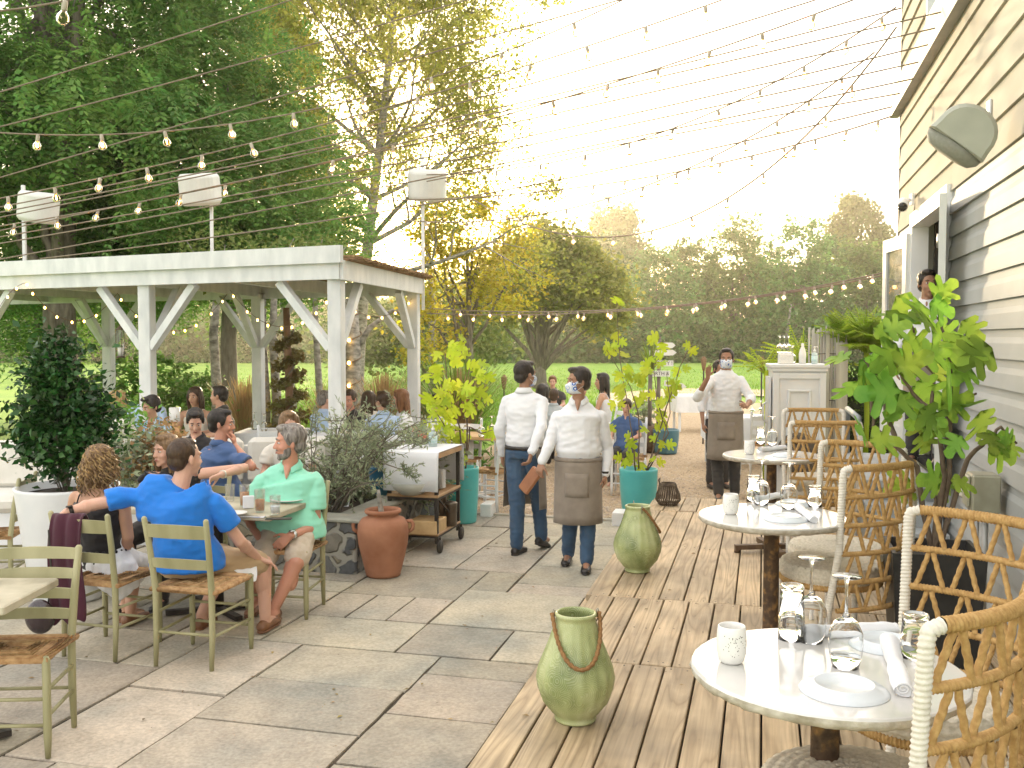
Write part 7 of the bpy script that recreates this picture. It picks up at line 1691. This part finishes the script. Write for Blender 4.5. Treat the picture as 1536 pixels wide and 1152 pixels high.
    head_build(root,hc,fd,m,sb,HR[hair],hstyle,detail,HR[beard] if beard else None,mask,hs*k,vox=max(vox*.8,.0055))
    fuse(sb,'body',m,root,vox if detail else .010,3,fac=.45)
    # top garment
    if not bare or True:
        tb=MB(); g=.013
        rs_=torso(g)
        if tuck: rs_=[(J['pel']+Vector((0,0,-.01*k)),.12*w_*k,.08*w_*k,latp),(J['pel']+Vector((0,0,.03*k)),(.16*w_)*k,(.118*w_)*k,latp),(J['waist'].lerp(J['pel'],.45),(.168*w_+g)*k,(.128*w_+g)*k,latp)]+rs_[3:]
        if bare: rs_=rs_[:5]+[(J['chest']+(J['neck']-J['chest'])*.30,(.155*w_+g)*k,(.11*w_+g)*k,lat)]
        if kind=='sit' and not bare and not tuck: rs_[0]=(J['pel']-Vector((0,0,.055*k)),(.185*w_+.03)*k,(.135*w_+.03)*k,latp); rs_[1]=(J['pel']+Vector((0,0,.03*k)),(.178*w_+.026)*k,(.130*w_+.026)*k,latp)
        tb.rings(rs_,n=20)
        if not bare:
            for n in 'RL':
                if sleeve=='long':
                    mid_=(J['shoR']+J['shoL'])/2; tb.cap(J['sho'+n].lerp(mid_,.07)-Vector((0,0,.034*k)),.052*k,J['elb'+n],.047*k); tb.cap(J['elb'+n],.050*k,J['wri'+n].lerp(J['elb'+n],.06),.037*k)
                elif sleeve=='rolled':
                    mid_=(J['shoR']+J['shoL'])/2; tb.cap(J['sho'+n].lerp(mid_,.07)-Vector((0,0,.034*k)),.054*k,J['elb'+n],.053*k); tb.cap(J['elb'+n],.055*k,J['elb'+n].lerp(J['wri'+n],.25),.050*k)
                elif sleeve=='short':
                    e=J['sho'+n].lerp(J['elb'+n],.66); d_=(J['elb'+n]-J['sho'+n]).normalized(); s0=J['sho'+n]-Vector((0,0,.026*k)); x_=Rm@Vector((0,1,0)); mid_=(J['shoR']+J['shoL'])/2; pin=J['sho'+n].lerp(mid_,.45)-Vector((0,0,.045*k)); pin2=J['sho'+n].lerp(mid_,.18)-Vector((0,0,.032*k))
                    tb.rings([(pin,.045*k,.045*k,x_),(pin2,.052*k,.050*k,x_),(s0+d_*.02,.056*k,.054*k,x_),(s0.lerp(e,.5),.067*k,.067*k,x_),(e,.067*k,.066*k,x_),(e+d_*.002,.064*k,.063*k,x_)],n=16)
                elif sleeve=='none': tb.cap(J['sho'+n]-Vector((0,0,.02*k)),.050*k,J['sho'+n]*.7+J['chest']*.3,.06*k)
        fuse(tb,'top',mt,root,.0085 if detail else .012,5,wr*1.9,8,(1,1,1.9),seed=loc.x*3)
        if collar and not bare:
            cb=MB(); c0_=J['neck']+Vector((0,0,-.004)); ff=Rm.col[1]; pts=[]
            for i in range(21):
                a=-PI*.5+.28+(2*PI-.56)*i/20; a=a; x_=math.cos(a+PI)*1; 
                ang=PI/2+.35+(2*PI-.7)*i/20
                pts.append((math.cos(ang),math.sin(ang)))
            vs=[];fs=[]
            for (cx,cy) in pts:
                for (r_,z_) in((.056,.034),(.063,.032),(.084,-.002),(.078,-.008)):
                    drop=-.03*max(0,cy)**2
                    p=c0_+latp*(cx*r_*k*1.0)+ff*((cy*r_*.98+.004)*k)+Vector((0,0,(z_+drop+ (0.012 if cy<0 else 0))*k)); vs.append(p)
            for i in range(20):
                for q in range(3): fs.append((i*4+q,(i+1)*4+q,(i+1)*4+q+1,i*4+q+1))
            cb.add(vs,fs,True); o=cb.build('collar',mt,root); sm=o.modifiers.new('s','SOLIDIFY'); sm.thickness=.004
        if straps_:
            cb=MB(); ff=Rm.col[1]; ch=J['chest']
            for s in(-1,1):
                pts=[]
                for i in range(9):
                    a=-PI*.42+PI*.84*i/8+PI/2; yy=math.cos(PI*i/8)*-1
                    zt=math.sin(PI*i/8); c=J['neck']+latp*(s*.095*k); pts.append(c+ff*(yy*.100*k)+Vector((0,0,(-.145+.135*zt)*k)))
                cb.tube(pts,.0045,6)
            cb.build('shoulder_strap',mt,root)
    # bottom garment
    bb=MB(); P=J['pel']; 
    if legs!='none':
        bb.rings([(P+Vector((0,0,(.035 if tuck else .085)*k)) if kind=='stand' else J['waist']*.35+P*.65,(.150*w_+.010)*k,(.112*w_+.010)*k,latp),(P,(.172*w_+.010)*k,(.122*w_+.012)*k,latp),((J['hipR']+J['hipL'])/2+Vector((0,0,-.03*k)),(.165*w_+.012)*k,(.115*w_+.010)*k,latp)],n=18)
        for n in 'RL':
            if legs=='long': bb.cap(J['hip'+n],.096*k,J['kne'+n],.072*k); bb.cap(J['kne'+n],.070*k,J['ank'+n]+Vector((0,0,.0)),.056*k)
            elif legs=='shorts': e=J['hip'+n].lerp(J['kne'+n],.86); bb.cap(J['hip'+n],.100*k,e,.084*k)
        fuse(bb,'trousers',mb,root,.0085 if detail else .012,4,wr*1.7,9,(1,1,2.2),seed=loc.y)
        if belt: bl_=MB(); bl_.rings([(P+Vector((0,0,.018*k)),(.165*w_+.018)*k,(.122*w_+.017)*k,latp),(P+Vector((0,0,.048*k)),(.163*w_+.018)*k,(.121*w_+.017)*k,latp)],n=24); bl_.build('belt',M_shoe,root)
    if skirt:
        kb=MB(); Pk=(J['kneR']+J['kneL'])/2; kb.rings([(J['waist']*.45+P*.55,.150*k,.115*k,latp),(P,.178*k,.135*k,latp),(P.lerp(Pk,.45)+Vector((0,0,-.02)),.19*k,.10*k,latp),(P.lerp(Pk,.95)+Vector((0,0,-.03)),.21*k,.09*k,latp)],n=20)
        kb.rings([(P+Vector((0,0,.03)),.16*k,.12*k,latp),(P+Rm@Vector((.10,-.02,-.10)),.14,.11,latp),(P+Rm@Vector((.17,.02,-.20)),.10,.10,latp)],n=16)
        fuse(kb,'skirt',mb,root,.010,4,.012,13,(1.3,1.3,.5))
    if apron:
        ab=MB(); zt=J['pel'].z+atop*k; zb=J['kneR'].z*.5+J['kneL'].z*.5-.02*k; n=28; vs=[];fs=[]; rows=9; ff=Rm.col[1]; cx=P
        for j in range(rows):
            t=j/(rows-1); z=zt+(zb-zt)*t; ww=(.172*w_+.012+.012*t)*k; dd=(.140*w_+.014+.03*t)*k; half=2.15 if j<2 else 2.0
            for i in range(n+1):
                a=-half+2*half*i/n; fold=1+.03*math.sin(i*1.1+loc.x*5)*t; vs.append(Vector((cx.x,cx.y,z))+latp*(ww*fold*math.sin(a))+ff*(dd*fold*math.cos(a)+.01*t))
        for j in range(rows-1):
            for i in range(n): fs.append((j*(n+1)+i,j*(n+1)+i+1,(j+1)*(n+1)+i+1,(j+1)*(n+1)+i))
        ab.add(vs,fs,True); o=ab.build('apron',CM['apron'],root); sm=o.modifiers.new('s','SOLIDIFY'); sm.thickness=.004
        ab=MB(); zc=(zt*.6+zb*.4); 
        vs=[];fs=[]
        for j,t in enumerate((.22,.3,.5,.58)):
            z=zt+(zb-zt)*t; ww=(.172*w_+.018+.012*t)*k; dd=(.140*w_+.020+.03*t)*k
            for i in range(9): a=-.55+1.0*i/8; vs.append(Vector((cx.x,cx.y,z))+latp*(ww*math.sin(a))+ff*(dd*math.cos(a)+.01*t))
        for j in range(3):
            for i in range(8): fs.append((j*9+i,j*9+i+1,(j+1)*9+i+1,(j+1)*9+i))
        ab.add(vs,fs,True); o=ab.build('apron_pocket',CM['apron'],root); sm=o.modifiers.new('s','SOLIDIFY'); sm.thickness=.004
        ab=MB()
        if not belt: ab.rings([(Vector((cx.x,cx.y,zt-.03)),(.172*w_+.018)*k,(.140*w_+.018)*k,latp),(Vector((cx.x,cx.y,zt)),(.170*w_+.018)*k,(.138*w_+.016)*k,latp)],n=28); ab.build('apron_band',CM['apron'],root)
    if shoe:
        for n in 'RL':
            s_=MB(); a=J['ank'+n]; ft=J['ft'+n]; ft=Vector((ft.x,ft.y,ov.get('pitch'+n,0))).normalized(); x_=ft.cross(Vector((0,0,1))).normalized(); u_=x_.cross(ft); zb_=-.052*k
            A_=a+u_*zb_
            s_.rings([(A_-ft*.07*k+u_*.005,.018*k,.02*k,x_),(A_-ft*.06*k,.032*k,.034*k,x_),(A_,.036*k,.045*k,x_),(A_+ft*.07*k-u_*.006*k,.042*k,.034*k,x_),(A_+ft*.14*k-u_*.012*k,.042*k,.024*k,x_),(A_+ft*.18*k-u_*.014*k,.026*k,.014*k,x_)],n=14)
            s_.rings([(A_-ft*.072*k-u_*.030*k,.02*k,.008*k,x_),(A_-ft*.05*k-u_*.030*k,.036*k,.009*k,x_),(A_+ft*.05*k-u_*.030*k,.040*k,.008*k,x_),(A_+ft*.13*k-u_*.030*k,.044*k,.008*k,x_),(A_+ft*.185*k-u_*.028*k,.024*k,.007*k,x_)],n=12)
            if shoe!='bare': s_.build('shoe',M_shoe if shoe=='black' else M_shoeb,root)
    root['_j']=1; del root['_j']
    return root,{a:(v+loc if isinstance(v,Vector) else v) for a,v in J.items()}
def W(px,py,d): return D(px,py,d)
# ---- man in royal blue -------------------------------------------------
dB=5.80
bm,jb=person('man in a royal blue shirt resting his arm on the next chair, seen from behind',at(273,dB,.012),(.16,.98),'sit',1.76,'fair','brown','buzz',sl=.075,face=(.62,.78,0),top='royal',bottom='khaki',legs='shorts',wt=1.08,collar=False,shoe='brown',vox=.0065,
 ov=dict(shoL=W(200,738,5.78),elbL=W(140,757,5.68),wriL=W(100,768,5.60),shoR=W(318,742,5.78),elbR=W(360,812,5.88),wriR=W(388,838,6.12),kneR=W(395,845,6.22),ankR=W(398,945,6.15),kneL=W(345,835,6.35)),
 hands={'L':dict(d=Vector((-.8,-.1,-.55)),n=Vector((.3,-.2,-1)),c=.6),'R':dict(d=Vector((.7,.35,-.35)),n=Vector((0,-.1,-1)),c=.35)})
b=MB(); w0=jb['wriL']; e0=jb['elbL']; dv=(w0-e0).normalized(); x=dv.orthogonal().normalized(); b.rings([(w0-dv*.035,.033,.033,x),(w0-dv*.012,.032,.032,x)],n=20); b.lathe([(0,.006),(.018,.006),(.02,0),(0,0)],w0-dv*.024+Vector((-.0,-.022,.026)),16); o=b.build('wrist_watch',M_iron,None); o.parent=bm; o.matrix_parent_inverse=Matrix.Translation(-bm.location)
# napkin on the lap
def lapcloth(pts,label,th=.004):
    b=MB(); n=len(pts); m_=len(pts[0]); b.add([p for r in pts for p in r],[(i*m_+j,i*m_+j+1,(i+1)*m_+j+1,(i+1)*m_+j) for i in range(n-1) for j in range(m_-1)],True); o=b.build('lap_napkin',M_nap); sm=o.modifiers.new('s','SOLIDIFY'); sm.thickness=th; ss=o.modifiers.new('ss','SUBSURF'); ss.levels=2; ss.render_levels=2; return tag(o,label,'napkin')
lapcloth([[W(328,832,6.0),W(352,830,6.15),W(380,832,6.2)],[W(335,845,5.92),W(358,845,5.98),W(388,850,6.05)],[W(358,862,5.9),W(372,868,5.93),W(386,880,5.97)]],'white cloth napkin lying over the khaki knee of the man in blue')
# ---- curly woman ---------------------------------------------------------
cw,jc=person('woman with curly blonde hair and a black strappy top, seen from behind',at(147,5.98,.012),(.22,.97),'sit',1.66,'tan','lightbrown','curly',sl=.055,face=(.1,.99,0),top='black',sleeve='none',bottom='white',legs='none',wt=.95,collar=False,straps_=True,bare=True,fem=True,skirt=True,shoe='brown',vox=.0065,
 ov=dict(elbR=W(192,805,5.92),wriR=W(185,845,6.12),elbL=W(103,800,6.0),wriL=W(120,830,6.2),ankR=W(196,948,6.3),kneR=W(200,860,6.4)))
b=MB(); 
for i in range(26): a=2*PI*i/26; c=(jc['waist']*.45+jc['pel']*.55); b.ell((c.x+.160*math.cos(a),c.y+.128*math.sin(a),c.z+.0),(.011,.011,.011),nu=8,nv=6)
o=b.build('pompom_trim',CM['black'],None); o.parent=cw; o.matrix_parent_inverse=Matrix.Translation(-cw.location)
# maroon jacket on her chair
jk=MB(); X0=W(88,783,5.62); vs=[];fs=[]; 
cols=9
prof=[(0.045,-.10),(.03,.0),(.0,.02),(-.03,.0),(-.045,-.15),(-.05,-.30),(-.055,-.45),(-.06,-.60)]
for (yo,zo) in prof:
    for i in range(cols): t=i/(cols-1); vs.append((X0.x-.02+.20*t+.012*math.sin(zo*9),X0.y+yo-.04+.018*math.sin(i*2.1+zo*5)-.03*t*0,X0.z+zo+.03-(.03*math.sin(i*1.7) if zo<-.5 else 0)))
for j in range(len(prof)-1):
    for i in range(cols-1): fs.append((j*cols+i,j*cols+i+1,(j+1)*cols+i+1,(j+1)*cols+i))
jk.add(vs,fs,True); o=jk.build('maroon_jacket',CM['maroon']); sm=o.modifiers.new('s','SOLIDIFY'); sm.thickness=.02; ss=o.modifiers.new('ss','SUBSURF'); ss.levels=2; ss.render_levels=2; tag(o,'dark maroon jacket hanging over the chair back of the curly haired woman','jacket')
# dark bag
hb=empty('handbag',W(60,925,5.45),0,'round shiny dark leather bag hanging low at the left chair','bag'); b=MB(); b.ell((0,0,0),(.085,.05,.10),nu=24,nv=16); b.build('bag_body',mat('patent_black',(.02,.014,.016),(.04,.025,.03),rough=.15,spec=.8),hb); b=MB(); b.tube([(.05,0,.08),(.07,0,.25),(.06,0,.5)],.005,6); b.build('strap',M_iron,hb)
# ---- woman in black facing ------------------------------------------------
wb_,jw=person('woman in a sleeveless black top facing the camera across the wooden table',at(247,7.15,.012),(-.05,-1),'sit',1.66,'fair','lightbrown','bob',sl=.12,face=(-.55,-.83,0),top='black',sleeve='none',bottom='dark',wt=.95,collar=False,fem=True,vox=.0065,
 ov=dict(elbL=W(366,702,7.05),wriL=W(332,712,6.80),shoL=W(300,706,7.15)),hands={'L':dict(d=Vector((-.85,-.3,-.35)),n=Vector((-.1,-.5,-1)),c=.9)})
b=MB(); w0=jw['wriL']; dv=(w0-jw['elbL']).normalized(); b.rings([(w0-dv*.02,.031,.031),(w0-dv*.012,.031,.031)],lat=dv.orthogonal(),n=18); o=b.build('bracelet',mat('pearl',(.6,.55,.45),rough=.3),None); o.parent=wb_; o.matrix_parent_inverse=Matrix.Translation(-wb_.location)
# ---- man in mint green ----------------------------------------------------
gm,jg=person('grey haired bearded man in a mint green polo shirt looking left',at(434,6.78,.012),(-.10,-1),'sit',1.78,'ruddy','grey','full',sl=.095,face=(-.93,-.36,.0),top='mint',bottom='plaid',legs='shorts',wt=1.18,beard='grey',shoe='brown',vox=.0065,
 ov=dict(shoL=W(474,712,6.78),elbL=W(474,790,6.72),wriL=W(436,803,6.45),shoR=W(395,712,6.85),elbR=W(372,775,6.85),wriR=W(392,812,6.55),kneL=W(445,842,6.40),kneR=W(392,845,6.42),ankL=W(412,925,6.35),ankR=W(388,935,6.6)),
 hands={'L':dict(d=Vector((-.75,-.2,-.6)),n=Vector((-.2,.8,-.4)),c=.5),'R':dict(d=Vector((.4,-.3,-.6)),n=Vector((0,.6,-.5)),c=.6)})
b=MB(); w0=jg['wriL']; dv=(w0-jg['elbL']).normalized(); b.rings([(w0-dv*.03,.034,.034),(w0-dv*.012,.033,.033)],lat=dv.orthogonal(),n=18); b.lathe([(0,.008),(.018,.008),(.02,0)],w0-dv*.02+Vector((0,-.02,.026)),14); o=b.build('wrist_watch',mat('watch_steel',(.6,.6,.58),rough=.25,metal=.9),None); o.parent=gm; o.matrix_parent_inverse=Matrix.Translation(-gm.location)
# ---- man in navy polo ----------------------------------------------------
person('man in a navy polo shirt leaning forward with his hand at his chin',at(328,8.1,.012),(.75,.66),'sit',1.76,'ruddy','black','short',sl=.07,face=(.97,.1,-.05),top='navy',bottom='dark',wt=1.12,vox=.0075,
 ov=dict(shoR=W(352,683,7.95),elbR=W(378,700,7.9),wriR=W(352,668,8.1)),hands={'R':dict(d=Vector((-.15,.2,.95)),n=Vector((-.9,0,0)),c=.9)})
person('dark haired boy mostly hidden behind the navy polo man',at(292,8.7,.012),(-.1,-1),'sit',1.62,'fair','black','full',face=(.3,-.9,-.4),top='black',detail=True)
# ---- waiters ----------------------------------------------------------------
wa,j1=person('waiter in a white shirt and jeans seen from behind carrying a brown leather folder',at(787,8.42,.0),(.45,.89),'stand',1.70,'brown','black','short',face=(.82,.57,0),top='white',sleeve='long',bottom='denim',wt=1.0,tuck=True,atop=.03,mask=True,apron=True,belt=True,vox=.0065,group=None,
 ov=dict(ankL=W(775,826,8.40),kneL=W(776,758,8.42),ankR=W(812,818,8.62),kneR=W(808,752,8.62),elbR=W(812,640,8.20),wriR=W(797,680,8.10),pitchR=-.35),hands={'R':dict(d=Vector((-.25,-.1,-.95)),n=Vector((-.8,.2,0)),c=1.0)})
wf,j2=person('stocky waiter in a white shirt, taupe apron and patterned mask facing the camera',at(868,7.95,.0),(-.18,-.98),'stand',1.66,'brown','black','full',face=(-.94,-.34,.0),top='white',sleeve='long',bottom='denim',wt=1.10,tuck=True,atop=.03,mask=True,apron=True,vox=.0065,
 ov=dict(shoR=W(833,620,8.0),elbR=W(822,672,7.9),wriR=W(812,694,7.85),shoL=W(904,619,7.95),elbL=W(912,676,8.0),wriL=W(908,712,7.92),ankL=W(880,852,7.82),kneL=W(882,782,7.88),ankR=W(852,838,8.1),kneR=W(856,775,8.0)),
 hands={'R':dict(d=Vector((-.25,-.2,-.9)),n=Vector((.5,.6,0)),c=.9),'L':dict(d=Vector((-.1,-.1,-1)),n=Vector((-1,.2,0)),c=.6)})
b=MB(); w0=j2['wriL']; b.rings([(w0+Vector((0,0,.03)),.033,.033),(w0+Vector((0,0,.012)),.033,.033)],n=18); o=b.build('wrist_watch',M_iron,None); o.parent=wf; o.matrix_parent_inverse=Matrix.Translation(-wf.location)
# leather folder held by both
b=MB(); a_=W(808,703,7.98); c_=W(783,738,8.02); dv=(c_-a_).normalized(); sd=Vector((.75,.25,.6)).cross(dv).normalized(); up_=dv.cross(sd)
Mx=Matrix((sd,up_,dv)).transposed().to_4x4(); b.box((a_+c_)/2,(.115,.035,.23),M=Mx,bev=.012); o=b.build('leather_folder',mat('tan_leather',(.22,.085,.035),(.34,.14,.06),scale=8,rough=.35)); tag(o,'brown leather bill folder held low between the two near waiters','folder')
wc,j3=person('far waiter in an untucked white shirt raising one hand beside his face',at(1090,11.35,.0),(-.22,-.97),'stand',1.78,'brown','black','short',face=(-.25,-.96,0),top='white',sleeve='rolled',bottom='dark',wt=1.05,mask=True,apron=True,vox=.007,
 ov=dict(shoR=W(1066,566,11.35),elbR=W(1046,596,11.1),wriR=W(1062,566,10.95),shoL=W(1112,566,11.3),elbL=W(1127,598,11.2),wriL=W(1120,610,10.95),ankL=W(1102,735,11.3),ankR=W(1078,737,11.25)),
 hands={'R':dict(d=Vector((.0,-.1,1)),n=Vector((.4,-.9,0)),c=.25,s=.5),'L':dict(d=Vector((-.3,-.6,.2)),n=Vector((-.7,0,-.3)),c=.9)})
person('person in a white shirt almost hidden directly behind the far waiter',at(1079,12.3,0),(.2,-1),'stand',1.62,'brown','black','short',face=(.3,-.9,0),top='white',sleeve='rolled',bottom='dark',detail=False)
person('cafe worker with dark hair and grey apron standing inside the house doorway',K(1.31,8.62,.86),(-.5,-.85),'stand',1.60,'brown','black','full',face=(-.1,-1,0),top='white',sleeve='rolled',bottom='dark',apron=True,vox=.009)
# ---- seated guests further back -------------------------------------------
def guest(label,px,py,d,hd,face,skin,hair,hstyle,top,sleeve='short',bare=False,fem=False,h=None,detail=True,ov={},hands=None,bottom='dark'):
    z=zof(py,d); h_=h or 1.70; k=h_/1.72; zo=z-1.195*k
    f=Vector((hd[0],hd[1],0)).normalized(); off=Vector((f.x,f.y,0))*.015
    p=at(px,d,0)-off
    return person(label,(p.x,p.y,0),hd,'sit',h_,skin,hair,hstyle,face=face,top=top,sleeve=sleeve,bottom=bottom,bare=bare,straps_=bare,collar=not(fem or bare),fem=fem,detail=detail,vox=.010,zoff=max(-.12,min(.35,zo)),ov=ov,hands=hands,wt=.95 if fem else 1.05,group='guests dining in the garden',wr=.004,shoe=None)
guest('blonde woman in a white top seen from behind the potted evergreen',176,606,10.3,(.5,.8),(.75,.6,0),'fair','blonde','bob','ivory','short',fem=True)
guest('man in a pale blue shirt sitting behind the patterned shirt man',218,590,11.9,(.1,-1),(.3,-.9,-.1),'tan','black','short','ltblue','long')
guest('man in a blue and white patterned shirt looking down under the pergola',225,613,10.4,(-.3,-.95),(-.6,-.75,-.25),'tan','black','full','pattern','long')
guest('woman with long brown hair and bare shoulders beside the back pergola post',291,597,12.3,(-.1,-1),(-.2,-.95,-.05),'tan','brown','long','ivory','none',bare=True,fem=True)
guest('short dark haired guest just right of the back pergola post',327,596,11.6,(-.9,-.3),(-.95,.1,0),'tan','black','short','dark')
guest('grey haired guest in a light blue shirt, half behind the front pergola post',488,602,12.2,(.5,.85),(.8,.5,0),'fair','grey','short','ltblue','long')
guest('man in a dark shirt looking down just right of the front pergola post',524,601,12.4,(-.3,-.95),(-.3,-.9,-.3),'ruddy','brown','short','black','short')
guest('brown haired woman facing away in the middle of the group between the posts',553,602,12.9,(-.2,.9),(.3,.95,0),'tan','brown','long','ivory','short',fem=True)
guest('guest in a pale blue shirt seen from behind, left of the auburn haired woman',573,604,11.7,(-.4,.9),(-.7,.6,0),'tan','brown','full','ltblue','long')
guest('auburn haired woman in white in profile beside the right pergola post',600,601,11.9,(-.9,-.2),(-.97,-.1,-.1),'fair','auburn','long','white','short',fem=True)
guest('dark haired guest in white right of the right pergola post',655,614,12.2,(-.6,.6),(-.8,.3,0),'fair','black','short','white','short')
guest('light brown haired woman hidden behind the man in mint green',432,640,8.9,(.1,-1),(.4,-.9,-.1),'fair','lightbrown','bob','ivory','short',fem=True)
guest('woman with long dark hair hidden behind the first waiter shoulder',814,592,15.0,(.6,.8),(.6,.8,0),'tan','black','long','white','short',fem=True)
guest('boy with tousled brown hair beyond the two near waiters',829,574,17.0,(-.1,-1),(-.1,-.95,-.1),'fair','auburn','full','dark',h=1.5)
guest('boy in a grey shirt seen from behind beyond the near waiters',831,596,14.0,(.1,1),(.1,1,0),'fair','brown','full','grey',h=1.5)
guest('woman with very long dark hair in profile facing left beyond the second waiter',903,574,14.0,(-.9,.3),(-.97,-.05,-.05),'tan','black','long','white','none',bare=True,fem=True)
guest('small boy in blue sitting in a white chair right of the second waiter',940,612,12.0,(-.4,-.9),(-.3,-.93,-.2),'fair','brown','full','navy',h=1.35)
guest('guest in pale clothing between the second waiter and the long haired woman',872,586,15.5,(.7,-.6),(.6,-.7,0),'fair','lightbrown','short','ltblue')
# ================================================================ HAZE
hm=bpy.data.materials.new('haze_air'); hm.use_nodes=True; N=hm.node_tree.nodes; N.remove(N['Principled BSDF'])
pv=N.new('ShaderNodeVolumePrincipled'); pv.inputs['Color'].default_value=(1.0,.94,.78,1); pv.inputs['Density'].default_value=.0011; pv.inputs['Anisotropy'].default_value=.72
hm.node_tree.links.new(pv.outputs[0],N['Material Output'].inputs['Volume'])
hz=MB().box((0,70,8.5),(480,200,19.2)).build('haze',hm); tag(hz,kind='stuff',label='warm evening haze filling the air over the lawn',cat='haze')
